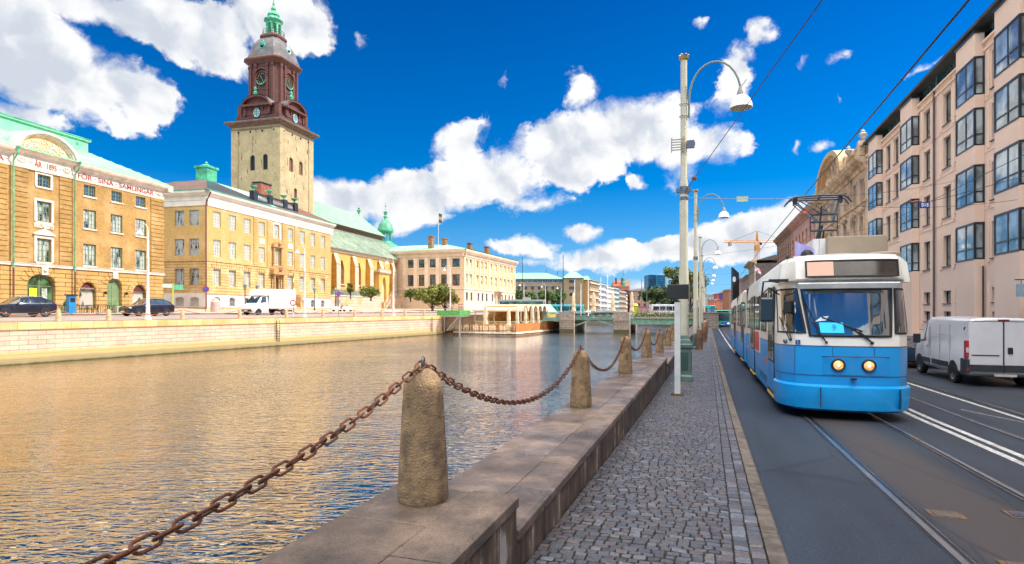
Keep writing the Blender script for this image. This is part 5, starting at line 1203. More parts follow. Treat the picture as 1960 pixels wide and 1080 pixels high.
def palazzo():
 root = frame_root('palazzo', G, 'weathered beige stone palace with a big curved pediment and urns beyond the salmon building', 'building')
 be = mat('beige_stone', (.68, .52, .38), .85, c2=(.55, .41, .29), scale=.5, bump=.4); bt = mat('beige_trim', (.60, .45, .31), .85, var=.3, scale=1)
 rw = mat('maroon_window_frame', (.14, .035, .025), .6); gw = glass('dark_maroon_glass', (.03, .015, .015))
 WR = dict(n='pal', nx=2, bars=[.62], fm=rw, gm=gw, fw=.09, bw=.06); WS = dict(n='pal2', nx=3, bars=[.33, .66], fm=mat('grey_brown_frame', (.16, .13, .11), .6), gm=winblue, fw=.09, bw=.04)
 X0, X1 = -30.0, -6.02
 cols = [-7.6, -10.3, -14.0, -17.3, -20.6, -23.8, -27.6]; b = 2.5
 ops = []
 for c in cols: ops += [(c-.6, c+.6, 11.9, 13.7, WR), (c-.6, c+.6, 8.4, 10.5, WS), (c-.6, c+.6, 4.6, 6.6, WS), (c-.55, c+.55, 1.2, 3.2, WS)]
 facade(root, (0, 0, 0), X0, X1, -.4, 14.4, ops, be, .28)
 t = MB();
 for c in cols:
  t.box(c-.85, -.25, 10.75, c+.85, 0, 10.92); t.prism([(c-.95, 10.92), (c+.95, 10.92), (c, 11.3)] if cols.index(c) % 2 else arch_pts(c-.95, c+.95, 10.92, 11.35), -.3, 0)
  t.box(c-.75, -.12, 8.2, c+.75, 0, 8.38); t.box(c-.75, -.1, 4.4, c+.75, 0, 4.58)
  for s in (-1, 1): t.box(c+s*.72-.09, -.1, 8.4, c+s*.72+.09, 0, 10.75); t.box(c+s*.72-.09, -.06, 11.9, c+s*.72+.09, 0, 13.8)
 t.box(X0, -.2, 11.55, X1, 0, 11.75); t.box(X0, -.22, 7.6, X1, 0, 7.85); t.box(X0, -.15, 3.8, X1, 0, 4.05)
 for x in (-11.9, -12.6, -25.3, -26.0, -29.7): t.box(x, -.15, 7.9, x+.45, 0, 14.3)
 cornice(t, X0-.3, X1, [(.3, 14.3), (-.2, 14.3), (-.3, 14.7), (-.85, 15.0), (-.95, 15.25), (.3, 15.35)])
 dentils(t, X0, X1, 14.6, 14.88, -.5, -.2, .62, .3)
 t.box(X0, -.5, 15.35, X1, .1, 15.55); t.box(-12.0, -.5, 16.15, X1, .1, 16.4); t.box(X0, -.5, 16.15, -25.0, .1, 16.4)
 for a, c in ((-12, X1), (X0, -25)):
  x = a
  while x < c: t.lathe([(.08, 0), (.13, .2), (.07, .6)], 6, (x, -.2, 15.55)); x += .35
 t.box(X1-.9, -.6, 15.35, X1-.1, .3, 16.6); t.box(-12.3, -.6, 15.35, -11.5, .3, 16.6)
 t.build('cornice_and_parapet', bt, root)
 p = MB(); c = -18.5; W = 6.6; H = 3.1
 A = arch_pts(c-W, c+W, 15.4, 15.4+H, n=20); B = arch_pts(c-W*.88, c+W*.88, 15.4, 15.4+H*.86, n=20); Cc = arch_pts(c-W*.8, c+W*.8, 15.4, 15.4+H*.76, n=20)
 p.prism(A+B[::-1], -.95, 3); p.prism(B+Cc[::-1], -.6, .3); p.prism(B, -.2, .3); p.build('pediment', mat('golden_stone', (.58, .40, .22), .85, c2=(.48, .34, .22), scale=.6), root)
 rl = MB(); rn = random.Random(9)
 for i in range(90):
  x = rn.uniform(-4, 4); z = rn.uniform(.1, 2.2*(1-(x/4.8)**2)); rl.sph((c+x, -.25, 15.55+z), rn.uniform(.12, .3), 6, 4, sc=(1, .6, 1))
 rl.build('carved_relief', bt, root, smooth=True)
 for x in (X1-.5, -11.9, -25.2):
  u = MB(); u.lathe([(.2, 0), (.1, .1), (.13, .2), (.3, .42), (.33, .6), (.15, .74), (.18, .84), (.05, 1.0)], 12, (x, -.2, 16.6)); u.build('urn', mat('weathered_urn', (.42, .38, .32), .8, var=.3), root, smooth=True)
 r = MB(); r.prism([(.3, 15.4), (3, 16.4), (12, 16.4), (12, -.4), (12.1, -.4), (12.1, 16.6), (2.9, 16.6)], X0, X1, 'x'); r.build('roof', mat('dark_grey_roof', (.05, .06, .065), .6, var=.2), root)
palazzo()
def row_house(name, a, b, H, wallc, label, cols, floors, wm, cor=1.0, arch=False, tower=0):
 F2 = Frame(*G.W(a, 0, 0)[:2], -math.sin(TH), GB+.3, -math.cos(TH)); L_ = b-a
 root = frame_root(name, F2, label, 'building')
 m = mat(name+'_wall', wallc, .85, c2=tuple(x*.8 for x in wallc), scale=.4, bump=.2)
 st = dict(n=name, nx=2, bars=[.6], fm=wm, gm=glass('dark_maroon_glass', (.03, .015, .015)), fw=.1, bw=.06)
 if arch: st = dict(st, spring=.75)
 ops = [(L_*(i+.5)/cols-.55, L_*(i+.5)/cols+.55, z, z+h, st) for i in range(cols) for z, h in floors]
 facade(root, (0, 0, 0), 0, L_, -.4, H, ops, m, .25)
 t = MB(); cornice(t, -.2, L_+.2, [(.3, H-.2), (-.15, H-.2), (-.25, H+.2), (-.7*cor, H+.5), (-.8*cor, H+.75), (.3, H+.85)]); dentils(t, 0, L_, H+.0, H+.3, -.45, -.15, .7, .35)
 for o in ops: t.box(o[0]-.12, -.1, o[2]-.18, o[1]+.12, 0, o[2]-.02); t.box(o[0]-.12, -.12, o[3]+.05, o[1]+.12, 0, o[3]+.2)
 t.box(0, -.12, floors[-1][0]-.8, L_, 0, floors[-1][0]-.6)
 t.build('stone_trim', mat(name+'_trim', tuple(x*.85 for x in wallc), .8, var=.2), root)
 q = MB(); z = 0
 while z < H-.3: q.box(.0, -.1, z, .9, .0, z+.4); q.box(L_-.9, -.1, z, L_, .0, z+.4); z += .5
 q.build('quoin', m, root)
 b_ = MB(); b_.box(0, 10, -.4, L_, 10.1, H); b_.box(0, .01, -.4, .05, 10, H); b_.box(L_-.05, .01, -.4, L_, 10, H); b_.prism([(0, H+.8), (5, H+2.2), (10, H+.8)], 0, L_, 'x'); b_.build('roof', mat('brown_grey_roof', (.12, .09, .08), .7, var=.3), root)
 return root
mf = mat('maroon_window_frame', (.14, .035, .025), .6)
row_house('pink_house', -52.5, -30.05, 14.6, (.60, .34, .28), 'pink rendered house with dark red window frames beyond the curved pediment', 7, [(11.0, 1.9), (7.4, 2.1), (4.0, 2.1), (.9, 2.0)], mf)
row_house('brown_house', -73, -52.55, 14.6, (.36, .21, .14), 'brown stone house with arched windows at the far end of the pink house', 7, [(11.2, 1.6), (7.4, 2.3), (4.0, 2.1), (.9, 2.0)], mf, arch=True)
row_house('cream_house', -155, -128, 15.2, (.62, .44, .24), 'ochre classical house with a deep bracketed cornice above the roof of the tram', 6, [(11.2, 1.8), (7.4, 2.0), (4.0, 2.1), (.9, 2.0)], mf, cor=2.2)
row_house('grey_house', -195, -157, 13.0, (.40, .30, .25), 'grey-brown apartment house with a dormer roof left of the ochre house', 9, [(9.6, 1.8), (6.4, 1.8), (3.4, 1.8), (.5, 2)], mat('grey_brown_frame', (.16, .13, .11), .6))
row_house('terracotta_house', -250, -200, 14.0, (.45, .26, .20), 'terracotta house farthest down the right side of the street', 10, [(11, 1.7), (7.4, 1.8), (4.0, 1.8), (.9, 2)], mf)
# ================================================================= vehicles
blue = mat('tram_blue', (.004, .29, .70), .38, var=.10, scale=1.5, coat=.25, c2=(.004, .25, .62))
tw = mat('tram_white', (.76, .74, .68), .35, var=.05, coat=.5)
rub = mat('black_rubber', (.012, .012, .013), .6, var=.2)
tgl = glass('tram_glass', (.015, .03, .045), rough=.02, spec=1.0, wav=.015)
def tram():
 r0 = rz(22)
 root = empty('tram', S(2.80, 14.0, rz(14.6)+.0), -TH, 'blue and white articulated tram coming along the street', 'tram')
 sl = (rz(40)-rz(15))/25; root.rotation_euler = (math.atan(sl)*1.0, 0, -TH)
 root.rotation_mode = 'XYZ'
 def outline(hw, o, yb, tap=.0, nose=0.0):
  P = [(-hw, yb), (-hw, 1.15+o), (-hw+.03, .80+o), (-hw+.14, .50+o), (-.98+tap, .24+o), (-.72, .12+o*1.0), (-.36, .05+o-nose), (0, .03+o-nose), (.36, .05+o-nose), (.72, .12+o), (.98-tap, .24+o), (hw-.14, .50+o), (hw-.03, .80+o), (hw, 1.15+o), (hw, yb)]
  return P
 def band(name, m, rows, yb=12.0, **kw):
  mb = MB(); mb.loft([[(x, y, z) for x, y in outline(hw, o, yb)] for z, hw, o in rows], caps=False, closed=False)
  return mb.build(name, m, root, smooth=True, angle=30)
 band('lower_body', blue, [(.76, 1.29, .03), (1.0, 1.30, .02), (1.58, 1.30, .02)])
 band('upper_body', tw, [(1.58, 1.30, .02), (1.74, 1.30, .03), (2.0, 1.295, .06), (2.84, 1.27, .22), (2.95, 1.265, .22)])
 band('bumper', mat('tram_bumper_blue', (.004, .30, .70), .3, var=.08, coat=.4), [(.20, 1.24, .10), (.25, 1.31, -.02), (.50, 1.33, -.08), (.72, 1.33, -.08), (.765, 1.30, .02)], yb=1.35)
 band('side_skirt', blue, [(.26, 1.27, .2), (.34, 1.285, .16), (.765, 1.29, .10)])
 band('roof_front', tw, [(2.95, 1.265, .14), (2.99, 1.27, .02), (3.02, 1.265, .0), (3.42, 1.22, .10), (3.52, 1.12, .24), (3.56, .9, .5)])
 rf = MB(); rf.loft([[(x, y, z) for x, z in ((-1.27, 2.95), (-1.22, 3.36), (-1.08, 3.5), (-.7, 3.57), (0, 3.6), (.7, 3.57), (1.08, 3.5), (1.22, 3.36), (1.27, 2.95))] for y in (.62, 12.0)], caps=True); rf.build('roof', tw, root, smooth=True, angle=30)
 md = MB(); md.loft([[(x*1.004, y-.006, 1.572) for x, y in outline(1.30, .02, 12)], [(x*1.004, y-.006, 1.588) for x, y in outline(1.30, .02, 12)]], caps=False, closed=False); md.build('waist_line', mat('dark_line', (.02, .05, .10), .5), root)
 fy0 = lambda x: interp(abs(x), [(0, .05), (.36, .07), (.72, .14), (.98, .26), (1.16, .52)])
 dl = MB()
 for z, o, hw in ((.95, .02, 1.30),): dl.loft([[(x*1.006, y-.009, z) for x, y in outline(hw, o, 1.3)], [(x*1.006, y-.009, z+.014) for x, y in outline(hw, o, 1.3)]], caps=False, closed=False)
 dl.box(-.56, -.115, .30, -.545, -.04, .72); dl.box(.95, .12-.03, .30, .965, .2, .72)
 for x in (-1.0, -.30, .48): dl.box(x-.004, fy0(x)-.008, .98, x+.004, fy0(x)+.01, 1.56)
 dl.build('panel_joint', mat('dark_line', (.02, .05, .10), .5), root)
 def fy(x, z, off=-.012):
  o = .02 if z <= 1.6 else interp(z, [(1.58, .02), (1.74, .03), (2.0, .06), (2.84, .22), (2.95, .22)])
  hw = interp(z, [(1.58, 1.30), (2.0, 1.295), (2.84, 1.27), (2.95, 1.265)])
  P = outline(hw, o, 12)
  for (a, b), (c, d) in zip(P, P[1:]):
   if a <= x <= c and c > a: return b+(d-b)*(x-a)/(c-a)+off
  return P[1][1]
 def pane(name, m, poly, thick=.03, frame=True, nsub=10, fr=.022):
  """poly: (x,z) corners (clockwise from top-left); subdivided so it hugs the curved front"""
  (tlx, tlz), (trx, trz), (brx, brz), (blx, blz) = poly
  mb = MB(); rows = []
  for j in range(7):
   v = j/6; a = (blx+(tlx-blx)*v, blz+(tlz-blz)*v); c = (brx+(trx-brx)*v, brz+(trz-brz)*v)
   rows.append([(a[0]+(c[0]-a[0])*i/nsub, fy(a[0]+(c[0]-a[0])*i/nsub, a[1]+(c[1]-a[1])*i/nsub), a[1]+(c[1]-a[1])*i/nsub) for i in range(nsub+1)])
  mb.loft(rows, caps=False, closed=False); o = mb.build(name, m, root, smooth=True)
  if frame:
   path = [rows[-1][i] for i in range(nsub+1)]+[rows[j][-1] for j in range(5, 0, -1)]+[rows[0][i] for i in range(nsub, -1, -1)]+[rows[j][0] for j in range(1, 6)]
   fb = MB(); fb.tube(path, fr, 6, closed=True); fb.build('window_seal', rub, o, smooth=True)
  return o
 wg = nodes('windscreen')[0]
 b = wg.node_tree.nodes['Principled BSDF']; b.inputs['Base Color'].default_value = (.02, .035, .05, 1); b.inputs['Roughness'].default_value = .015; b.inputs['Specular IOR Level'].default_value = 1; b.inputs['IOR'].default_value = 2.8; b.inputs['Coat Weight'].default_value = 1; b.inputs['Coat IOR'].default_value = 1.8
 nt = wg.node_tree; tr = nt.nodes.new('ShaderNodeBsdfTransparent'); tr.inputs[0].default_value = (.55, .75, .85, 1); mx = nt.nodes.new('ShaderNodeMixShader'); mx.inputs[0].default_value = .78
 nt.links.new(tr.outputs[0], mx.inputs[1]); nt.links.new(b.outputs[0], mx.inputs[2]); nt.links.new(mx.outputs[0], nt.nodes['Material Output'].inputs[0])
 pane('windscreen', wg, [(-.86, 2.80), (.86, 2.80), (.80, 1.80), (-.72, 1.80)], nsub=14, fr=.03)
 pane('corner_window', tgl, [(-1.262, 2.82), (-.95, 2.82), (-.80, 1.86), (-1.27, 1.86)], nsub=6)
 pane('corner_window', tgl, [(.93, 2.80), (1.25, 2.80), (1.272, 1.86), (.90, 1.86)], nsub=6)
 dk = mat('cab_dark', (.03, .035, .04), .8, var=.2)
 db = MB(); P = [(-.80, 3.39), (.92, 3.39), (.92, 3.05), (-.80, 3.05)]
 def dyf(z): return .03+interp(z, [(2.99, .02), (3.02, 0), (3.42, .10)])
 rows = [[(x, dyf(z)-.028+(.0 if abs(x) < .5 else (abs(x)-.5)*.2), z) for x in [-.80+1.72*i/12 for i in range(13)]] for z in (3.05, 3.39)]
 db.loft(rows, caps=False, closed=False); dbo = db.build('destination_display', mat('display_glass', (.055, .045, .038), .22, coat=.15, var=.3, scale=3), root, smooth=True)
 fbm = MB(); fbm.tube(rows[1]+rows[0][::-1], .022, 6, closed=True); fbm.build('display_seal', rub, dbo)
 li = MB(); xs = [-.78+i*.055 for i in range(10)]
 li.loft([[(x, dyf(z)-.045+(.0 if abs(x) < .5 else (abs(x)-.5)*.2), z) for x in xs] for z in (3.07, 3.37)], caps=False, closed=False)
 li.build('lit_panel', mat('display_lit', (.35, .25, .2), .5, emit=((1, .50, .34), .20), var=0), root)
 vis = MB(); vis.loft([[(x, .12+abs(x)**3*.12-.10, 2.93) for x in [-.95+1.9*i/10 for i in range(11)]], [(x, .12+abs(x)**3*.12-.16, 2.90) for x in [-.95+1.9*i/10 for i in range(11)]], [(x, .12+abs(x)**3*.14-.12, 2.80) for x in [-.95+1.9*i/10 for i in range(11)]]], caps=False, closed=False)
 vis.build('sun_visor', mat('visor_grey_white', (.60, .62, .62), .4), root, smooth=True)
 hp = MB(); hp.loft([[(x, fy(x, z, -.010), z) for x in [-.62+1.24*i/8+.14 for i in range(9)]] for z in (.98, 1.36)], caps=False, closed=False); hp.build('headlight_panel', mat('tram_panel_blue', (.004, .24, .60), .3, var=.05, coat=.6), root)
 hg = MB(); hg.tube([(-.50, fy(-.48, 1.37, -.02), 1.37), (.14, fy(.14, 1.37, -.02), 1.37), (.78, fy(.76, 1.37, -.02), 1.37)], .008, 5); hg.build('panel_edge', MC['dark_line'], root)
 for x in (-.20, .37):
  y = fy(x, 1.19, -.02); h = MB(); h.T = Matrix.Translation((x, y, 1.19)) @ Matrix.Rotation(R(90), 4, 'X')
  h.lathe([(.135, -.02), (.135, .03), (.12, .045), (.098, .035), (.098, -.01)], 24, caps=False); ho = h.build('headlight', rub, root, smooth=True)
  l = MB(); l.T = Matrix.Translation((x, y, 1.19)) @ Matrix.Rotation(R(90), 4, 'X'); l.lathe([(.10, .02), (.08, .032), (.04, .04), (.005, .042)], 20, caps=False); l.build('lens', mat('headlight_lens', (.8, .6, .3), .1, emit=((1, .42, .08), .32), var=.5, scale=14, coat=1), ho, smooth=True)
  l = MB(); l.T = Matrix.Translation((x, y, 1.19)) @ Matrix.Rotation(R(90), 4, 'X'); l.lathe([(.03, .043), (.02, .05), (.003, .052)], 12); l.build('bulb', mat('bulb_glow', (1, .9, .6), .2, emit=((1, .75, .4), .9), var=0), ho)
 cp = MB(); cp.box(.03, -.05, .885, .13, .03, .925); cp.build('coupler_socket', rub, root)
 def wiper(P, nm='wiper'):
  m = MB(); m.tube(P, .011, 5); m.build(nm, rub, root)
 def fp(x, z, o=-.05): return (x, fy(x, z, o), z)
 wiper([fp(-.42, 1.66), fp(-.62, 1.92)]); wiper([fp(-.42, 1.66), fp(-.68, 2.1), fp(-.62, 1.98)])
 w = MB(); w.tube([fp(-.56, 1.93), fp(-.83, 2.58)], .013, 5); w.tube([fp(-.42, 1.66, -.05), fp(-.66, 2.06, -.06)], .012, 5); w.sph(fp(-.42, 1.66), .03); w.build('wiper', rub, root)
 w = MB(); w.tube([fp(-.50, 2.20), fp(.26, 1.90)], .013, 5); w.tube([fp(.42, 1.67), fp(.12, 1.92), fp(-.1, 2.04)], .012, 5); w.tube([fp(.45, 1.66), fp(.2, 1.9)], .009, 5); w.sph(fp(.43, 1.66), .035); w.build('wiper', rub, root)
 w = MB(); w.tube([fp(-1.06, 1.72), fp(-1.2, 2.35)], .011, 5); w.tube([fp(-1.1, 1.72), fp(-1.25, 2.2)], .011, 5); w.tube([fp(-1.06, 1.72), fp(-1.16, 2.05)], .012, 5); w.sph(fp(-1.08, 1.7), .03); w.build('wiper', rub, root)
 pc = MB(); a, b_, z0, z1 = -.52, -.08, 1.86, 2.08
 pc.quad(fp(a, z0, -.03), fp(b_, z0, -.03), fp(b_-.02, z1, -.03), fp(a-.03, z1, -.03)); pl = pc.build('line_placard', mat('cyan_placard', (.04, .48, .80), .4, emit=((.02, .35, .7), .35), var=0), root)
 text_mesh('9', .17, mat('placard_digit', (.02, .22, .5), .5, var=0), root, (-.27, fy(-.27, 1.97, -.035), 1.97), (R(90-8), 0, 0), 'lettering', .001)
 pw = MB(); pw.quad(fp(-.62, 2.10, -.025), fp(-.42, 2.12, -.025), fp(-.36, 2.22, -.025), fp(-.5, 2.2, -.025)); pw.build('paper_note', mat('paper', (.7, .75, .8), .6), root)
 wc = MB(); wc.quad(fp(-.99, 1.60, -.02), fp(-.90, 1.60, -.02), fp(-.90, 1.70, -.02), fp(-.99, 1.70, -.02)); wo = wc.build('wheelchair_sign', mat('sign_blue', (.01, .05, .30), .4, var=0), root)
 ws = MB(); yy = fy(-.945, 1.65, -.026); ws.tube([(-.945+.022*math.cos(t), yy, 1.63+.022*math.sin(t)) for t in [k*.5 for k in range(7, 13)]], .004, 4); ws.tube([(-.955, yy, 1.675), (-.95, yy, 1.64), (-.93, yy, 1.64), (-.92, yy, 1.615)], .004, 4); ws.sph((-.957, yy, 1.688), .007, 6, 4); ws.build('wheelchair_symbol', stonew, wo)
 sp = MB(); sp.T = Matrix.Translation((-1.16, fy(-1.16, 1.68, -.02), 1.66)) @ Matrix.Rotation(R(90), 4, 'X') ; sp.lathe([(.055, -.02), (.055, .02), (.03, .045), (.006, .05)], 16); sp.build('door_camera', mat('grey_metal', (.25, .26, .27), .3, .8, var=.1), root)
 ci = MB(); ci.box(-1.0, .85, 1.3, 1.0, .9, 2.9); ci.box(-.85, .32, 1.55, .85, .8, 1.80); ci.box(.05, .5, 1.8, .5, .8, 2.15); ci.build('cab_interior', dk, root)
 st_ = MB(); st_.box(-.25, .6, 1.8, .25, .72, 2.35); st_.build('driver_seat', mat('seat_blue', (.03, .06, .12), .9), root)
 mi = MB(); mi.tube([(-1.22, .75, 2.97), (-1.45, .55, 3.0), (-1.62, .42, 2.98), (-1.66, .42, 2.62)], .02, 6); mi.tube([(-1.25, .8, 2.7), (-1.5, .5, 2.85), (-1.66, .42, 2.68)], .015, 6); mi.box(-1.5, .46, 2.98, -1.1, .58, 3.04); mo = mi.build('mirror_arm', rub, root)
 mh = MB(); mh.cbox((-1.55, .40, 2.36), (.30, .12, .56)); mh.build('mirror_housing', mat('mirror_black', (.012, .02, .03), .3, var=.1, coat=.5), root, bevel=.05)
 m2 = MB(); m2.cbox((-1.12, .44, 2.42), (.17, .07, .30)); m2.build('mirror_housing', rub, root, bevel=.03)
 fr2 = rub; dgl = glass('tram_side_glass', (.02, .035, .04), .03)
 def side_items(s, y0, items, sect=None):
  X = s*1.30
  for kd, a, b in items:
   if kd == 'win':
    m = MB(); m.box(X-.012, a, 1.80, X+.012, b, 2.86); o = m.build('window', fr2, root, bevel=.01)
    g_ = MB(); g_.box(X-.018, a+.05, 1.86, X+.018, b-.05, 2.50); g_.build('pane', dgl, o)
    g_ = MB(); g_.box(X-.018, a+.05, 2.56, X+.018, (a+b)/2-.03, 2.80); g_.build('pane', dgl, o)
    g_ = MB(); g_.box(X-.018, (a+b)/2+.03, 2.56, X+.018, b-.05, 2.80); g_.build('pane', dgl, o)
   else:
    m = MB(); m.box(X-.014, a, .34, X+.010, b, 2.92); o = m.build('door', rub, root)
    n = 4; w = (b-a)/n
    for i in range(n):
     g_ = MB(); g_.box(X-.02, a+w*i+.05, 1.15, X+.016, a+w*(i+1)-.05, 2.82); g_.build('pane', dgl, o)
     g_ = MB(); g_.box(X-.02, a+w*i+.04, .42, X+.016, a+w*(i+1)-.04, 1.10); g_.build('door_leaf', blue, o)
    g_ = MB(); g_.box(X-.03, a, .27, X+.03, b, .335); g_.build('door_step', mat('yellow_step', (.70, .52, .10), .5), o)
 for s in (-1, 1):
  its = [('win', 3.45, 5.1), ('win', 5.6, 7.35), ('win', 10.0, 11.6)]+([('door', 1.4, 2.9), ('door', 7.7, 9.6)] if s < 0 else [('win', 1.5, 2.9), ('win', 7.8, 9.5)])
  side_items(s, 0, its)
 ad = MB(); ad.box(-1.325, 5.5, 1.12, -1.30, 7.3, 1.80); ao = ad.build('advert_frame', wframe, root); a2 = MB(); a2.box(-1.332, 5.56, 1.17, -1.324, 7.24, 1.75); a2.build('red_poster', mat('red_poster', (.55, .012, .02), .4, var=.05), ao)
 for y in (3.35, 11.0):
  mk = MB(); mk.box(-1.335, y, .98, -1.30, y+.18, 1.10); mk.build('side_marker', mat('orange_lens', (.7, .12, .03), .3), root)
 fl = MB();
 for i in range(7): fl.box(-1.306, 3.4+i*.32, .46, -1.298, 3.42+i*.32, .62)
 fl.build('vent_slot', MC['dark_line'], root)
 for y0, y1 in ((12.9, 20.6), (21.5, 30.4)):
  m = MB(); m.box(-1.29, y0, .30, 1.29, y1, 1.5); m.build('lower_body', blue, root, bevel=.03)
  m = MB(); m.box(-1.285, y0, 1.502, 1.285, y1, 2.9); m.build('upper_body', tw, root)
  m = MB(); m.prism([(-1.28, 2.9), (-1.22, 3.36), (-1.05, 3.5), (0, 3.58), (1.05, 3.5), (1.22, 3.36), (1.28, 2.9)], y0, y1); m.build('roof', tw, root)
  wn = y1-y0
  for s in (-1, 1): side_items(s, y0, [('win', y0+.3, y0+1.3), ('door', y0+1.6, y0+3.3), ('win', y0+3.7, y0+5.3), ('win', y0+5.7, y0+7.2)])
 for y0, y1 in ((12.0, 12.9), (20.6, 21.5)):
  m = MB(); n = 9
  for i in range(n):
   y = y0+(y1-y0)*i/n; w = 1.20 if i % 2 else 1.25; m.box(-w, y, .5, w, y+(y1-y0)/n, 3.4-(.05 if i % 2 else 0))
  m.build('bellows', mat('bellows_rubber', (.035, .035, .04), .8), root)
 pn = MB(); pn.box(-1.31, 21.8, 1.0, -1.29, 22.4, 1.9); pn.build('red_poster', MC['red_poster'], root)
 u = MB(); u.box(-1.15, .6, .22, 1.15, 11.9, .9); u.box(-1.15, 13, .22, 1.15, 30, .7); u.build('underframe', darkm, root)
 for y in (3.4, 5.2, 12.2, 14.0, 21.0, 22.8, 27, 28.8):
  for s in (-1, 1):
   w = MB(); w.T = Matrix.Translation((s*.72, y, .33)) @ Matrix.Rotation(R(90), 4, 'Y'); w.lathe([(.33, -.06), (.33, .06), (.1, .08)], 20); w.build('wheel', steel, root)
 bx = MB(); bx.box(-.15, 1.5, 3.54, 1.08, 3.6, 4.08); bo = bx.build('roof_equipment_box', mat('taupe_box', (.33, .27, .20), .6, c2=(.25, .20, .15), scale=1.5), root, bevel=.02)
 b2 = MB(); b2.box(-.42, 1.7, 3.54, -.151, 3.5, 4.06); b2.build('box_side_panel', mat('white_grey_panel', (.6, .6, .6), .5), root)
 bd = MB(); bd.lathe([(.34, 0), (.34, .07), (.28, .10)], 16, (.86, .95, 3.52)); bd.box(.35, .9, 3.53, .55, 1.1, 3.62); bd.build('roof_vent', mat('taupe_box', (.33, .27, .20), .6), root)
 hb = MB(); hb.sph((-.62, 1.2, 3.62), .14, 10, 6); hb.sph((-.95, 1.9, 3.66), .05, 6, 4); hb.build('roof_horn', rub, root)
 fg = MB(); rings = [[(-.86+.06*i, 1.3+.05*math.sin(i), 3.98-.03*i-z) for z in (0, .12, .24, .34-.02*i)] for i in range(8)]; fg.loft(rings, caps=False, closed=False); fg.tube([(-.35, 1.3, 3.5), (-.35, 1.3, 3.98)], .012, 5); fg.build('pennant', mat('violet_pennant', (.36, .36, .70), .7), root)
 rb = MB()
 for y0, y1 in ((5.6, 8.5), (14, 18), (23, 28)): rb.box(-.8, y0, 3.5, .8, y1, 3.8)
 rb.build('roof_cabinet', tw, root, bevel=.03)
 pm = mat('pantograph_steel', (.05, .055, .07), .4, .5, var=.2); cyn = 3.55
 PT = Matrix.Translation((.42, 0, 0)) @ Matrix.Diagonal((.80, 1, 1, 1))
 pa = MB(); pa.T = PT; pa.tube([(-.55, 3.0+cyn-2.9, 3.55), (-.42, 4.3, 4.35), (-.36, 4.0, 4.72)], .07, 6); pa.box(-.5, 3.5, 3.5, .4, 5.0, 3.62)
 pa.tube([(-.30, 4.8, 3.6), (-.24, 4.2, 4.6)], .03, 5)
 base = pa.build('pantograph_arm', pm, root)
 fr = MB(); fr.T = PT
 for z in (4.55, 4.78, 4.98): fr.tube([(-.72, 3.9, z), (.10, 3.9, z)], .032, 6)
 for x in (-.72, .10): fr.tube([(x, 3.9, 4.55), (x, 3.9, 4.98)], .02, 5)
 fr.tube([(-.45, 3.9, 4.5), (-.38, 3.85, 5.2)], .035, 5); fr.build('pantograph_hinge', pm, root)
 sc = mat('pantograph_blue_steel', (.14, .22, .34), .25, .8, var=.2)
 ua = MB(); ua.T = PT; ua.tube([(-.52, 3.9, 4.8), (-1.30, 3.7, 5.38)], .038, 6); ua.tube([(-.02, 3.9, 4.8), (.10, 3.7, 5.38)], .038, 6); ua.tube([(-.4, 3.9, 5.0), (-1.1, 3.7, 5.36)], .016, 5); ua.tube([(-.1, 3.9, 5.0), (-.95, 3.7, 5.36)], .012, 5); ua.tube([(-.4, 3.9, 4.98), (.05, 3.7, 5.36)], .012, 5)
 ua.build('pantograph_upper_arm', sc, root)
 co = MB(); co.T = PT
 for y in (3.55, 3.85):
  co.tube([(-1.02-.52, y, 5.24), (-1.40, y, 5.36), (-1.26, y, 5.42), (-.5, y, 5.44), (.18, y, 5.42), (.32, y, 5.36), (.44, y, 5.22)], .026, 6)
 for x in (-1.25, -.5, .16): co.tube([(x, 3.5, 5.40), (x, 3.9, 5.40)], .03, 6)
 for x in (-1.22, .14): co.box(x-.06, 3.6, 5.24, x+.06, 3.8, 5.42)
 co.tube([(-1.15, 3.7, 5.36), (.1, 3.7, 5.34)], .03, 5)
 co.tube([(-1.3, 3.7, 5.38), (-1.28, 3.6, 5.2), (-1.05, 3.7, 5.06), (-.9, 3.75, 4.98)], .014, 5); co.build('collector_head', pm, root)
 ins = MB(); ins.T = PT; ins.box(-.98, 3.6, 5.0, -.88, 3.7, 5.06); ins.build('orange_insulator', mat('orange_lens', (.7, .12, .03), .3), root)
tram()
tyre = mat('tyre_rubber', (.018, .018, .02), .8, var=.2); rimm = mat('alloy_rim', (.52, .54, .56), .3, .8, var=.1)
def wheel(root, x, y, r, w=.22, spokes=7, side=1):
 t = MB(); t.T = Matrix.Translation((x, y, r)) @ Matrix.Rotation(R(90)*side, 4, 'Y')
 t.lathe([(r*.62, -w/2), (r*.95, -w/2), (r, -w/4), (r, w/4), (r*.95, w/2), (r*.66, w/2), (r*.64, w/2-.03)], 24, caps=False); o = t.build('wheel', tyre, root, smooth=True)
 q = MB(); q.T = t.T; q.lathe([(r*.66, w/2-.04), (r*.60, w/2-.015), (r*.57, w/2-.06)], 20, caps=False)
 for i in range(spokes):
  a = 2*math.pi*i/spokes; q.cbox((r*.33*math.cos(a), r*.33*math.sin(a), w/2-.03), (r*.52, r*.13, .03), 0, Matrix.Rotation(a, 3, 'Z'))
 q.lathe([(r*.16, w/2-.06), (r*.16, w/2-.01), (.01, w/2)], 10); q.build('rim', rimm, o)
 k = MB(); k.T = t.T; k.lathe([(r*.6, w/2-.07), (.01, w/2-.07)], 16, caps=False); k.build('brake_disc', darkm, o)
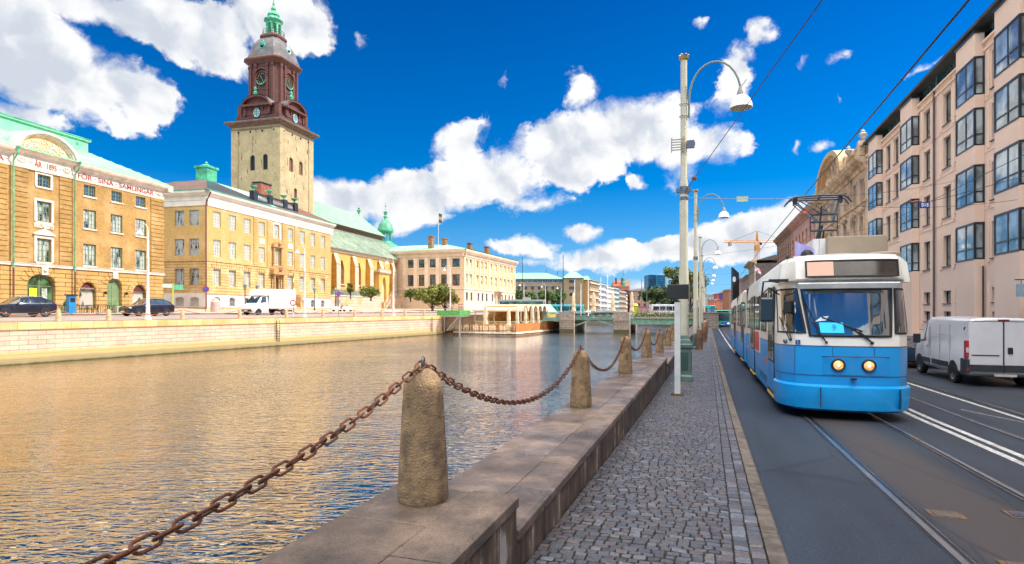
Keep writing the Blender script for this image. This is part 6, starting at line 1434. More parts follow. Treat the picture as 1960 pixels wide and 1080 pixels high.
class Shell:
 """stations: (y, half width, z bottom, z belt, z roof, half width at roof); y grows towards the back of the vehicle"""
 def __init__(s, st): s.st = st
 def at(s, y):
  st = s.st
  if y <= st[0][0]: return st[0][1:]
  for a, b in zip(st, st[1:]):
   if y <= b[0]:
    u = (y-a[0])/(b[0]-a[0]); return tuple(a[i]+(b[i]-a[i])*u for i in range(1, 6))
  return st[-1][1:]
 def ring(s, y):
  w, zb, zt, zr, wr = s.at(y); h = zt-zb
  P = [(w*.90, zb), (w*.985, zb+h*.12), (w, zb+h*.45), (w*.995, zb+h*.8), (w*.97, zt), (wr+(w*.97-wr)*.06, zt+(zr-zt)*.9), (wr*.93, zt+(zr-zt)*.98), (wr*.5, zr), (0, zr+.012)]
  return [(x, y, z) for x, z in P]+[(-x, y, z) for x, z in P[::-1][1:]]
 def body(s, root, m, name='body'):
  mb = MB(); mb.loft([s.ring(t[0]) for t in s.st]); return mb.build(name, m, root, smooth=True, angle=32)
 def sidepane(s, mb, sgn, ya, yb, u0=.06, u1=.88, off=.008, slant0=0, slant1=0):
  def pt(y, u):
   w, zb, zt, zr, wr = s.at(y); x = w*.97+(wr+(w*.97-wr)*.06-w*.97)*u/.9 if u < .9 else wr
   return (sgn*(x+off), y, zt+(zr-zt)*u)
  n = 4; rows = [[pt(ya+slant0*u+(yb+slant1*u-ya-slant0*u)*i/n, u) for i in range(n+1)] for u in (u0, (u0+u1)/2, u1)]
  mb.loft(rows, caps=False, closed=False)
def van():
 root = empty('delivery_van', S(9.02, 23.15, rz(25)), -TH, 'white windowless panel van parked by the right kerb, seen from behind', 'van', None)
 wv = mat('van_white', (.66, .68, .72), .32, var=.04, coat=.6); bk = mat('van_black_plastic', (.03, .038, .045), .6, var=.2)
 st = [(0, .985, .42, 1.25, 2.18, .86), (.06, 1.02, .36, 1.25, 2.24, .90), (3.7, 1.02, .36, 1.25, 2.26, .90), (4.05, 1.02, .36, 1.25, 2.16, .86), (4.75, 1.02, .36, 1.22, 1.32, .80), (5.15, .98, .36, 1.02, 1.08, .74), (5.42, .84, .40, .74, .80, .62)]
 sh = Shell(st); sh.body(root, wv)
 g = MB(); sh.sidepane(g, -1, 3.85, 4.45, .08, .85, slant1=-.30); sh.sidepane(g, 1, 3.85, 4.45, .08, .85, slant1=-.30); g.build('side_window', glass('van_glass', (.02, .05, .06)), root)
 ws = MB(); ws.quad((-.85, 4.12, 2.13), (.85, 4.12, 2.13), (.92, 4.74, 1.36), (-.92, 4.74, 1.36)); ws.build('windscreen', MC['van_glass'], root)
 for x, n in ((-.49, 'rear_door'), (.49, 'rear_door')):
  d = MB(); d.box(x-.465, -.02, .72, x+.465, .05, 2.12); d.build(n, wv, root, bevel=.015)
 sm = MB(); sm.box(-.012, -.026, .48, .012, .0, 2.14); sm.box(-.96, -.022, 2.125, .96, .02, 2.14); sm.build('door_seam', bk, root)
 tr = MB(); tr.box(-.95, -.035, .50, -.02, .02, .72); tr.box(.02, -.035, .50, .95, .02, .72); tr.box(-.86, -.032, 1.02, -.12, .0, 1.055); tr.build('rear_trim', bk, root)
 bp = MB(); bp.box(-1.0, -.14, .36, 1.0, .05, .46); bp.build('bumper', bk, root, bevel=.03)
 for s in (-1, 1):
  c = MB(); c.box(s*1.03-.07, -.1, .36, s*1.03+.02*s, .42, .92) if s > 0 else c.box(-1.045, -.1, .36, -.93, .42, .92); c.build('bumper_corner', bk, root, bevel=.04)
  t = MB(); t.box(s*.985-.055, -.03, .93, s*.985+.055, .12, 1.52); to = t.build('tail_light', mat('tail_red', (.42, .012, .01), .2, var=.1, coat=.8), root, bevel=.03)
  t = MB(); t.box(s*.985-.035, -.036, 1.12, s*.985+.035, -.02, 1.28); t.build('reverse_lens', mat('clear_lens', (.6, .55, .5), .2), to)
  r_ = MB(); r_.box(s*.98-.05, -.12, .54, s*.98+.01, -.1, .60); r_.build('reflector', MC['tail_red'], root)
 h = MB(); h.box(.10, -.06, 1.10, .24, -.02, 1.30); h.build('door_handle', rub, root, bevel=.02)
 bl = MB(); bl.box(-.15, -.03, 2.15, .15, .02, 2.20); bl.build('brake_light', mat('brake_dark_red', (.15, .01, .01), .3), root)
 lp = MB(); lp.box(-.3, -.15, .37, .3, -.13, .45); lp.build('light_bar', mat('clear_lens', (.6, .55, .5), .2), root)
 sd = MB(); sd.box(-1.045, 1.5, .52, -1.015, 3.1, .70); sd.box(-1.045, 3.25, .52, -1.015, 4.1, .70); sd.build('side_strip', bk, root, bevel=.01)
 sm = MB()
 for y in (1.35, 2.3, 3.25): sm.box(-1.028, y, .45, -1.012, y+.012, 2.0)
 sm.box(-1.03, 1.3, 1.62, -1.012, 3.2, 1.632); sm.box(-1.03, 3.4, .4, -1.0, 3.41, 1.9); sm.box(-1.04, 3.5, 1.12, -1.02, 3.62, 1.18); sm.build('door_seam', mat('seam_grey', (.25, .26, .28), .6), root)
 mi = MB(); mi.box(-1.32, 4.12, 1.22, -1.08, 4.26, 1.58); mi.box(-1.1, 4.15, 1.3, -.98, 4.2, 1.36); mi.build('wing_mirror', mat('mirror_black', (.012, .02, .03), .3), root, bevel=.03)
 hn = MB(); hn.tube([(-1.0, .12, 1.95), (-1.03, .14, 1.85)], .02, 5); hn.build('door_hinge', bk, root)
 for y in (1.1, 4.5):
  for s in (-1, 1):
   a = MB(); a.prism([(y+.43*math.cos(t), .36+.43*math.sin(t)) for t in [math.pi*k/14 for k in range(15)]]+[(y-.43, .3), (y+.43, .3)], s*.70, s*1.026, 'x'); a.build('wheel_arch', rub, root)
   wheel(root, s*.92, y, .335, .22, 6, s)
 pt = MB(); pt.box(.55, -.04, .52, .9, -.03, .62);
van()
def car(name, label, paint, loc, rot, suv=True, lights=True):
 """front towards -y"""
 root = empty(name, loc, rot, label, 'car')
 p = mat(paint[0], paint[1], .22, var=.05, coat=1.0, spec=.6)
 if suv: st = [(-2.32, .66, .42, .66, .70, .5), (-2.2, .84, .34, .84, .88, .66), (-1.7, .93, .30, .98, 1.02, .74), (-1.05, .95, .28, 1.05, 1.08, .78), (-.35, .95, .28, 1.08, 1.60, .62), (.2, .95, .28, 1.08, 1.69, .62), (1.3, .95, .28, 1.10, 1.66, .61), (1.95, .94, .30, 1.12, 1.40, .66), (2.25, .90, .36, 1.08, 1.14, .70), (2.34, .78, .45, .95, 1.0, .6)]
 else: st = [(-2.2, .66, .38, .60, .64, .5), (-2.05, .82, .28, .76, .80, .66), (-1.2, .90, .22, .92, .96, .76), (-.35, .90, .22, .94, 1.38, .60), (.9, .90, .22, .95, 1.40, .58), (1.6, .89, .25, .98, 1.10, .66), (2.2, .80, .35, .92, .95, .6)]
 sh = Shell(st); sh.body(root, p)
 gm = glass('car_glass', (.03, .05, .06))
 for s in (-1, 1):
  g = MB(); sh.sidepane(g, s, -.62, .28, .10, .84, slant0=.42); sh.sidepane(g, s, .34, 1.12, .10, .84); sh.sidepane(g, s, 1.18, 1.95, .12, .80, slant1=-.35)
  g.build('side_window', gm, root)
  tr = MB(); tr.tube([(s*.935, -.75, 1.09), (s*.935, 1.9, 1.13)], .014, 4); tr.tube([(s*.66, -.2, 1.70), (s*.64, 1.3, 1.70)], .02, 5); tr.build('chrome_trim', mat('chrome_trim', (.5, .5, .5), .25, .9), root)
  l = MB(); l.cbox((s*.72, -2.16, .78), (.34, .16, .13)); l.build('headlight', mat('clear_lamp', (.6, .62, .65), .15, coat=1), root, bevel=.03)
  t = MB(); t.cbox((s*.78, 2.26, .98), (.30, .12, .12)); t.build('tail_light', mat('tail_red', (.42, .012, .01), .2), root, bevel=.03)
  sk = MB(); sk.box(s*.94-.01, -1.0, .28, s*.94+.01, 1.0, .38); sk.build('sill', rub, root)
  mi = MB(); mi.cbox((s*1.03, -.62, 1.12), (.18, .12, .14)); mi.build('wing_mirror', p, root, bevel=.03)
  for y in (-1.42, 1.40):
   a = MB(); a.prism([(y+.40*math.cos(t), .36+.40*math.sin(t)) for t in [math.pi*k/14 for k in range(15)]]+[(y-.40, .28), (y+.40, .28)], s*.7, s*.956, 'x'); a.build('wheel_arch', rub, root)
   wheel(root, s*.86, y, .36, .22, 7, s)
 w = MB(); a = sh.at(-.98); b = sh.at(-.40)
 w.quad((-.72, -1.0, 1.115), (.72, -1.0, 1.115), (.60, -.37, 1.595), (-.60, -.37, 1.595)) if suv else w.quad((-.72, -1.1, 1.0), (.72, -1.1, 1.0), (.58, -.38, 1.375), (-.58, -.38, 1.375))
 w.build('windscreen', gm, root)
 gr = MB(); gr.cbox((0, -2.315, .62), (.9, .06, .26));
 for i in range(5): gr.cbox((0, -2.35, .52+i*.05), (.86, .02, .012), 1)
 gr.build('grille', [rub, MC['chrome_trim']], root)
 pl = MB(); pl.cbox((0, -2.36, .44), (.5, .02, .11)); pl.build('number_plate', wframe, root)
 return root
def bank_obj(x, y): return BQ.W(x, y, bz(y))
def bx_px(px, y):     # position along the left bank (inland offset y) under a bearing
 return BQ.hit(px, 594, y)[0]
c1 = car('parked_car', 'black estate car parked facing left in front of the arched shop window', ('car_black', (.010, .013, .025)), bank_obj(bx_px(38, 7.9), 7.9), BQ.rot-math.pi/2+math.pi)
c1.rotation_euler[2] = BQ.rot-math.pi/2+math.pi
c1.rotation_euler[2] = BQ.rot+math.pi/2+math.pi
c2 = copy_tree(c1, bank_obj(bx_px(281, 7.4), 7.4), None, 'black off-road car with dark grille parked before the corner of the museum')
c1['group'] = c2['group'] = 'black cars parked on the left bank'
c3 = car('parked_car', 'dark blue car parked ahead of the white panel van', ('car_dark_blue', (.012, .03, .06)), S(8.9, 32.8, rz(33)), math.pi-TH, suv=False)
def truck():
 root = empty('box_truck', bank_obj(bx_px(514, 7.2), 7.2), BQ.rot+math.pi/2+math.pi, 'white box truck standing on the quay road before the palace', 'truck')
 wv = mat('truck_white', (.80, .80, .80), .35, var=.04, coat=.4)
 st = [(-3.3, .78, .45, .80, .84, .6), (-3.15, .95, .36, 1.0, 1.05, .7), (-2.5, 1.0, .34, 1.30, 1.36, .82), (-1.85, 1.0, .34, 1.38, 2.25, .80), (-1.2, 1.0, .34, 1.38, 2.35, .80), (-.95, 1.0, .34, 1.38, 2.35, .80)]
 sh = Shell(st); sh.body(root, wv, 'cab')
 g = MB(); sh.sidepane(g, 1, -2.1, -1.2, .08, .8, slant0=.25); sh.sidepane(g, -1, -2.1, -1.2, .08, .8, slant0=.25); g.build('side_window', MC['car_glass'], root)
 w = MB(); w.quad((-.82, -2.48, 1.42), (.82, -2.48, 1.42), (.76, -1.87, 2.22), (-.76, -1.87, 2.22)); w.build('windscreen', MC['car_glass'], root)
 b = MB(); b.box(-1.08, -.9, .82, 1.08, 3.35, 3.08); b.build('cargo_box', wv, root, bevel=.03)
 d = MB(); d.prism([(-2.1, 2.28), (-1.75, 2.98), (-.92, 3.08), (-.92, 2.28)], -1.02, 1.02, 'x'); d.build('wind_deflector', wv, root, bevel=.05)
 e = MB(); e.box(-1.085, -.92, .80, 1.085, -.88, 3.10); e.box(-1.09, -.9, .72, 1.09, 3.4, .82); e.build('box_edge', mat('grey_edge', (.4, .4, .4), .5), root)
 gr = MB(); gr.cbox((0, -3.2, .86), (1.2, .12, .16)); gr.cbox((0, -3.3, .55), (1.6, .1, .22)); gr.build('grille', rub, root)
 pl = MB(); pl.cbox((0, -3.37, .52), (.5, .02, .11)); pl.build('number_plate', wframe, root)
 for s in (-1, 1):
  l = MB(); l.cbox((s*.76, -3.08, .93), (.36, .2, .15)); l.build('headlight', MC['clear_lamp'], root, bevel=.03)
  m = MB(); m.cbox((s*1.16, -2.1, 1.6), (.14, .14, .4)); m.build('wing_mirror', rub, root, bevel=.02)
  for y in (-2.4, 1.4):
   a = MB(); a.prism([(y+.42*math.cos(t), .36+.42*math.sin(t)) for t in [math.pi*k/14 for k in range(15)]]+[(y-.42, .3), (y+.42, .3)], s*.7, s*1.006, 'x')
   if y < 0: a.build('wheel_arch', rub, root)
   wheel(root, s*.9, y, .35, .22, 6, s)
 ch = MB(); ch.box(-.5, -1, .4, .5, 3.3, .6); ch.box(-1.0, .1, .45, 1.0, .6, .72); ch.build('chassis', darkm, root)
truck()
def bus(name, label, loc, rot, cols, L_=12, group=None, lit=False):
 root = empty(name, loc, rot, label, 'bus', group)
 c1, c2 = cols
 b = MB(); b.box(-1.27, 0, .32, 1.27, L_, 3.0); b.build('body', c1, root, bevel=.12)
 w = MB(); w.box(-1.10, -.03, 1.15, 1.10, .05, 2.55); w.build('windscreen', glass('bus_glass', (.02, .03, .04)), root, bevel=.05)
 d = MB(); d.box(-.95, -.03, 2.6, .95, .05, 2.88); d.build('destination_display', darkm, root)
 lb = MB(); lb.box(-.2, -.04, .38, 1.2, .06, 1.05); lb.build('front_panel', c2, root)
 for s in (-1, 1):
  for i in range(6):
   m = MB(); m.box(s*1.28-.02, .6+i*1.85, 1.25, s*1.28+.02, 2.3+i*1.85, 2.5); m.build('side_window', MC['bus_glass'], root)
  h = MB(); h.cbox((s*.95, -.03, .72), (.3, .08, .2)); h.build('headlight', mat('bus_headlight', (.8, .75, .5), .2, emit=((1, .9, .6), .8) if lit else None, var=0), root)
  mm = MB(); mm.cbox((s*1.42, -.1, 2.2), (.14, .14, .4)); mm.build('wing_mirror', rub, root)
  for y in (2.6, 8.6): wheel(root, s*1.1, y, .48, .3, 6, s)
 pl = MB(); pl.cbox((0, -.05, .48), (.5, .03, .11)); pl.build('number_plate', wframe, root)
 return root
gre = mat('bus_green', (.03, .46, .32), .35, coat=.5); bub = mat('bus_blue', (.015, .20, .62), .35, coat=.5); busw = mat('bus_white', (.72, .74, .75), .35); cyb = mat('bus_cyan', (.02, .50, .62), .35, coat=.5)
bp_ = pix(1383, 103);
bus('city_bus', 'green and blue city bus driving behind the tram', Vector((bp_.x, bp_.y, .62+.2)), -TH, (gre, bub), lit=True)
# ================================================================= far ground, bridge
fg = mat('far_ground', (.24, .21, .19), .9, var=.2, scale=.2)
mb = MB(); mb.quad((-1500, 205, 2.36), (1500, 205, 2.36), (1500, 3000, 2.36), (-1500, 3000, 2.36)); mb.quad((-1500, 205, -1), (1500, 205, -1), (1500, 205, 2.36), (-1500, 205, 2.36)); tag(mb.build('ground', fg), kind='structure')
mb = MB(); mb.loft([[(t, s, gz(s)-.02) for t in (12.6, 60, 300)] for s in SS], caps=False, closed=False); tag(mb.build('ground', fg, rz_=-TH), kind='structure')
mb = MB(); mb.quad((20.2, 108, 2.40), (80, 108, 2.40), (60, 206, 2.38), (38, 206, 2.38));
BS_ = 101.5       # bridge stands across the canal at this distance along the street
def bridge():
 F = Frame(*S(-1.6, BS_)[:2], -math.cos(TH), 0, math.sin(TH)); # x runs from the near bank to the far bank, y towards the camera
 root = empty('road_bridge', S(-1.6, BS_, 0), -TH, 'low green steel bridge on grey stone piers crossing the canal', 'bridge')
 gs = brick('pier_granite', (.26, .23, .22), (.20, .18, .17), (.09, .08, .07), w=1.1, h=.42, msize=.03, patch=.3, tint=((.2, .15, .08), .7, .6)); gsd = mat('pier_coping', (.24, .21, .20), .8, var=.25)
 gg = mat('bridge_green', (.10, .24, .20), .5, var=.2); gdk = mat('bridge_dark', (.03, .04, .035), .7)
 def px_t(px):      # offset across the canal under a bearing, on the near face of the bridge
  a, _ = FS.hit(px, 594, BS_) if False else (0, 0)
  r = (px-980)/FPX; k = BS_/(r*math.sin(TH)+math.cos(TH)); p = Vector((r*k, k)); return p.x*math.cos(TH)-p.y*math.sin(TH)+1.6
 piers = [(px_t(1073), px_t(1101)), (px_t(1176), px_t(1206))]; W = 9
 for a, b in piers:
  m = MB(); m.box(a, -.9, -1, b, W+.9, 2.05); m.build('pier', gs, root)
  m = MB(); m.box(a-.12, -1.0, 2.05, b+.12, -.4, 2.2); m.box(a, -.95, 2.2, b, -.1, 3.35); m.box(a-.1, -1.0, 3.35, b+.1, 0, 3.5); m.build('parapet_block', gsd, root)
  m = MB(); m.box(a-.02, -.92, -.5, a+.12, -.88, .0) ; m.box(a, -.915, -.3, b, -.905, .55); m.build('water_stain', mat('algae_stain', (.05, .05, .02), .7), root)
 x0, x1 = px_t(1040), 1.0
 d = MB(); d.box(x0, -.4, 2.22, x1, W, 2.45); d.build('deck', asphalt, root)
 g = MB(); (a1, b1), (a2, b2) = piers
 g.box(x0, -.45, 1.95, a1, -.25, 2.5); g.box(b1, -.45, 2.12, a2, -.25, 2.5); g.box(b2, -.45, 1.45, x1, -.25, 2.5); g.box(b2, -.55, 2.38, x1, -.45, 2.52); g.box(b1, -.55, 2.38, a2, -.45, 2.52)
 for s, e in ((b1, b1+2.6), (a2, a2-2.6)): g.prism([(s, 1.0), (s, 1.3), (e, 2.15), (e, 1.95)], -.45, -.28)
 g.build('girder', gg, root); u = MB(); u.box(x0, -.2, 2.0, x1, W-.2, 2.2); u.build('underside', gdk, root)
 rl = MB(); x = x0
 while x < x1:
  if not any(a-.1 < x < b+.1 for a, b in piers): rl.box(x-.035, -.42, 2.45, x+.035, -.35, 3.45)
  x += 1.25
 x = x0
 while x < x1:
  if not any(a-.1 < x < b+.1 for a, b in piers): rl.box(x-.012, -.40, 2.6, x+.012, -.37, 3.35)
  x += .2
 for a, b in ((x0, a1), (b1, a2), (b2, x1)): rl.box(a, -.43, 3.38, b, -.33, 3.46); rl.box(a, -.41, 2.56, b, -.36, 2.6)
 rl.build('railing', gg, root)
 pw = MB(); pw.tube([(b2+.1, -1.0, .0), (b2+.1, -1.0, 3.6)], .06, 6); pw.tube([(b1+.05, -1.0, .0), (b1+.05, -1.0, 3.6)], .06, 6); pw.build('mooring_pipe', mat('pale_pipe', (.60, .50, .40), .6), root)
 rn = random.Random(6)
 fb = MB(); fb.box(b2+1.0, -.75, 2.45, x1, -.5, 2.75); tag(fb.build('flower_box', mat('planter_grey', (.3, .3, .28), .8), None, S(-1.6, BS_, 0), -TH), 'long planter box hung on the right span of the bridge', 'planter')
 hv = MB();
 for i in range(1600):
  x = rn.uniform(b2+1, x1); y = rn.uniform(-.9, -.4); z = rn.uniform(2.7, 3.35); s = .09; a = rn.uniform(0, 3)
  hv.add([(x+s*math.cos(a), y+s*math.sin(a), z), (x-s*math.sin(a), y, z+s), (x-s*math.cos(a), y-s*math.sin(a), z), (x, y, z-s)], [(0, 1, 2, 3)], 0 if rn.random() < .8 else 1)
 tag(hv.build('flowers', [mat('hedge_leaf', (.07, .11, .03), .8, island=.5), mat('pale_flower', (.55, .50, .30), .8)], None, S(-1.6, BS_, 0), -TH), 'low green hedge with pale flowers along the bridge railing', 'flowers', kind='stuff')
 ab = MB(); ab.box(-.6, -1.2, -1, 3.2, W+1, 3.3); ab.box(-.5, -1.3, 3.3, 3.3, W, 3.45); ab.build('abutment', gs, root)
 return px_t
px_t = bridge()
mb = MB(); mb.box(-60, 0, 0, 60, 1, 1)
pz = MB(); pz.add([(*BQ.W(118, 1.0)[:2], 2.40), (*BQ.W(118, 160)[:2], 2.40), (*BQ.W(300, 160)[:2], 2.40), (*BQ.W(178, 1)[:2], 2.40)], [(0, 1, 2, 3)])
# ================================================================= trees
leafm = {}
def tree(label, loc, h, cr, th=None, c=(.055, .095, .02), n=2600, group=None, name='tree', seed=1, squash=.8, ls=.2, trunkc=(.09, .065, .045)):
 rn = random.Random(seed); th = th or h*.3
 root = empty(name, loc, rn.uniform(0, 6), label, 'tree' if name == 'tree' else 'bush', group)
 tr = MB(); tr.tube([(0, 0, -.3), (.05, 0, th*.5), (0, .05, th), (.1, 0, h*.7)], [cr*.06+.08, cr*.05+.06, cr*.045+.05, .04], 8)
 cz = (h+th)/2; hz = max(.2, (h-th)/2-.32*cr)
 lobes = []
 for i in range(15):
  a = rn.uniform(0, 6.28); r = cr*rn.uniform(.3, .78); lobes.append((r*math.cos(a), r*math.sin(a), cz+hz*rn.uniform(-.8, .75)+.1*cr, cr*rn.uniform(.2, .38)))
  if i < 6: tr.tube([(0, 0, th*.8), (r*.5*math.cos(a), r*.5*math.sin(a), (th+lobes[-1][2])/2), lobes[-1][:3]], [cr*.03+.03, .04, .015], 5)
 lobes.append((0, 0, cz, cr*.48)); lobes.append((.1*cr, 0, cz+hz*.7, cr*.34))
 tr.build('trunk', mat('bark', trunkc, .9, var=.3), root)
 cm = MB()
 for i in range(n):
  l = rn.choice(lobes); u = Vector((rn.gauss(0, 1), rn.gauss(0, 1), rn.gauss(0, 1))).normalized(); r = l[3]*(rn.random()**.33)*rn.uniform(.85, 1.12)
  p = Vector(l[:3])+u*r; p.z = cz+(p.z-cz)*squash if False else p.z
  nrm = (u+Vector((rn.gauss(0, .5), rn.gauss(0, .5), rn.gauss(0, .5)+.4))).normalized(); x = nrm.orthogonal().normalized(); y = nrm.cross(x); a = rn.uniform(0, 3.1); x, y = x*math.cos(a)+y*math.sin(a), y*math.cos(a)-x*math.sin(a)
  s = ls*rn.uniform(.6, 1.3); cm.add([p-x*s, p-y*s*.55, p+x*s, p+y*s*.55], [(0, 1, 2, 3)])
 key = tuple(round(q, 3) for q in c)
 cm.build('crown' if name == 'tree' else 'foliage', mat('leaves_%d' % (abs(hash(key)) % 9999), c, .7, c2=tuple(q*.55 for q in c), scale=.6, island=.45), root)
 return root
def far_pt(px, k, z): p = pix(px, k); return Vector((p.x, p.y, z))
tree('round green tree in front of the cream exchange building, left of the pale lamp post', far_pt(828, 121, 3.9), 5.6, 4.0, .1, (.17, .20, .02), 5200, 'trees beside the church steps', seed=3, ls=.24)
tree('wider yellowish tree on the right of the round tree beside the exchange building', far_pt(852, 127, 3.9), 4.8, 3.4, .1, (.22, .20, .02), 4200, 'trees beside the church steps', seed=4, ls=.24)
tree('small bushy tree on the terrace before the church porch', far_pt(710, 117, 5.9), 2.6, 2.3, .1, (.15, .19, .02), 2000, 'trees beside the church steps', seed=5, ls=.22)
tree('thin young tree against the yellow church wall', far_pt(671, 115, 6.2), 3.2, .8, .3, (.18, .20, .02), 500, 'trees beside the church steps', seed=6, ls=.2)
tree('little bush above the church steps', far_pt(786, 122, 5.8), 2.6, 1.5, .2, (.13, .17, .02), 1200, 'trees beside the church steps', seed=7, ls=.2)
for i, (px, k, h, r) in enumerate(((993, 200, 8.5, 1.9), (1015, 190, 7.5, 2.3), (1042, 185, 7.6, 2.2), (1068, 180, 8.4, 2.9))):
 tree('%s round-crowned lime tree before the long tan office block' % ('leftmost', 'second', 'third', 'tallest')[i], far_pt(px, k, 2.7), h, r, 2.5, (.07, .15, .03), 2600, 'trees before the tan office block', seed=20+i, ls=.34)
for i, (px, k, h, r) in enumerate(((1251, 175, 9.0, 4.3), (1265, 172, 8.2, 3.8), (1284, 178, 6.0, 2.8))):
 tree(('big dark tree below the blue glass tower', 'second dark tree overlapping the big one below the glass tower', 'low paler tree on the right of the dark trees, near the bus')[i], far_pt(px, k, 2.4), h, r, 1.6, (.04, .08, .02), 3000, 'trees on the square', seed=30+i, ls=.34)
for i, (px, k, h, r) in enumerate(((1303, 130, 13.0, 4.0), (1322, 140, 12.5, 4.2))):
 tree(('tall yellow-green tree showing on the right of the front lamp post', 'tall green tree behind the second lamp post')[i], far_pt(px, k, 1.5), h, r, 3.0, (.10, .14, .02), 3200, 'trees on the square', seed=40+i, ls=.3)
# ================================================================= terrace, stairs at the church
def terrace():
 C2 = Frame((631-980)/FPX*112.5, 112.5, .30, 3.95)
 def X(px): return C2.hit(px, 594)[0]
 root = frame_root('terrace_wall', C2, 'pale stone terrace wall with glass railing below the yellow church', 'wall')
 st = brick('terrace_stone', (.66, .52, .40), (.58, .44, .33), (.30, .22, .16), w=1.5, h=.6, msize=.03, patch=.2, tint=((.60, .34, .12), .3, .7))
 a, b = X(632), X(730); m = MB(); m.box(a, 0, -.6, b, 12, 2.6); m.build('wall_face', st, root); m = MB(); m.box(a-.1, -.1, 2.6, b+.1, .5, 2.78); m.build('coping', stonew, root)
 g = MB(); g.box(a, .2, 2.78, b, .24, 3.75); g.build('glass_railing', glass('rail_glass', (.16, .20, .15), .15), root); p = MB(); x = a
 while x <= b: p.box(x-.04, .16, 2.78, x+.04, .28, 3.85); x += 2.1
 p.box(a, .17, 3.78, b, .27, 3.86); p.build('railing_post', mat('grey_metal', (.25, .26, .27), .4), root)
 r2 = frame_root('church_steps', C2, 'double stone stairway with pillars leading up to the church terrace', 'steps')
 x0, x1, x2, x3 = X(742), X(758), X(808), X(822); q = MB()
 q.box(X(730)+.02, 3, -.6, X(745), 9, 2.5); q.build('flank_wall', mat('brown_stone', (.42, .22, .12), .8), r2)
 q = MB(); q.box(x1, 1.0, -.6, x2, 9, 2.5)
 n = 9
 for i in range(n): q.box(x0+(x1-x0)*i/n, 1.0, -.6, x1+.01, 4.5, -.3+2.8*(i+1)/n); q.box(x2-.01, 1.0, -.6, x3-(x3-x2)*i/n, 4.5, -.3+2.8*(i+1)/n)
 q.build('stair_block', st, r2)
 for x, z in ((x0, .0), (x1, 2.5), ((x1*2+x2)/3, 2.5), ((x1+x2*2)/3, 2.5), (x2, 2.5), (x3, .0)):
  q = MB(); q.box(x-.3, .8, -.6, x+.3, 1.4, z+1.5); q.box(x-.36, .74, z+1.5, x+.36, 1.46, z+1.62); q.build('pillar', stoneo, r2)
 q = MB()
 for a_, b_ in ((x1, x2),):
  x = a_
  while x < b_: q.box(x-.03, 1.05, 2.5, x+.03, 1.11, 3.6); x += .35
  q.box(a_, 1.04, 3.5, b_, 1.12, 3.6)
 q.tube([(x0, 1.1, 1.2), (x1, 1.1, 3.7)], .07, 5); q.tube([(x3, 1.1, 1.2), (x2, 1.1, 3.7)], .07, 5); q.tube([(x0, 1.1, .5), (x1, 1.1, 3.0)], .05, 5); q.tube([(x3, 1.1, .5), (x2, 1.1, 3.0)], .05, 5)
 q.build('iron_railing', mat('pale_iron', (.42, .40, .38), .5), r2)
 r3 = frame_root('garden_wall', C2, 'low stone wall with orange posts right of the church stairway', 'wall')
 a, b = X(838), X(905); q = MB(); q.box(a, 3, -.6, b, 3.4, 1.7); q.build('wall_face', st, r3)
 g = MB(); g.box(a, 3.1, 1.7, b, 3.14, 2.7); g.build('glass_railing', MC['rail_glass'], r3)
 for px in (836, 870, 878, 888):
  q = MB(); x = X(px); q.box(x-.3, 2.8, -.6, x+.3, 3.5, 2.6 if px == 836 else 2.0); q.build('pillar', stoneo if px > 836 else st, r3)
terrace()
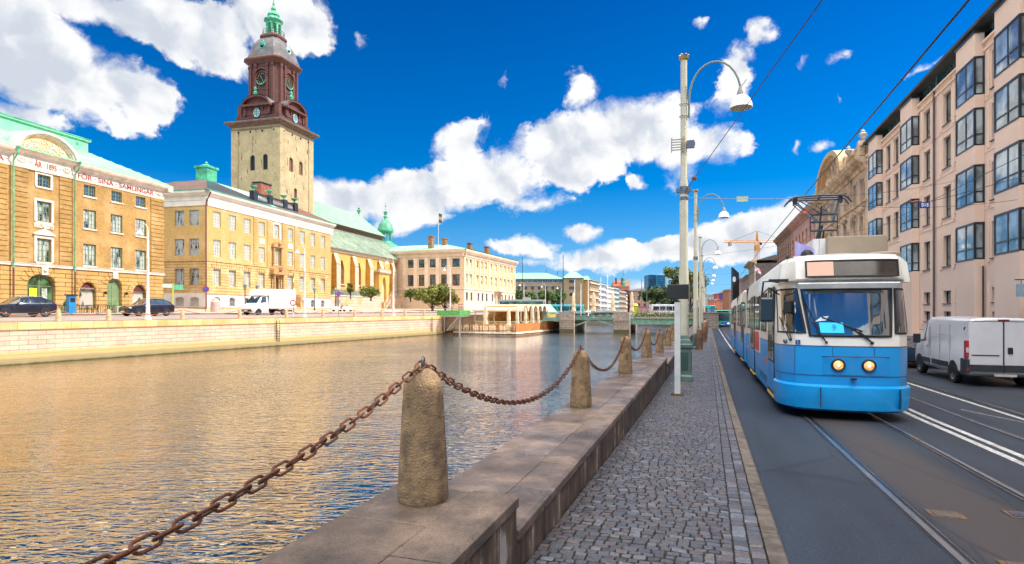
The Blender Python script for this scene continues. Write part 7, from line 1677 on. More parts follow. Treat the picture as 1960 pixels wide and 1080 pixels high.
# ================================================================= floating restaurant
def barge():
 F = Frame(-9.5, 96.9, .914, 0, -.405)
 root = frame_root('restaurant_barge', F, 'floating restaurant deck with stick railing and brown panels moored by the far quay', 'barge')
 wd = brick('deck_boards', (.34, .20, .10), (.28, .15, .07), (.08, .04, .02), w=3, h=.14, msize=.02, vert=True)
 hull = mat('hull_white', (.66, .60, .50), .6, var=.2); hd = mat('hull_dark', (.05, .035, .03), .7)
 h = MB(); h.box(0, 0, -.2, 11, 22.5, .12); h.build('hull', hd, root); h = MB(); h.box(-.02, -.05, .12, 11.1, 22.6, .38); h.build('rubbing_strake', hull, root)
 d = MB(); d.box(0, 0, .38, 11, 22.5, .44); d.build('deck', wd, root)
 rn = random.Random(8); cr = mat('cream_stick', (.74, .66, .50), .8, var=.2); br = mat('brown_stick', (.20, .09, .04), .8, var=.3)
 r = MB(); x = .05
 while x < 10.9:
  r.box(x, -.04, .44, x+rn.uniform(.05, .11), .0, rn.uniform(1.35, 1.62), rn.choice((0, 0, 0, 0, 1))); x += rn.uniform(.16, .26)
 r.box(0, -.06, .55, 11, .02, .66, 1); r.box(0, .0, 1.42, 11, .03, 1.5, 1); r.build('stick_railing', [cr, br], root)
 bp = brick('brown_panel', (.48, .19, .05), (.40, .15, .04), (.10, .04, .02), w=.12, h=2, msize=.012)
 for a, b in ((.2, 10.4), (12.6, 21.8)): p = MB(); p.box(10.9, a, .44, 11.0, b, 1.68); p.build('side_panel', bp, root)
 s = MB(); y = 10.5
 while y < 12.5: s.box(10.92, y, .44, 10.98, y+.07, 1.45); y += .35
 s.build('gate_railing', br, root)
 pv = frame_root('cafe_pavilion', F, 'open wooden cafe pavilion with cream barrel awnings and a mint green gable roof', 'pavilion')
 ow = mat('orange_timber', (.66, .32, .08), .7, var=.25, scale=2); cm = mat('cream_awning', (.72, .58, .44), .8, var=.08); mg = mat('mint_paint', (.30, .62, .42), .6);
 z0 = .44
 b = MB(); b.box(.8, 6.0, z0, 9.4, 6.15, 1.8); b.box(9.3, 6.0, z0, 9.4, 17, 1.8); b.build('base_wall', ow, pv)
 b = MB(); b.box(1.5, 10, z0, 9.0, 10.2, 4.0); b.build('back_wall', ow, pv)
 b = MB(); b.box(.8, 5.9, 1.8, 9.5, 6.2, 1.95); b.box(9.25, 5.9, 1.8, 9.5, 17, 1.95); b.box(.8, 5.9, 3.55, 9.5, 6.0, 3.65); b.build('counter', mg, pv)
 b = MB()
 for x in (.8, 2.6, 4.4, 6.8, 9.3): b.box(x, 5.95, 1.9, x+.1, 6.05, 3.6)
 for y in (8, 10, 12, 14, 16.9): b.box(9.35, y, 1.9, 9.45, y+.1, 3.6)
 b.build('post', wframe, pv)
 b = MB(); b.prism([(5.4, 3.62), (5.4, 3.9), (6.4, 4.55), (7.6, 4.75), (9, 4.75), (9, 3.62)], .6, 8.9, 'x'); b.build('awning', cm, pv)
 for i in range(5):
  y = 6+i*2.2; b = MB(); A = arch_pts(y, y+2.1, 3.6, 4.72); B = arch_pts(y+.12, y+1.98, 3.6, 4.6)
  b.prism(A+B[::-1], 8.9, 9.8, 'x'); b.build('barrel_awning', cm, pv)
 b = MB(); b.prism([(6, 3.6), (6, 4.5), (17, 4.5), (17, 3.6)], 3, 8.88, 'x'); b.build('roof_block', ow, pv)
 b = MB(); b.box(4, 17.2, z0, 9.6, 22, 3.4); b.build('side_room', ow, pv); b = MB(); b.prism([(3.8, 3.4), (9.9, 3.4), (8.6, 4.9), (5.0, 4.9)], 16.9, 22.2); b.build('gable_roof', mg, pv)
 b = MB(); b.prism([(9.62, z0), (9.62, 3.4), (9.62, 3.4)], 17.2, 22); b.box(9.6, 17.2, z0, 9.66, 22, 3.38); b.build('yellow_wall', mat('yellow_timber', (.72, .45, .10), .7), pv)
 tb = MB()
 for i in range(12): x = rn.uniform(.8, 10); y = rn.uniform(.8, 5.2); tb.box(x-.3, y-.3, 1.12, x+.3, y+.3, 1.16); tb.box(x-.03, y-.03, .44, x+.03, y+.03, 1.12)
 def Yx(px, x):   # deck position under a bearing at a given x
  a = (px-980)/FPX; return (a*(F.oy+F.d[1]*x)-(F.ox+F.d[0]*x))/(F.p[0]-a*F.p[1])
 fab = mat('parasol_canvas', (.62, .52, .38), .85, c2=(.50, .40, .28), scale=2.5)
 labs = ['tall closed cream parasol nearest the green gangway on the barge', 'closed cream parasol in front of the barrel awnings, second from left', 'third closed parasol from the left, above the brown panels of the barge', 'fourth closed parasol from the left along the barge edge', 'fifth closed parasol from the left along the barge edge', 'sixth closed parasol, standing at the gap between the brown panels', 'last closed parasol at the far end of the barge']
 first = None
 for i, (px, x, h) in enumerate(((916, 5.0, 4.6), (974, 10.2, 4.0), (990, 10.3, 4.1), (1006, 10.3, 4.0), (1019, 10.3, 4.1), (1030, 10.3, 3.8), (1049, 10.3, 3.7))):
  y = Yx(px, x) if i else 1.0
  if i == 0: x = 5.2; y = 1.2
  loc = F.W(x, y, .44)
  if first is None:
   first = empty('closed_parasol', loc, 0, labs[0], 'parasol', 'closed parasols on the barge')
   m = MB(); m.tube([(0, 0, 0), (0, 0, 4.5)], .04, 6); m.lathe([(.35, 0), (.35, .06), (.05, .1)], 8); m.build('pole', wframe, first)
   m = MB(); m.lathe([(.36, 1.0), (.42, 1.25), (.30, 1.9), (.34, 2.3), (.30, 3.0), (.26, 3.8), (.16, 4.3), (.03, 4.45)], 9); m.v = [(px_*(1+rn.uniform(-.16, .16)), py_*(1+rn.uniform(-.16, .16)), pz_) for px_, py_, pz_ in m.v]; m.build('folded_canopy', fab, first)
  else: copy_tree(first, loc, rn.uniform(0, 6), labs[i], scale=h/4.6)
 for i, px in enumerate((1095, 1134, 1171, 1208)):    # on the bridge
  t = px_t(px)-1.6; loc = S(t, BS_+1.2, 2.45)
  copy_tree(first, loc, rn.uniform(0, 6), 'closed cream parasol on the bridge, %s from the left' % ('first', 'second', 'third', 'last')[i], scale=1.0)['group'] = 'closed parasols on the bridge'
 ft = None
 tl = ('at the left end', 'left of the tall parasol', 'under the tall parasol', 'in the middle', 'right of the middle', 'before the barrel awnings', 'at the corner of the brown panels')
 for i in range(7):
  loc = F.W(.9+i*1.45, 2.2+(i % 2)*1.2, .44)
  if ft is None:
   ft = empty('cafe_table', loc, F.rot, 'pale cafe table behind the stick railing, '+tl[0], 'table', 'cafe tables on the barge')
   m = MB(); m.box(-.4, -.4, .70, .4, .4, .74); m.build('table_top', wframe, ft); m = MB(); m.box(-.03, -.03, 0, .03, .03, .7); m.build('leg', darkm, ft)
  else: copy_tree(ft, loc, F.rot, 'pale cafe table behind the stick railing, '+tl[i])
 return F
BF = barge()
def gangway():
 x = BQ.hit(845, 600)[0]; root = frame_root('gangway', BQ, 'green mesh-sided gangway with grey steel struts from the quay down to the barge', 'gangway')
 gm = mat('green_mesh', (.08, .32, .08), .6, var=.3, scale=6); st = mat('galvanised_steel', (.32, .34, .36), .4, .5); x0 = 58.8
 m = MB(); m.box(x0, -3.2, 2.75, x0+3.6, 1.5, 2.9); m.build('platform', st, root)
 m = MB(); m.box(x0, -3.2, 2.95, x0+.05, .8, 3.8); m.box(x0, -3.25, 2.95, x0+3.6, -3.2, 3.8); m.build('mesh_panel', gm, root)
 m = MB(); m.tube([(x0, -3.2, 4.05), (x0, 1.5, 4.05)], .05, 5); m.tube([(x0, -3.2, 4.05), (x0+3.6, -3.2, 4.05)], .05, 5); m.tube([(x0, -3.1, 2.8), (x0, -1.0, .6)], .09, 5); m.tube([(x0+.8, -3.1, 2.8), (x0+.8, -1.0, .6)], .09, 5); m.tube([(x0, -.5, 2.8), (x0, -.5, .3)], .08, 5); m.tube([(x0+.5, -3, -.5), (x0+.5, -3, 2.8)], .15, 6); m.build('steel_strut', st, root)
 for i in range(9):
  s = MB(); s.box(x0, -1.0-.24*i, .6+i*.24, x0+.8, -.75-.24*i, .63+i*.24); s.build('step', st, root)
gangway()
# ================================================================= distant buildings
def block(name, label, F, X1, D, H, wallm, ops, st, roof=None, side=True, eave=.4, trimm=None, rh=3):
 root = frame_root(name, F, label, 'building')
 facade(root, (0, 0, 0), 0, X1, -1, H, ops, wallm, .2)
 b = MB(); b.box(0, D-.1, -1, X1, D, H); b.box(0, .01, -1, .05, D, H); b.box(X1-.05, .01, -1, X1, D, H); b.build('rear_wall', wallm, root)
 if roof:
  hip_roof(-eave, X1+eave, -eave, D+eave, H, H+rh, min(D, X1)*.4, flat=1).build('roof', roof, root)
 else: r = MB(); r.box(-.1, -.1, H, X1+.1, D, H+.4); r.build('roof', trimm or darkm, root)
 return root
tanb = brick('tan_brick', (.42, .32, .18), (.36, .27, .15), (.25, .2, .13), w=.4, h=.14, msize=.02); yb5 = brick('amber_brick', (.58, .34, .10), (.5, .29, .08), (.3, .2, .1), w=.4, h=.14, msize=.02)
dgf = mat('grey_blue_band', (.30, .34, .40), .5)
def far_city():
 K = 225; bz_ = 2.4
 def Xp(px, k=K): return (px-980)/FPX*k
 x0 = Xp(960); F = Frame(x0, K, 1, bz_, 0); xa, xb, xc = Xp(1078)-x0, Xp(1115)-x0, Xp(1128)-x0; H = E-bz_+(594-534)*K/FPX
 def Z(py): return E-bz_+(594-py)*K/FPX
 WB_ = dict(n='ribbon', nx=3, bars=[], fm=dgf, gm=winblue, fw=.15, bw=.12); WQ = dict(n='sq', nx=1, bars=[], fm=darkm, gm=winblue, fw=.1)
 ops = []; n = 12
 for i in range(n):
  a = xa*i/n; ops.append((a+.05, a+xa/n-.05, Z(541.5), Z(535.5), WB_))
 for i in range(9):
  c = xa*(i+.5)/9
  for t, b in ((548.5, 554.5), (560.5, 566.5), (574, 585)): ops.append((c-.55 if t < 570 else c-.8, c+.55 if t < 570 else c+.8, Z(b), Z(t), WQ))
 r = block('office_block', 'long tan office block with blue window bands and a mint roof across the square', F, xa, 16, H, tanb, ops, None, mat('mint_roof', (.22, .50, .30), .5, var=.15), rh=2.6)
 t = MB()
 for py in (535, 547.5, 559.8, 571): t.box(0, -.15, Z(py)-.12, xa, 0, Z(py)+.12)
 t.build('band_course', dgf, r)
 t = MB()
 for px, hh in ((1083-35, 5), (1090-20, 3)): t.tube([(Xp(px)-x0, 8, H+2), (Xp(px)-x0, 8, H+3+hh*.15)], .1, 5)
 t.build('antenna', darkm, r)
 F2 = Frame(x0+xa, K-3, 1, bz_, 0)
 w = xb-xa; ops = [(w*.28, w*.28+2, Z(b), Z(t_), WQ) for t_, b in ((537, 542.5), (549.5, 555), (561.5, 567))]
 r = block('corner_block', 'tan brick block with three small dark openings right of the long office block', F2, w, 18, H+.2, tanb, ops, None, mat('mint_roof', (.22, .50, .30), .5), rh=2.4)
 F3 = Frame(x0+xb, K-1, 1, bz_, 0); block('brick_end_block', 'narrow amber brick end wall right of the tan block', F3, xc-xb, 12, H-.4, yb5, [], None, mat('mint_roof', (.22, .50, .30), .5), rh=1.5)
 dx = .33; oX, oY = Xp(1128), K
 FR = Frame(oX, oY, dx, bz_)
 cfg = [(1128, 1146, yb5, 'amber brick office house with pale bands in the far row', 4, (.62, .60, .55), 533.5), (1146, 1160, mat('silver_wall', (.52, .55, .60), .6), 'silver-grey house with many small bays in the far row', 5, (.5, .52, .58), 538), (1160, 1174, mat('white_wall', (.74, .72, .66), .7), 'white office house with green glass in the far row', 5, (.7, .7, .66), 545), (1174, 1185, mat('teal_wall', (.55, .58, .56), .6), 'pale house with a dark teal corner in the far row', 5, (.1, .3, .3), 548), (1185, 1198, mat('brownish_wall', (.34, .26, .21), .7), 'brown stone house in the far row', 4, (.5, .45, .4), 553), (1198, 1206, mat('pale_pink_wall', (.68, .56, .50), .7), 'pale pink house at the end of the far row', 4, (.6, .5, .45), 562)]
 for pa, pb, wm, lab, fl, bc, ty in cfg:
  a = FR.hit(pa, 594)[0]; b = FR.hit(pb, 594)[0]; Hh = FR.hit(pa, ty+2)[1]; p = FR.W(a, 0, 0); Fk = Frame(p.x, p.y, dx, bz_); L_ = b-a; fh = Hh/(fl+.6); ops = []
  nc = max(3, int(L_/3.2)); bc_m = mat('band_%d' % pa, bc, .6)
  stl = dict(n='far%d' % pa, nx=2, bars=[], fm=bc_m, gm=winblue if pa != 1160 else wingreen, fw=.12)
  for j in range(fl):
   for i in range(nc): c = L_*(i+.5)/nc; ops.append((c-L_/nc*.36, c+L_/nc*.36, .9+j*fh+.6, .9+j*fh+fh*.78, stl))
  r = block('row_house', lab, Fk, L_, 14, Hh, wm, ops, None, mat('mint_roof', (.22, .50, .30), .5) if pa < 1170 else None, rh=1.6)
  t = MB()
  for j in range(fl): t.box(0, -.35, .9+j*fh+fh*.82, L_, 0, .9+j*fh+fh*.95)
  t.build('band_course', bc_m, r)
 kr = 350; Fr = Frame(Xp(1174, kr), kr, 1, bz_, .0); Wd = Xp(1204, kr)-Xp(1174, kr)
 red_t = mat('red_tiles', (.36, .09, .04), .7, var=.2)
 root = frame_root('spired_house', Fr, 'red-roofed brick house with a thin green spire beyond the far row', 'building')
 q = MB(); q.box(0, 0, -1, Wd, 16, 15.5); q.build('wall', mat('red_brick_far', (.40, .16, .10), .8), root)
 q = MB(); q.add([(-.5, -.5, 13.5), (Wd+.5, -.5, 13.5), (Wd-3, 8, 19), (1.5, 8, 19), (-.5, 16, 13.5), (Wd+.5, 16, 13.5)], [(0, 1, 2, 3), (1, 5, 2), (4, 0, 3), (5, 4, 3, 2)]); q.build('roof', red_t, root)
 for x in (2, 5.6): q = MB(); q.box(x, 5, 17, x+.9, 6, 20.6); q.build('chimney', mat('dark_red_chimney', (.18, .05, .04), .8), root)
 q = MB(); q.box(Wd-1.8, 4, 10, Wd+1.6, 7, 19.5); q.build('stair_gable', mat('cream_gable', (.62, .48, .36), .8), root); q = MB(); q.lathe([(1.0, 15), (.9, 18), (.55, 18.5), (.6, 20), (.2, 21.5), (.05, 26)], 8, (Wd-2.6, 3.4, 0)); q.build('spire', copperd, root)
 for (pa, pb, ty, k, c, lab, nm) in ((1206, 1262, 557, 330, (.36, .24, .17), 'long brown station block behind the square below the blue tower', 'station_block'), (1262, 1300, 561, 300, (.45, .46, .55), 'pale blue-grey building with a red sign band right of the dark trees', 'pale_block'), (1300, 1352, 552, 420, (.40, .34, .30), 'grey-brown building closing the view behind the lamp posts', 'closing_block')):
  Fk = Frame(Xp(pa, k), k, 1, bz_, 0); w = Xp(pb, k)-Xp(pa, k); Hh = E-bz_+(594-ty)*k/FPX; ops = []; nc = int(w/3)
  stl = dict(n=nm, nx=1, bars=[], fm=darkm, gm=winblue, fw=.15)
  for j in range(2):
   for i in range(nc): cc_ = w*(i+.5)/nc; ops.append((cc_-.7, cc_+.7, 3+j*4, 5.2+j*4, stl))
  r = block(nm, lab, Fk, w, 14, Hh, mat(nm+'_wall', c, .8, var=.15), ops, None, mat('brown_grey_roof', (.12, .09, .08), .7), rh=1.5)
  if nm == 'pale_block': q = MB(); q.box(0, -.3, Hh-1.2, w*.7, 0, Hh-.4); q.build('red_band', mat('sign_red', (.5, .04, .04), .5), r)
 kt = 560; Ft = Frame(Xp(1242, kt), kt, 1, bz_, 0); Ht = E-bz_+(594-526)*kt/FPX; wd = Xp(1255, kt)-Xp(1242, kt); wl = Xp(1273, kt)-Xp(1255, kt)
 root = frame_root('glass_tower', Ft, 'dark blue glass office tower of two slabs beyond the square', 'tower')
 def tg(name, c1, c2):
  return brick(name, c1, c2, (.01, .03, .06), w=1.6, h=1.9, msize=.2, rough=.2, patch=.5)
 q = MB(); q.box(0, 2, 0, wd, 20, Ht); q.build('left_slab', tg('tower_dark_glass', (.008, .04, .10), (.02, .10, .22)), root)
 q = MB(); q.box(wd+.02, 0, 0, wd+wl, 20, Ht-.3); q.build('right_slab', tg('tower_blue_glass', (.01, .09, .20), (.03, .20, .36)), root)
 q = MB(); q.box(wd+wl, .5, 0, wd+wl+2.2, 20, Ht-.6); q.build('bright_edge', mat('pale_glass_edge', (.25, .42, .46), .3), root)
 for i, (pa, pb, ty, k, c, lab) in enumerate(((1352, 1366, 566, 420, (.30, .45, .42), 'pale green house at the end of the street left of the orange one'), (1366, 1383, 575, 400, (.62, .20, .09), 'orange house at the end of the street behind the bus'), (1374, 1390, 563, 430, (.45, .10, .12), 'dark red house behind the orange one'), (1388, 1397, 561, 400, (.16, .08, .30), 'narrow violet house right of the orange one'), (1396, 1406, 556, 380, (.35, .15, .08), 'brown house at the end of the street next to the violet one'))):
  Fk = Frame(Xp(pa, k), k, 1, 2.4, 0); w = Xp(pb, k)-Xp(pa, k); Hh = E-2.4+(594-ty)*k/FPX
  stl = dict(n='end%d' % i, nx=1, bars=[], fm=wframe, gm=winblue, fw=.15); ops = []; nc = max(2, int(w/2.2))
  for j in range(3):
   for q_ in range(nc): cc_ = w*(q_+.5)/nc; ops.append((cc_-.5, cc_+.5, Hh*(.14+.28*j), Hh*(.14+.28*j)+1.5, stl))
  block('street_end_house', lab, Fk, w, 12, Hh, mat('end_wall_%d' % i, c, .8), ops, None, mat('brown_grey_roof', (.12, .09, .08), .7), rh=1)
far_city()
def back_row():      # modern upper floors just above the museum/far block gap and kiosk on the bank
 F = Frame(*BQ.W(86, 3)[:2], .60, 3.0, -.05)
 root = frame_root('quay_kiosk', F, 'glazed kiosk with a flat grey roof on the bank behind the cafe barge', 'kiosk')
 q = MB(); q.box(0, 0, 2.6, 9.5, 6, 2.95); q.box(5, 1, 2.95, 6.6, 2.4, 3.4); q.build('flat_roof', mat('grey_flat_roof', (.36, .37, .38), .6), root)
 q = MB(); q.box(.4, .5, 0, 9, 5.6, 2.6); q.build('glazed_wall', glass('kiosk_glass', (.10, .22, .18), .1), root)
 for x in (.1, 9.3): q = MB(); q.box(x, .1, 0, x+.12, .22, 2.6); q.build('post', wframe, root)
back_row()
# ================================================================= lamp posts
pgrey = mat('post_grey_green', (.42, .42, .34), .5, var=.10, scale=1.2); pdark = mat('post_green', (.07, .13, .115), .55, var=.2, scale=2); cuf = mat('gilded_cap', (.36, .26, .08), .4, .4, var=.3)
lampw = mat('lamp_white', (.80, .80, .78), .35, var=0); lampin = mat('lamp_inside', (.18, .16, .14), .5)
def tall_lamp(t, s, label, H=10.6, pedestal=True, extras=False, first=False):
 root = empty('tram_lamp_post', S(t, s, gz(s)), -TH, label, 'lamp post', 'tall lamp posts along the cobbled pavement')
 p = MB(); p.lathe([(.145, 1.0), (.145, 5.6), (.125, 5.75), (.125, 7.1), (.10, 7.25), (.10, H)] if not first else [(.155, 1.5), (.155, 3.6), (.135, 3.75), (.135, 6.55), (.105, 6.7), (.105, H)], 18)
 p.build('pole', pgrey, root, smooth=True)
 c = MB(); c.lathe([(.10, H), (.15, H+.05), (.16, H+.12), (.10, H+.14)], 14)
 for i in range(6): a = i*math.pi/3; c.sph((.13*math.cos(a), .13*math.sin(a), H+.17), .04, 6, 4)
 c.build('crown_cap', cuf, root)
 b = MB()
 if pedestal:
  b.loft([[(x*w, y*w, z) for x, y in ((-1, -1), (1, -1), (1, 1), (-1, 1))] for z, w in ((0, .30), (.16, .30), (.20, .25), (1.05, .225), (1.10, .27), (1.2, .28), (1.22, .24), (1.34, .22), (1.38, .18), (1.5, .16))])
  b.build('pedestal', pdark, root, bevel=.015); d = MB(); d.box(.23, -.15, .35, .252, .15, .95); d.box(-.15, -.255, .35, .15, -.232, .95); d.build('access_panel', mat('post_green_dark', (.03, .07, .06), .5), root)
 else: b.lathe([(.26, 0), (.26, .12), (.2, .2), (.18, 1.0), (.15, 1.05)], 12); b.build('pedestal', pdark, root)
 a = MB(); P = [(.16, 0, H-1.9), (.17, 0, H-1.3)]
 for k in range(1, 13): an = math.pi-math.pi*k/12*.93; P.append((.17+.80+.80*math.cos(an), 0, H-1.3+1.15*math.sin(an)))
 a.tube(P, .035, 8); e = P[-1]
 for z in (H-1.85, H-1.45): a.tube([(.14*math.cos(x), .14*math.sin(x), z) for x in [i*math.pi/6 for i in range(12)]], .014, 4, closed=True)
 a.tube([(e[0]+.02, 0, e[2]), (e[0]+.12, 0, e[2]+.1), (e[0]+.18, 0, e[2]+.2)], .012, 4)
 a.build('curved_arm', mat('arm_green_grey', (.16, .22, .20), .45), root, smooth=True)
 h = MB(); x, z = e[0]+.02, e[2]
 h.lathe([(.05, 0), (.07, -.06), (.11, -.2), (.13, -.3), (.22, -.36), (.30, -.46), (.345, -.60), (.355, -.70), (.34, -.705)], 22, (x, 0, z), 0, caps=False)
 ho = h.build('lamp_head', lampw, root, smooth=True); g = MB(); g.lathe([(.335, -.70), (.2, -.66), (.02, -.64)], 20, (x, 0, z), 0); g.build('lamp_glass', lampin, ho)
 n_ = MB(); n_.lathe([(.055, .0), (.075, -.07), (.115, -.2), (.135, -.305)], 12, (x, 0, z), 0, caps=False); n_.build('lamp_neck', mat('neck_grey', (.25, .25, .23), .5), ho)
 if extras:
  m = MB()
  for i in range(5): m.cbox((-.18, -.16, 7.62+i*.085), (.42, .03, .03))
  m.box(-.02, -.20, 7.55, .02, -.12, 8.05); m.box(-.40, -.18, 7.55, -.37, -.14, 8.02); m.build('louvred_sign', mat('taupe_metal', (.26, .22, .18), .5), root)
  m = MB(); m.box(.10, -.12, 7.68, .34, .02, 7.92); m.box(.26, -.08, 7.76, .36, 0, 7.86); m.build('junction_box', mat('grey_metal', (.25, .26, .27), .4), root)
  m = MB(); m.box(-.24, -.10, 6.24, .24, .10, 6.36); m.lathe([(.15, 6.18), (.16, 6.3), (.15, 6.42)], 14); m.lathe([(.15, 5.98), (.15, 6.08)], 14); m.build('wire_clamp', mat('grey_metal', (.25, .26, .27), .4), root)
 else:
  m = MB(); m.lathe([(.15, 5.95), (.16, 6.05), (.15, 6.15)], 12); m.build('wire_clamp', mat('grey_metal', (.25, .26, .27), .4), root)
 return root
tall_lamp(-.76, 20.6, 'nearest tall lamp post, with a louvred sign and a dark green square pedestal', first=True, extras=True)
l2 = tall_lamp(-.78, 41.5, 'second tall lamp post, directly right of the nearest one', H=10.4, pedestal=False)
for s, lab in ((67, 'third tall lamp post along the pavement'), (89, 'fourth tall lamp post along the pavement'), (111, 'fifth tall lamp post, far along the pavement'), (133, 'sixth tall lamp post, beyond the bridge end'), (158, 'last small lamp post of the row before the far houses')):
 copy_tree(l2, S(-.78, s, gz(s)), -TH, lab)
for i, (s, h) in enumerate(((52, 8.6), (58, 8.2))):
 r = empty('slim_post', S(-.62, s, gz(s)), -TH, ('slim grey post standing between the second and third lamp posts', 'thinner grey post just before the third lamp post')[i], 'post'); m = MB(); m.lathe([(.10, 0), (.10, .9), (.07, 1.0), (.06, h), (.01, h+.05)], 10); m.build('shaft', pgrey, r)
for i, (t, s) in enumerate(((-.52, 41.0), (-.30, 52.0), (-.25, 62), (-.2, 75))):
 r = empty('brown_bollard', S(t, s, gz(s)), 0, 'short rust-brown iron post, %s from the camera on the pavement' % ('first', 'second', 'third', 'fourth')[i], 'bollard', 'short brown posts on the pavement'); m = MB(); m.lathe([(.22, 0), (.20, 1.0), (.18, 1.3), (.05, 1.38)], 12); m.build('body', mat('brown_iron', (.14, .075, .045), .7, var=.3), r, smooth=True)
def box_post():
 root = empty('camera_post', S(-.77, 16.5, gz(16.5)), -TH, 'white square post with a black box on top beside the cobbles', 'post')
 m = MB(); m.box(-.075, -.075, 0, .075, .075, 2.48); m.build('post', mat('worn_white_paint', (.56, .58, .58), .5, c2=(.42, .46, .47), scale=3), root, bevel=.006)
 m = MB(); m.box(-.16, -.14, -.02, .16, .14, .05); m.build('foot', mat('rusty_foot', (.09, .055, .035), .8, var=.3), root)
 m = MB(); m.box(-.26, -.10, 2.56, .28, .12, 2.95); m.build('black_box', mat('matt_black', (.008, .012, .014), .6, var=.1), root, bevel=.02)
 m = MB(); m.box(-.08, -.08, 2.48, .08, .08, 2.50); m.tube([(-.12, -.05, 2.56), (-.05, -.06, 2.50), (.05, -.05, 2.52)], .012, 5); m.build('bracket', rub, root)
 m = MB(); m.box(.27, .0, 2.50, .31, .2, 2.98); m.build('side_plate', mat('plate_grey', (.2, .2, .2), .4), root)
box_post()
# ================================================================= overhead wires
wirem = mat('wire_dark', (.03, .035, .04), .5, .3, var=0)
def wire(name, label, P, r, m=wirem, cat='cable', n=5):
 mb = MB(); mb.tube(P, r, n); return tag(mb.build(name, m), label, cat)
def sag(A, B, d, n=16): A, B = Vector(A), Vector(B); return [A.lerp(B, i/n)-Vector((0, 0, d*4*(i/n)*(1-i/n))) for i in range(n+1)]
P1 = S(-.70, 20.6, gz(20.6)+6.3); Q = pix(1640, 8, -93); dv = Q-P1
wire('feeder_cable', 'dark cable rising from the nearest lamp post to the top of the picture', [P1, P1+dv*.5, Q, P1+dv*1.8], .010)
i_ = MB(); c = P1+dv*.115; i_.cbox(c, (.12, .12, .10)); i_.sph(c+dv.normalized()*.1, .05, 6, 4); tag(i_.build('cable_insulator', mat('brown_insulator', (.12, .09, .07), .6)), 'small brown insulator on the cable near the lamp post', 'insulator')
zc = lambda s: 6.93 if s < 24 else 6.93-(s-24)*.012
wire('contact_wire', 'tram contact wire running from the pantograph up to the top right corner', [S(2.55, s, zc(s)+.06) for s in (-8, 0, 8, 17.5, 30, 45, 70, 100, 130)], .014)
wire('contact_wire', 'contact wire over the far track, crossing the salmon facade', [S(6.05, s, zc(s)) for s in (-8, 0, 8, 17.5, 30, 45, 70, 100, 130)], .008)
wire('span_wire', 'wire carrying a pale green plate from the lamp post across to the facade', sag(S(-.62, 20.6, gz(20.6)+6.05), S(12.4, 37, 10.6), .35), .008)
p = pix(1421, 23.2, 381); tag(MB().cbox((0, 0, 0), (.42, .03, .2)).build('wire_plate', mat('pale_green_plate', (.42, .52, .36), .5), None, p, -TH*.3), 'small pale green plate hanging on the span wire left of the pantograph', 'sign')
for k, (s, z1, z2, t2) in enumerate(((24, 7.8, 8.4, 12.4), (41.5, 7.4, 9.5, 12.4), (67, 7.6, 8.8, 12.4), (89, 7.4, 8.4, 12.4))):
 wire('span_wire', ('thin wire crossing low in front of the salmon facade', 'wire from the second lamp post across the street', 'wire from the third lamp post across the street', 'wire from the fourth lamp post across the street')[k], sag(S(-.7 if k else 3.0, s, z1), S(t2, s+(6 if k == 0 else 0), z2), .3), .007)
wire('span_wire', 'dark wire slanting down over the salmon facade to the orange insulator', sag(S(6.0, 20.0, 6.9), S(12.4, 12, 8.4), .15), .008)
wire('span_wire', 'thin wire slanting from the far roofs down to the tram roof', sag(S(2.75, 60, 6.7), S(12.4, 75, 13.5), .5), .02)
p = pix(1770, 19.4, 393); r = empty('number_sign', p, -.12, 'blue plate reading 815 hanging over the far track', 'sign')
MB().cbox((0, 0, 0), (.30, .03, .19)).build('plate', mat('sign_blue', (.01, .05, .30), .4), r); text_mesh('815', .15, mat('sign_white', (.8, .8, .8), .5, var=0), r, (0, -.02, 0), (R(90), 0, 0), 'lettering', .002, bold=.004)
m = MB(); m.tube([(-.55, 0, .12), (-.1, 0, .12)], .02, 5); m.tube([(-.5, 0, .15), (-.42, 0, .05)], .025, 5); m.tube([(-.4, 0, .1), (-.2, 0, .14)], .035, 5); m.build('red_insulator', mat('red_insulator_paint', (.20, .04, .03), .5), r)
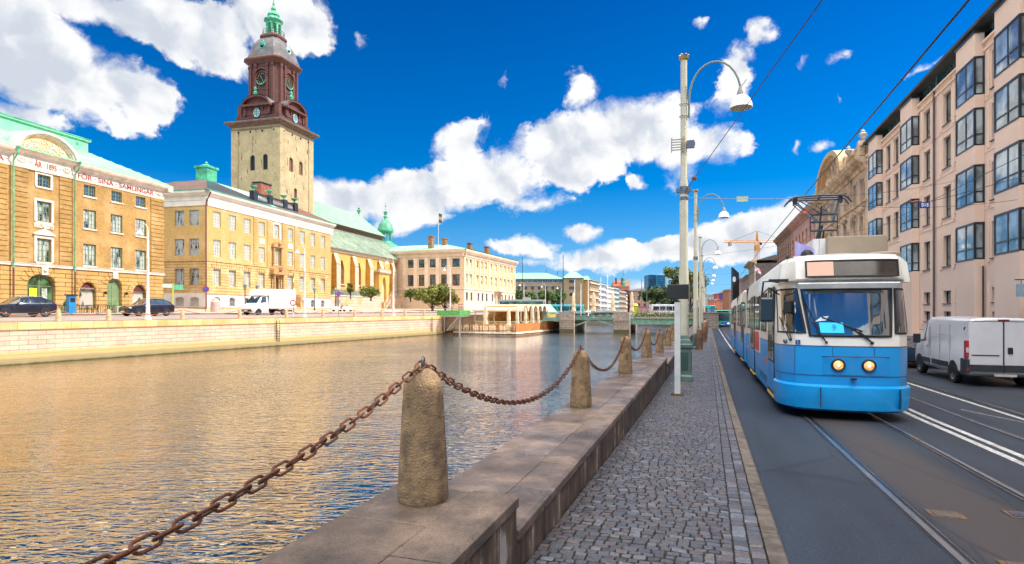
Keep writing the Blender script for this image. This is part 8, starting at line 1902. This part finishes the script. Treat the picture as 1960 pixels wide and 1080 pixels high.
# ================================================================= crane, pylon, cupola, flags
def crane():
 k = 260; base = pix(1449, k); root = empty('tower_crane', Vector((base.x, base.y, 2.4)), 0, 'orange tower crane standing behind the ochre house', 'crane')
 oc_ = mat('crane_orange', (.62, .26, .03), .5, var=.1); cw = mat('crane_pale', (.62, .40, .30), .6)
 def Zk(py): return E-2.4+(594-py)*k/FPX
 def Xk(px): return (px-1449)/FPX*k
 m = MB(); top = Zk(462)
 for sx in (-.7, .7):
  for sy in (-.7, .7): m.tube([(sx, sy, 0), (sx, sy, top)], .13, 4)
 z = 0
 while z < top-1.6:
  for sy in (-.7, .7): m.tube([(-.7, sy, z), (.7, sy, z+1.6)], .08, 4); m.tube([(.7, sy, z), (-.7, sy, z+1.6)], .06, 4)
  z += 1.6
 m.build('mast', mat('crane_mast_pale', (.60, .42, .34), .6), root)
 def truss(x0, z0, x1, z1, mm, nm, w=.55, h=.9):
  q = MB()
  for sy in (-w, w): q.tube([(x0, sy, z0), (x1, sy, z1)], .13, 4)
  q.tube([(x0, 0, z0+h), (x1, 0, z1+h*.8)], .13, 4); n = int(abs(x1-x0)/1.4)
  for i in range(n):
   a, b = i/n, (i+1)/n; q.tube([(x0+(x1-x0)*a, -w, z0+(z1-z0)*a), (x0+(x1-x0)*(a+b)/2, 0, z0+(z1-z0)*a+h), (x0+(x1-x0)*b, -w, z0+(z1-z0)*b)], .08, 4)
  q.build(nm, mm, root)
 truss(Xk(1386), Zk(464), Xk(1450), Zk(464.5), oc_, 'counter_jib'); truss(Xk(1450), Zk(464), Xk(1500), Zk(463.5), cw, 'jib')
 q = MB(); q.tube([(-.5, 0, Zk(463)), (0, 0, Zk(442))], .25, 4); q.tube([(.5, 0, Zk(463)), (0, 0, Zk(442))], .25, 4); q.tube([(0, 0, Zk(463)), (0, 0, Zk(442))], .2, 4); q.box(-.9, -.9, Zk(480), .9, .9, Zk(470)); q.build('tower_head', oc_, root)
 q = MB(); q.tube([(0, 0, Zk(442)), (Xk(1400), 0, Zk(462))], .07, 4); q.tube([(0, 0, Zk(442)), (Xk(1500), 0, Zk(460))], .07, 4); q.build('tie_bar', darkm, root)
 q = MB(); q.box(Xk(1395), -1, Zk(471), Xk(1399), 1, Zk(463)); q.build('counterweight', mat('concrete_grey', (.35, .33, .32), .8), root)
 q = MB(); q.box(.9, -.5, Zk(469), 2.0, .5, Zk(465)); q.build('cab', darkm, root)
crane()
def pylon():
 k = 215; b = pix(1407, k); root = empty('clock_pylon', Vector((b.x, b.y, 2.4)), 0, 'black slanted pylon with a white clock dial at the end of the street', 'pylon')
 Zk = lambda py: E-2.4+(594-py)*k/FPX; w = 6/FPX*k
 m = MB(); m.prism([(-w, 0), (w, 0), (w, Zk(523)), (-w, Zk(512))], -.8, .8); m.build('slab', mat('pylon_black', (.012, .015, .022), .35), root)
 m = MB(); m.add([(-w*.55+.55*math.cos(a)*1.1, -.84, Zk(535)+1.0*math.sin(a)) for a in [i*math.pi/10 for i in range(20)]], [tuple(range(20))]); m.build('clock_dial', mat('dial_white', (.7, .75, .78), .4), root)
 m = MB(); m.box(-w*.55-.04, -.88, Zk(535), -w*.55+.04, -.85, Zk(535)+.7); m.box(-w*.55, -.88, Zk(535)-.04, -w*.55+.4, -.85, Zk(535)+.04); m.build('clock_hand', darkm, root)
pylon()
fp_ = pix(1445, 150); r = empty('flagpole', Vector((fp_.x, fp_.y, 2)), 0, 'white flagpole with a small red and white flag above the tram roof', 'flagpole'); m = MB(); m.tube([(0, 0, 0), (0, 0, 13.2)], .08, 6); m.build('pole', wframe, r); m = MB(); m.loft([[(.1+.35*i, .1*math.sin(i), 12.8-z-.2*i) for z in (0, .6, 1.2)] for i in range(5)], caps=False, closed=False); m.m = [1 if i % 3 == 0 else 0 for i in range(len(m.m))]; m.build('flag', [mat('flag_white', (.75, .7, .72), .7), mat('flag_red', (.6, .1, .1), .7)], r)
# ================================================================= left bank furniture
def left_lamp(px, label, group='pale lamp posts along the far quay'):
 x = bx_px(px, .55); loc = bank_obj(x, .55); root = empty('quay_lamp_post', loc, BQ.rot, label, 'lamp post', group)
 lm = mat('pale_post', (.58, .56, .52), .5, var=.1)
 m = MB(); m.lathe([(.30, 0), (.26, .12), (.16, .5), (.20, .55), (.16, .62), (.15, 1.1), (.19, 1.15), (.12, 1.25), (.10, 5.2), (.13, 5.25), (.08, 5.4), (.07, 7.6)], 12); m.build('pole', lm, root, smooth=True)
 a = MB(); P = [(0, 0, 7.5)]+[(0, .55-.55*math.cos(t), 7.6+.62*math.sin(t)) for t in [math.pi*k/10*.93 for k in range(11)]]; a.tube(P, .035, 6); a.build('curved_arm', lm, root); e = P[-1]
 h = MB(); h.lathe([(.04, 0), (.08, -.12), (.2, -.2), (.27, -.36), (.26, -.38)], 14, e); h.build('lamp_head', lampw, root, smooth=True)
 return root
la = left_lamp(283, 'pale lamp post on the far quay in front of the right corner of the museum')
for px, lab in ((583, 'pale lamp post on the far quay beside the back of the box truck'), (753, 'pale lamp post on the far quay in front of the church steps'), (862, 'pale lamp post at the end of the far quay, left of the exchange building')):
 copy_tree(la, bank_obj(bx_px(px, .55), .55), BQ.rot, lab)
for k, px, z0, hh in ((150, 1003, 2.6, 8.4), (160, 1044, 2.6, 8.2), (170, 1074, 2.6, 7.8)):
 copy_tree(la, far_pt(px, k, z0), BQ.rot, 'pale curved lamp post %s the long tan office block' % {1003: 'farthest left before', 1044: 'in the middle before', 1074: 'at the right end of'}[px])['group'] = 'pale lamp posts on the square'
for i, (px, k, h, lab) in enumerate(((1000, 175, 17, 'thin dark mast left of the tan office block'), (1078, 172, 17.5, 'thin dark mast at the right end of the long tan block'), (1228, 160, 9.5, 'green tram pole left of the dark trees'), (1238, 158, 9, 'second green tram pole in front of the dark trees'), (1150, 165, 10.5, 'pale flagpole before the far row of houses'), (1163, 165, 11, 'second pale flagpole before the far row of houses'), (1100, 160, 9.5, 'pale flagpole before the tan corner block'), (1112, 162, 8.5, 'second pale flagpole before the tan corner block'), (1126, 150, 9, 'pale flagpole before the narrow amber end wall'))):
 r = empty('mast', far_pt(px, k, 2.4), 0, lab, 'mast', 'masts and flagpoles on the square'); m = MB(); m.lathe([(.13, 0), (.07, h), (.01, h+.1)], 6); m.build('shaft', (mat('mast_green', (.10, .18, .14), .5) if 'green' in lab else darkm) if ('dark' in lab or 'green' in lab) else lampw, r)
fb = None; ts = []
PXB = [-60, 30, 112, 208, 278, 349, 400, 459, 506, 548, 585, 618, 650, 679, 706, 731, 754, 775, 794, 812]
PXB = [-20, 112, 208, 349, 459, 548, 618, 679, 731, 775, 812]
bst = mat('far_bollard_stone', (.50, .32, .20), .85, var=.25, scale=5)
for i, px in enumerate(PXB):
 x = bx_px(px, .35); loc = bank_obj(x, .35); lab = 'small stone bollard on the far quay coping, number %s from the left' % ('zero', 'one', 'two', 'three', 'four', 'five', 'six', 'seven', 'eight', 'nine', 'ten')[i]
 nb = ('left of the black estate car', 'in front of the black estate car', 'between the two black cars', 'right of the black off-road car', 'left of the box truck', 'under the rear of the box truck', 'right of the pale lamp post by the truck', 'below the terrace wall middle', 'below the terrace wall end', 'before the church steps', 'last before the green gangway')[i]
 lab = 'small stone bollard on the far quay, '+nb
 if fb is None: fb = empty('stone_bollard', loc, 0, lab, 'bollard', 'stone bollards along the far quay'); m = MB(); m.lathe([(.20, 0), (.19, .1), (.15, .78), (.10, .88), (.02, .92)], 12); m.build('stone_body', bst, fb, smooth=True)
 else: copy_tree(fb, loc, 0, lab)
 ts.append((loc+Vector((0, 0, .86)), nb))
crust = mat('far_chain_rust', (.26, .09, .05), .8)
for (A, na), (B, nb) in zip(ts, ts[1:]):
 o = MB(); o.tube(sag(A, B, .42, 10), .028, 5); tag(o.build('chain', crust), 'thin chain ending at the bollard '+nb, 'chain', 'chains along the far quay')
def round_sign(px, y, h, label, r_=.32):
 loc = bank_obj(bx_px(px, y), y); root = empty('parking_sign', loc, .35, label, 'sign', None); m = MB(); m.tube([(0, 0, 0), (0, 0, h)], .035, 6); m.build('post', mat('grey_metal', (.25, .26, .27), .4), root)
 def disc(rad, yy, mm, nm): q = MB(); q.T = Matrix.Translation((0, yy, h)) @ Matrix.Rotation(R(90), 4, 'X'); q.lathe([(rad, 0), (rad, .02)], 20); q.build(nm, mm, root)
 disc(r_, -.03, mat('sign_red', (.5, .04, .04), .5), 'red_rim'); disc(r_*.78, -.055, mat('sign_blue_bright', (.01, .10, .55), .4), 'blue_disc'); q = MB(); q.cbox((0, -.085, h), (r_*1.5, .012, .07), 0, Matrix.Rotation(R(45), 3, 'Y')); q.build('red_bar', MC['sign_red'], root)
round_sign(394, 16, 2.9, 'round blue and red no-parking sign at the left corner of the palace', .38); round_sign(648, 1.5, 2.8, 'round blue and red no-parking sign by the terrace wall')
r = empty('direction_sign', bank_obj(bx_px(331, 11.5), 11.5), BQ.rot-.5, 'yellow-green post with pale and green arrow signs between the museum and the palace', 'sign'); m = MB(); m.box(-.07, -.07, 0, .07, .07, 3.4); m.build('post', mat('lime_post', (.42, .48, .08), .6), r); m = MB(); m.box(.08, -.04, 2.7, 1.0, .04, 3.25); m.build('green_panel', mat('sign_green', (.10, .42, .24), .5), r); m = MB(); m.box(-1.0, -.04, 2.9, -.08, .04, 3.3); m.build('pale_panel', mat('pale_sign', (.6, .62, .55), .5), r)
r = empty('parking_meter', bank_obj(bx_px(136, 12.2), 12.2), BQ.rot, 'bright blue parking meter between the shop window and the arched cafe window', 'parking meter'); m = MB(); m.box(-.32, -.25, .0, .32, .25, 1.8); m.build('cabinet', mat('meter_blue', (.02, .22, .50), .4), r, bevel=.03); m = MB(); m.box(-.2, -.27, 1.2, .2, -.25, 1.6); m.build('screen', darkm, r); m = MB(); m.box(-.4, -.35, 1.82, .4, .35, 1.92); m.build('hood', rub, r)
for px, lab in ((129, 'pale green planter with a clipped bush left of the cafe fence'), (227, 'pale green planter at the right end of the cafe fence')):
 r = empty('planter', bank_obj(bx_px(px, 13), 13), BQ.rot, lab, 'planter', 'planters by the cafe'); m = MB(); m.box(-.4, -.4, 0, .4, .4, .8); m.build('tub', mat('pale_green_wood', (.36, .46, .30), .7), r, bevel=.03)
 if px == 129: m = MB(); m.sph((0, 0, 1.0), .33, 10, 6); m.v = [(x*random.uniform(.85, 1.1), y*random.uniform(.85, 1.1), z) for x, y, z in m.v]; m.build('foliage', mat('hedge_leaf', (.07, .11, .03), .8), r)
r = empty('cafe_fence', bank_obj(bx_px(103, 12.6), 12.6), BQ.rot, 'low black iron fence around the pavement cafe before the museum', 'fence'); m = MB(); L_ = bx_px(222, 12.6)-bx_px(103, 12.6); x = 0
while x < L_: m.box(x, -.015, 0, x+.03, .015, .85); x += .22
m.box(0, -.02, .82, L_, .02, .88); m.build('bars', darkm, r)
fc = None
for i, px in enumerate((108, 116, 152, 161, 171, 182, 205, 212)):
 loc = bank_obj(bx_px(px, 13.6), 13.6); lab = 'black cafe chair behind the low fence, '+('first', 'second', 'third', 'fourth', 'fifth', 'sixth', 'seventh', 'eighth')[i]+' from the left'
 if fc is None:
  fc = empty('cafe_chair', loc, 0, lab, 'chair', 'black cafe chairs before the museum')
  m = MB(); m.box(-.22, -.22, .43, .22, .22, .47); m.build('seat', darkm, fc)
  m = MB(); m.tube([(-.2, .2, .45), (-.2, .26, .9), (.2, .26, .9), (.2, .2, .45)], .018, 4)
  for k in range(4): m.tube([(-.12+.08*k, .2, .46), (-.12+.08*k, .26, .9)], .01, 4)
  m.build('backrest', darkm, fc)
  for sx in (-.19, .19):
   for sy in (-.19, .19): m = MB(); m.tube([(sx, sy, .44), (sx*1.1, sy*1.1, 0)], .016, 4); m.build('leg', darkm, fc)
 else: copy_tree(fc, loc, random.uniform(0, 6), lab)
r = empty('litter_bin', bank_obj(bx_px(412, 15.0), 15.0), 0, 'round pink-grey granite bin at the corner of the palace', 'bin'); m = MB(); m.lathe([(.55, 0), (.55, 1.35), (.45, 1.45), (.3, 1.75), (.05, 1.8)], 16); m.build('drum', mat('pink_granite', (.55, .40, .36), .8, var=.2, scale=8), r)
r = empty('barrier_pole', bank_obj(bx_px(562, .9), .9), 0, 'red and white pole with a lifebuoy in front of the box truck', 'pole');
for i in range(9): m = MB(); m.tube([(0, 0, i*.55), (0, 0, i*.55+.55)], .05, 6); m.build('band', mat('band_red', (.5, .08, .05), .6) if i in (1, 6, 8) else wframe, r)
m = MB(); m.T = Matrix.Translation((0, -.12, 1.6)) @ Matrix.Rotation(R(90), 4, 'X'); m.tube([(.3*math.cos(a), .3*math.sin(a), 0) for a in [i*math.pi/8 for i in range(16)]], .07, 6, closed=True); m.build('lifebuoy', mat('buoy_red', (.6, .05, .03), .5), r)
for i, (px, y) in enumerate(((469, 12), (492, 14.0), (602, 19.0), (642, 20))):
 r = empty('iron_lantern', bank_obj(bx_px(px, y), y), 0, ('short dark lamp stub in front of the left half of the palace', 'old iron lantern behind the cab of the box truck', 'old iron lantern before the right end of the palace', 'old iron lantern at the meeting of palace and terrace')[i], 'lantern', 'old iron lanterns before the palace')
 m = MB(); m.lathe([(.18, 0), (.12, .3), (.07, .5), (.05, 2.9), (.1, 3.0)], 8); m.build('post', darkm, r); m = MB(); m.lathe([(.12, 3.0), (.24, 3.55), (.26, 3.6), (.1, 3.85), (.03, 4.0)], 6); m.build('lantern_head', mat('lantern_verdigris', (.22, .24, .18), .5), r)
for i, (px, lab) in enumerate(((645, 'pale bench under the terrace wall, the left one'), (665, 'pale bench under the terrace wall, the right one'))):
 r = empty('park_bench', bank_obj(bx_px(px, 15), 15), BQ.rot, lab, 'bench', 'benches below the terrace'); m = MB(); m.box(-.9, -.25, .42, .9, .2, .48); m.build('seat', lampw, r); m = MB(); m.box(-.9, .2, .55, .9, .25, .9); m.build('backrest', lampw, r)
 for x in (-.8, .8): m = MB(); m.box(x-.04, -.22, 0, x+.04, .2, .42); m.build('leg', darkm, r)
# ================================================================= people
skin = mat('skin', (.45, .26, .18), .6, var=.05); hairm = mat('hair', (.05, .03, .02), .7)
def person_mesh(kind):
 sit = kind == 'sit'; walk = kind == 'walk'
 V = [(0, 0, .95)]; Ed = []; Rd = [(.15, .12)]
 def add(p, par, r): V.append(p); Ed.append((par, len(V)-1)); Rd.append(r if isinstance(r, tuple) else (r, r)); return len(V)-1
 h = .48 if sit else .95; V[0] = (0, 0, h)
 w = add((0, 0, h+.18), 0, (.14, .10)); c = add((0, 0, h+.40), w, (.17, .11)); n = add((0, -.01, h+.54), c, .06); hd = add((0, -.02, h+.64), n, .085); add((0, -.02, h+.76), hd, .075)
 for s in (-1, 1):
  sh = add((s*.17, 0, h+.44), c, .06); el = add((s*.23, .02 if not sit else -.08, h+.18), sh, .045); wr = add((s*.22, -.10 if not sit else -.28, h-.04 if not sit else h+.12), el, .032); add((s*.21, -.13 if not sit else -.34, h-.12 if not sit else h+.12), wr, .03)
  hp = add((s*.09, 0, h-.06), 0, .09)
  if sit: kn = add((s*.12, -.42, h), hp, .065); an = add((s*.12, -.44, .08), kn, .045); add((s*.12, -.56, .04), an, .035)
  else:
   d = s*.18 if walk else 0; kn = add((s*.10, -d*.6-.02, .50), hp, .065); an = add((s*.10, d*1.0 if walk else 0, .08), kn, .045); add((s*.10, (d if walk else 0)-.12, .04), an, .035)
 me = bpy.data.meshes.new('p'); me.from_pydata(V, Ed, []); o = bpy.data.objects.new('p', me); col.objects.link(o)
 sk = o.modifiers.new('s', 'SKIN'); sub = o.modifiers.new('u', 'SUBSURF'); sub.levels = 1; sub.render_levels = 1
 for i, v in enumerate(me.skin_vertices[0].data): v.radius = Rd[i]; v.use_root = i == 0
 bpy.context.view_layer.update(); m2 = bpy.data.meshes.new_from_object(o.evaluated_get(bpy.context.evaluated_depsgraph_get())); bpy.data.objects.remove(o)
 for p in m2.polygons:
  z = sum(m2.vertices[i].co.z for i in p.vertices)/len(p.vertices); x = abs(p.center.x); y = p.center.y
  p.material_index = 0 if z > h+.52 or (x > .17 and z < h+.02 and not sit) or (sit and y < -.27 and z > h+.05) else (1 if z > h-.02 and not (sit and y < -.12 and z < h+.07) else 2)
  p.use_smooth = True
 return m2, h
PM = {k: person_mesh(k) for k in ('stand', 'walk', 'sit')}
def person(loc, rot, kind, shirt, trouser, label, hair=(.05, .03, .02), scale=1, group=None):
 me, h = PM[kind]; me = me.copy(); me.materials.clear()
 for q in (skin, mat('cloth_%.2f_%.2f_%.2f' % shirt, shirt, .8, var=.1), mat('cloth_%.2f_%.2f_%.2f' % trouser, trouser, .8, var=.1)): me.materials.append(q)
 root = empty('person', loc, rot, label, 'person', group); b = bpy.data.objects.new('body', me); col.objects.link(b); b.parent = root
 hm = MB(); hm.sph((0, .005, h+.74), .105, 10, 7, sc=(1, 1.05, 1.0)); hm.v = [(x, y if z > h+.70 or y > -.03 else -.03, z) for x, y, z in hm.v]; hm.build('hair', mat('hair_%.2f' % hair[0], hair, .8), root, smooth=True)
 f = MB(); f.sph((0, -.115, h+.685), .018, 6, 4); f.build('nose', skin, root)
 root.scale = (scale,)*3; return root
red_, navy, whi, blk, tan, gry, pnk, grn = (.55, .03, .03), (.02, .03, .08), (.65, .63, .6), (.02, .02, .02), (.4, .3, .2), (.2, .2, .22), (.55, .25, .3), (.1, .3, .15)
person(far_pt(865, 98, 3.1), 2.5, 'stand', red_, navy, 'person in a red jacket standing on the quay above the green gangway', group='people on the quay by the barge')
person(far_pt(879, 100, 3.1), 2.2, 'stand', navy, blk, 'person in a dark jacket beside the one in red above the barge', group='people on the quay by the barge')
person(far_pt(884, 99.5, 3.1), 3.4, 'walk', red_, whi, 'person in a red top and pale trousers, rightmost on the quay', group='people on the quay by the barge')
tl = ['far left behind the stick railing', 'second from left on the barge deck', 'left of the middle on the barge deck', 'in the middle of the barge deck', 'right of the middle on the barge deck', 'near the corner with brown panels', 'at the corner table of the barge']
for i, x in enumerate((2.6, 3.5, 5.9, 7.3, 8.6, 9.5, 10.2)):
 person(BF.W(x, 1.5+(i % 3)*.5, .44), random.uniform(0, 6), 'sit', (whi, pnk, whi, gry, red_, whi, whi)[i], (navy, blk, tan, navy, gry, blk, tan)[i], 'seated guest '+tl[i], scale=1.05, group='guests seated on the cafe barge')
rn = random.Random(12); cols_ = [whi, red_, navy, blk, tan, gry, pnk, whi, grn, whi]
names = {(.55, .03, .03): 'red', (.02, .03, .08): 'navy', (.65, .63, .6): 'white', (.02, .02, .02): 'black', (.4, .3, .2): 'tan', (.2, .2, .22): 'grey', (.55, .25, .3): 'pink', (.1, .3, .15): 'green'}
spots = [(1090, 140), (1104, 150), (1119, 142), (1141, 150), (1156, 145), (1181, 140), (1200, 150), (1211, 138), (1217, 145), (1222, 139), (1235, 128), (1241, 132), (1246, 126), (1250, 134), (1255, 129), (1259, 125), (1263, 131), (1268, 127), (1273, 122), (1280, 126)]
where = ['left of the first bridge parasol', 'between the first two bridge parasols', 'left of the second bridge parasol', 'right of the second bridge parasol', 'farther right of the second bridge parasol', 'right of the third bridge parasol', 'left of the last bridge parasol', 'just right of the last bridge parasol', 'by the yellow booth', 'right of the yellow booth', 'left side below the dark trees', 'second from left below the dark trees', 'third from left below the dark trees', 'in the middle below the dark trees', 'right of the middle below the dark trees', 'before the big dark tree trunk', 'right of the big dark tree', 'left of the blue and white bus', 'in front of the blue and white bus', 'at the right end of the blue and white bus']
for i, (px, k) in enumerate(spots):
 k += 34; c = cols_[i % len(cols_)]; person(far_pt(px, k, 2.42), rn.uniform(0, 6), rn.choice(('walk', 'stand')), c, rn.choice((navy, blk, tan, gry)), 'walker in %s on the square, %s' % (names[c], where[i]), scale=rn.uniform(.97, 1.06), group='people on the square')
person(S(-.35, 78, gz(78)), 2.8, 'walk', blk, blk, 'person in dark clothes walking on the cobbles far down the pavement')
pl_ = MB(); P5 = [S(-3.2, 116), S(.4, 116), S(.4, 230), far_pt(940, 230, 0), far_pt(960, 158, 0), far_pt(1262, 158, 0)]; pl_.add([(*q[:2], 2.405) for q in P5]+[(*q[:2], -1) for q in P5], [(0, 1, 2, 3, 4, 5), (4, 5, 11, 10), (5, 0, 6, 11)])
tag(pl_.build('square', setts), kind='structure')
b1 = bus('city_bus', 'blue and white bus on the square half hidden by the lamp post', far_pt(1325, 170, 2.42), R(96), (busw, bub), 12)
b1.rotation_euler[2] = R(92)
b2 = bus('city_bus', 'cyan-roofed bus behind the bridge railing, right of the tan corner block', far_pt(1118, 175, 2.42), R(85), (cyb, busw), 11)
b3 = bus('city_bus', 'cyan bus farther left behind the bridge parasols', far_pt(1082, 180, 2.42), R(85), (cyb, busw), 9)
b4 = bus('city_bus', 'blue bus waiting behind the green bus at the end of the street', S(1.2, 165, 2.0), -TH+.9, (cyb, bub), 10)
fcars = [('white', 1132, 165), ('red', 1140, 168), ('dark', 1148, 160), ('silver', 1160, 170), ('navy', 1170, 162), ('white', 1188, 168)]
for i, (cn, px, k) in enumerate(fcars):
 cc_ = {'white': (.6, .6, .6), 'red': (.4, .03, .03), 'dark': (.02, .02, .03), 'silver': (.35, .36, .38), 'navy': (.02, .04, .12)}[cn]
 if i in (0, 1, 2): c_ = car('parked_car', '%s car parked behind the bridge railing before the far row, place %s from the left' % (cn, ('one', 'two', 'three', 'four', 'five', 'six')[i]), ('car_'+cn, cc_), far_pt(px, k, 2.42), R(90), suv=False); base_ = c_
 else: c_ = copy_tree(base_, far_pt(px, k, 2.42), R(90), 'dark car parked in the far row, place %s from the left' % ('one', 'two', 'three', 'four', 'five', 'six')[i])
 c_['group'] = 'cars parked before the far row'
r = empty('yellow_booth', far_pt(1216, 172, 2.4), 0, 'small yellow booth on the square right of the last bridge parasol', 'booth'); m = MB(); m.lathe([(.9, 0), (1.0, 2.6), (.6, 3.2), (.1, 3.4)], 10); m.build('body', mat('booth_yellow', (.55, .50, .03), .6), r); m = MB(); m.lathe([(1.05, 2.5), (1.05, 2.65)], 10); m.build('eaves', darkm, r)
r = empty('market_awning', far_pt(1232, 165, 2.4), 0, 'magenta awning over a small stall left of the dark trees', 'stall'); m = MB(); m.prism([(-1.4, 2.0), (1.4, 2.0), (1.2, 2.5), (-1.2, 2.5)], -.8, .8); m.build('awning', mat('magenta_cloth', (.45, .04, .22), .7), r)
for x in (-1.2, 1.2): m = MB(); m.tube([(x, 0, 0), (x, 0, 2.0)], .04, 5); m.build('post', wframe, r)
# ================================================================= split meshes that hold several separate pieces into parts
def split_parts(names):
 for o in [q for q in scene.objects if q.type == 'MESH' and q.parent and q.name.split('.')[0] in names and q.data.users == 1]:
  me = o.data; n = len(me.vertices); par = list(range(n))
  def find(a):
   while par[a] != a: par[a] = par[par[a]]; a = par[a]
   return a
  for p in me.polygons:
   v = p.vertices
   for k in v[1:]:
    a, b = find(v[0]), find(k)
    if a != b: par[a] = b
  isl = {}
  for p in me.polygons: isl.setdefault(find(p.vertices[0]), []).append(p)
  boxes = []
  for ps in isl.values():
   vs = [me.vertices[i].co for p in ps for i in p.vertices]
   boxes.append([[min(v[k] for v in vs)-.06 for k in range(3)], [max(v[k] for v in vs)+.06 for k in range(3)], ps])
  merged = True
  while merged:
   merged = False; out = []
   for b in boxes:
    for c in out:
     if all(b[0][k] <= c[1][k] and c[0][k] <= b[1][k] for k in range(3)):
      c[0] = [min(b[0][k], c[0][k]) for k in range(3)]; c[1] = [max(b[1][k], c[1][k]) for k in range(3)]; c[2] = c[2]+b[2]; merged = True; break
    else: out.append(b)
   boxes = out
  if not 2 <= len(boxes) <= 90: continue
  datas = []
  for b in boxes:
   idx = {}; V = []; Fc = []; M = []; sm = []
   for p in b[2]:
    f = []
    for i in p.vertices:
     if i not in idx: idx[i] = len(V); V.append(me.vertices[i].co.copy())
     f.append(idx[i])
    Fc.append(f); M.append(p.material_index); sm.append(p.use_smooth)
   m = bpy.data.meshes.new(me.name); m.from_pydata(V, [], Fc)
   for q in me.materials: m.materials.append(q)
   m.polygons.foreach_set('material_index', M); m.polygons.foreach_set('use_smooth', sm); datas.append(m)
  for m in datas[1:]:
   c = o.copy(); c.data = m; col.objects.link(c)
  o.data = datas[0]
split_parts({'bay_apron', 'quoin', 'buttress', 'buttress_facing', 'voussoir', 'fanlight_blind', 'window_sill', 'pilaster_panel', 'door_lamp', 'awning', 'antenna', 'chimney', 'poster', 'barrel_awning', 'stone_trim', 'post', 'plinth', 'pilaster', 'cornice', 'band_course', 'window_surround', 'side_panel', 'corner_pilaster', 'wall_slot', 'urn', 'bay_cap', 'roof_cabinet', 'string_course', 'panel_joint', 'glass_railing', 'pillar', 'carved_relief', 'attic_mullion', 'door_seam', 'side_strip', 'rear_trim', 'girder', 'parapet_block', 'brick_band', 'wall', 'steel_strut', 'side_wall', 'counter', 'base_wall', 'railing_post', 'iron_railing', 'mooring_pipe', 'vent_slot', 'roof_edge', 'mesh_panel', 'underframe'})
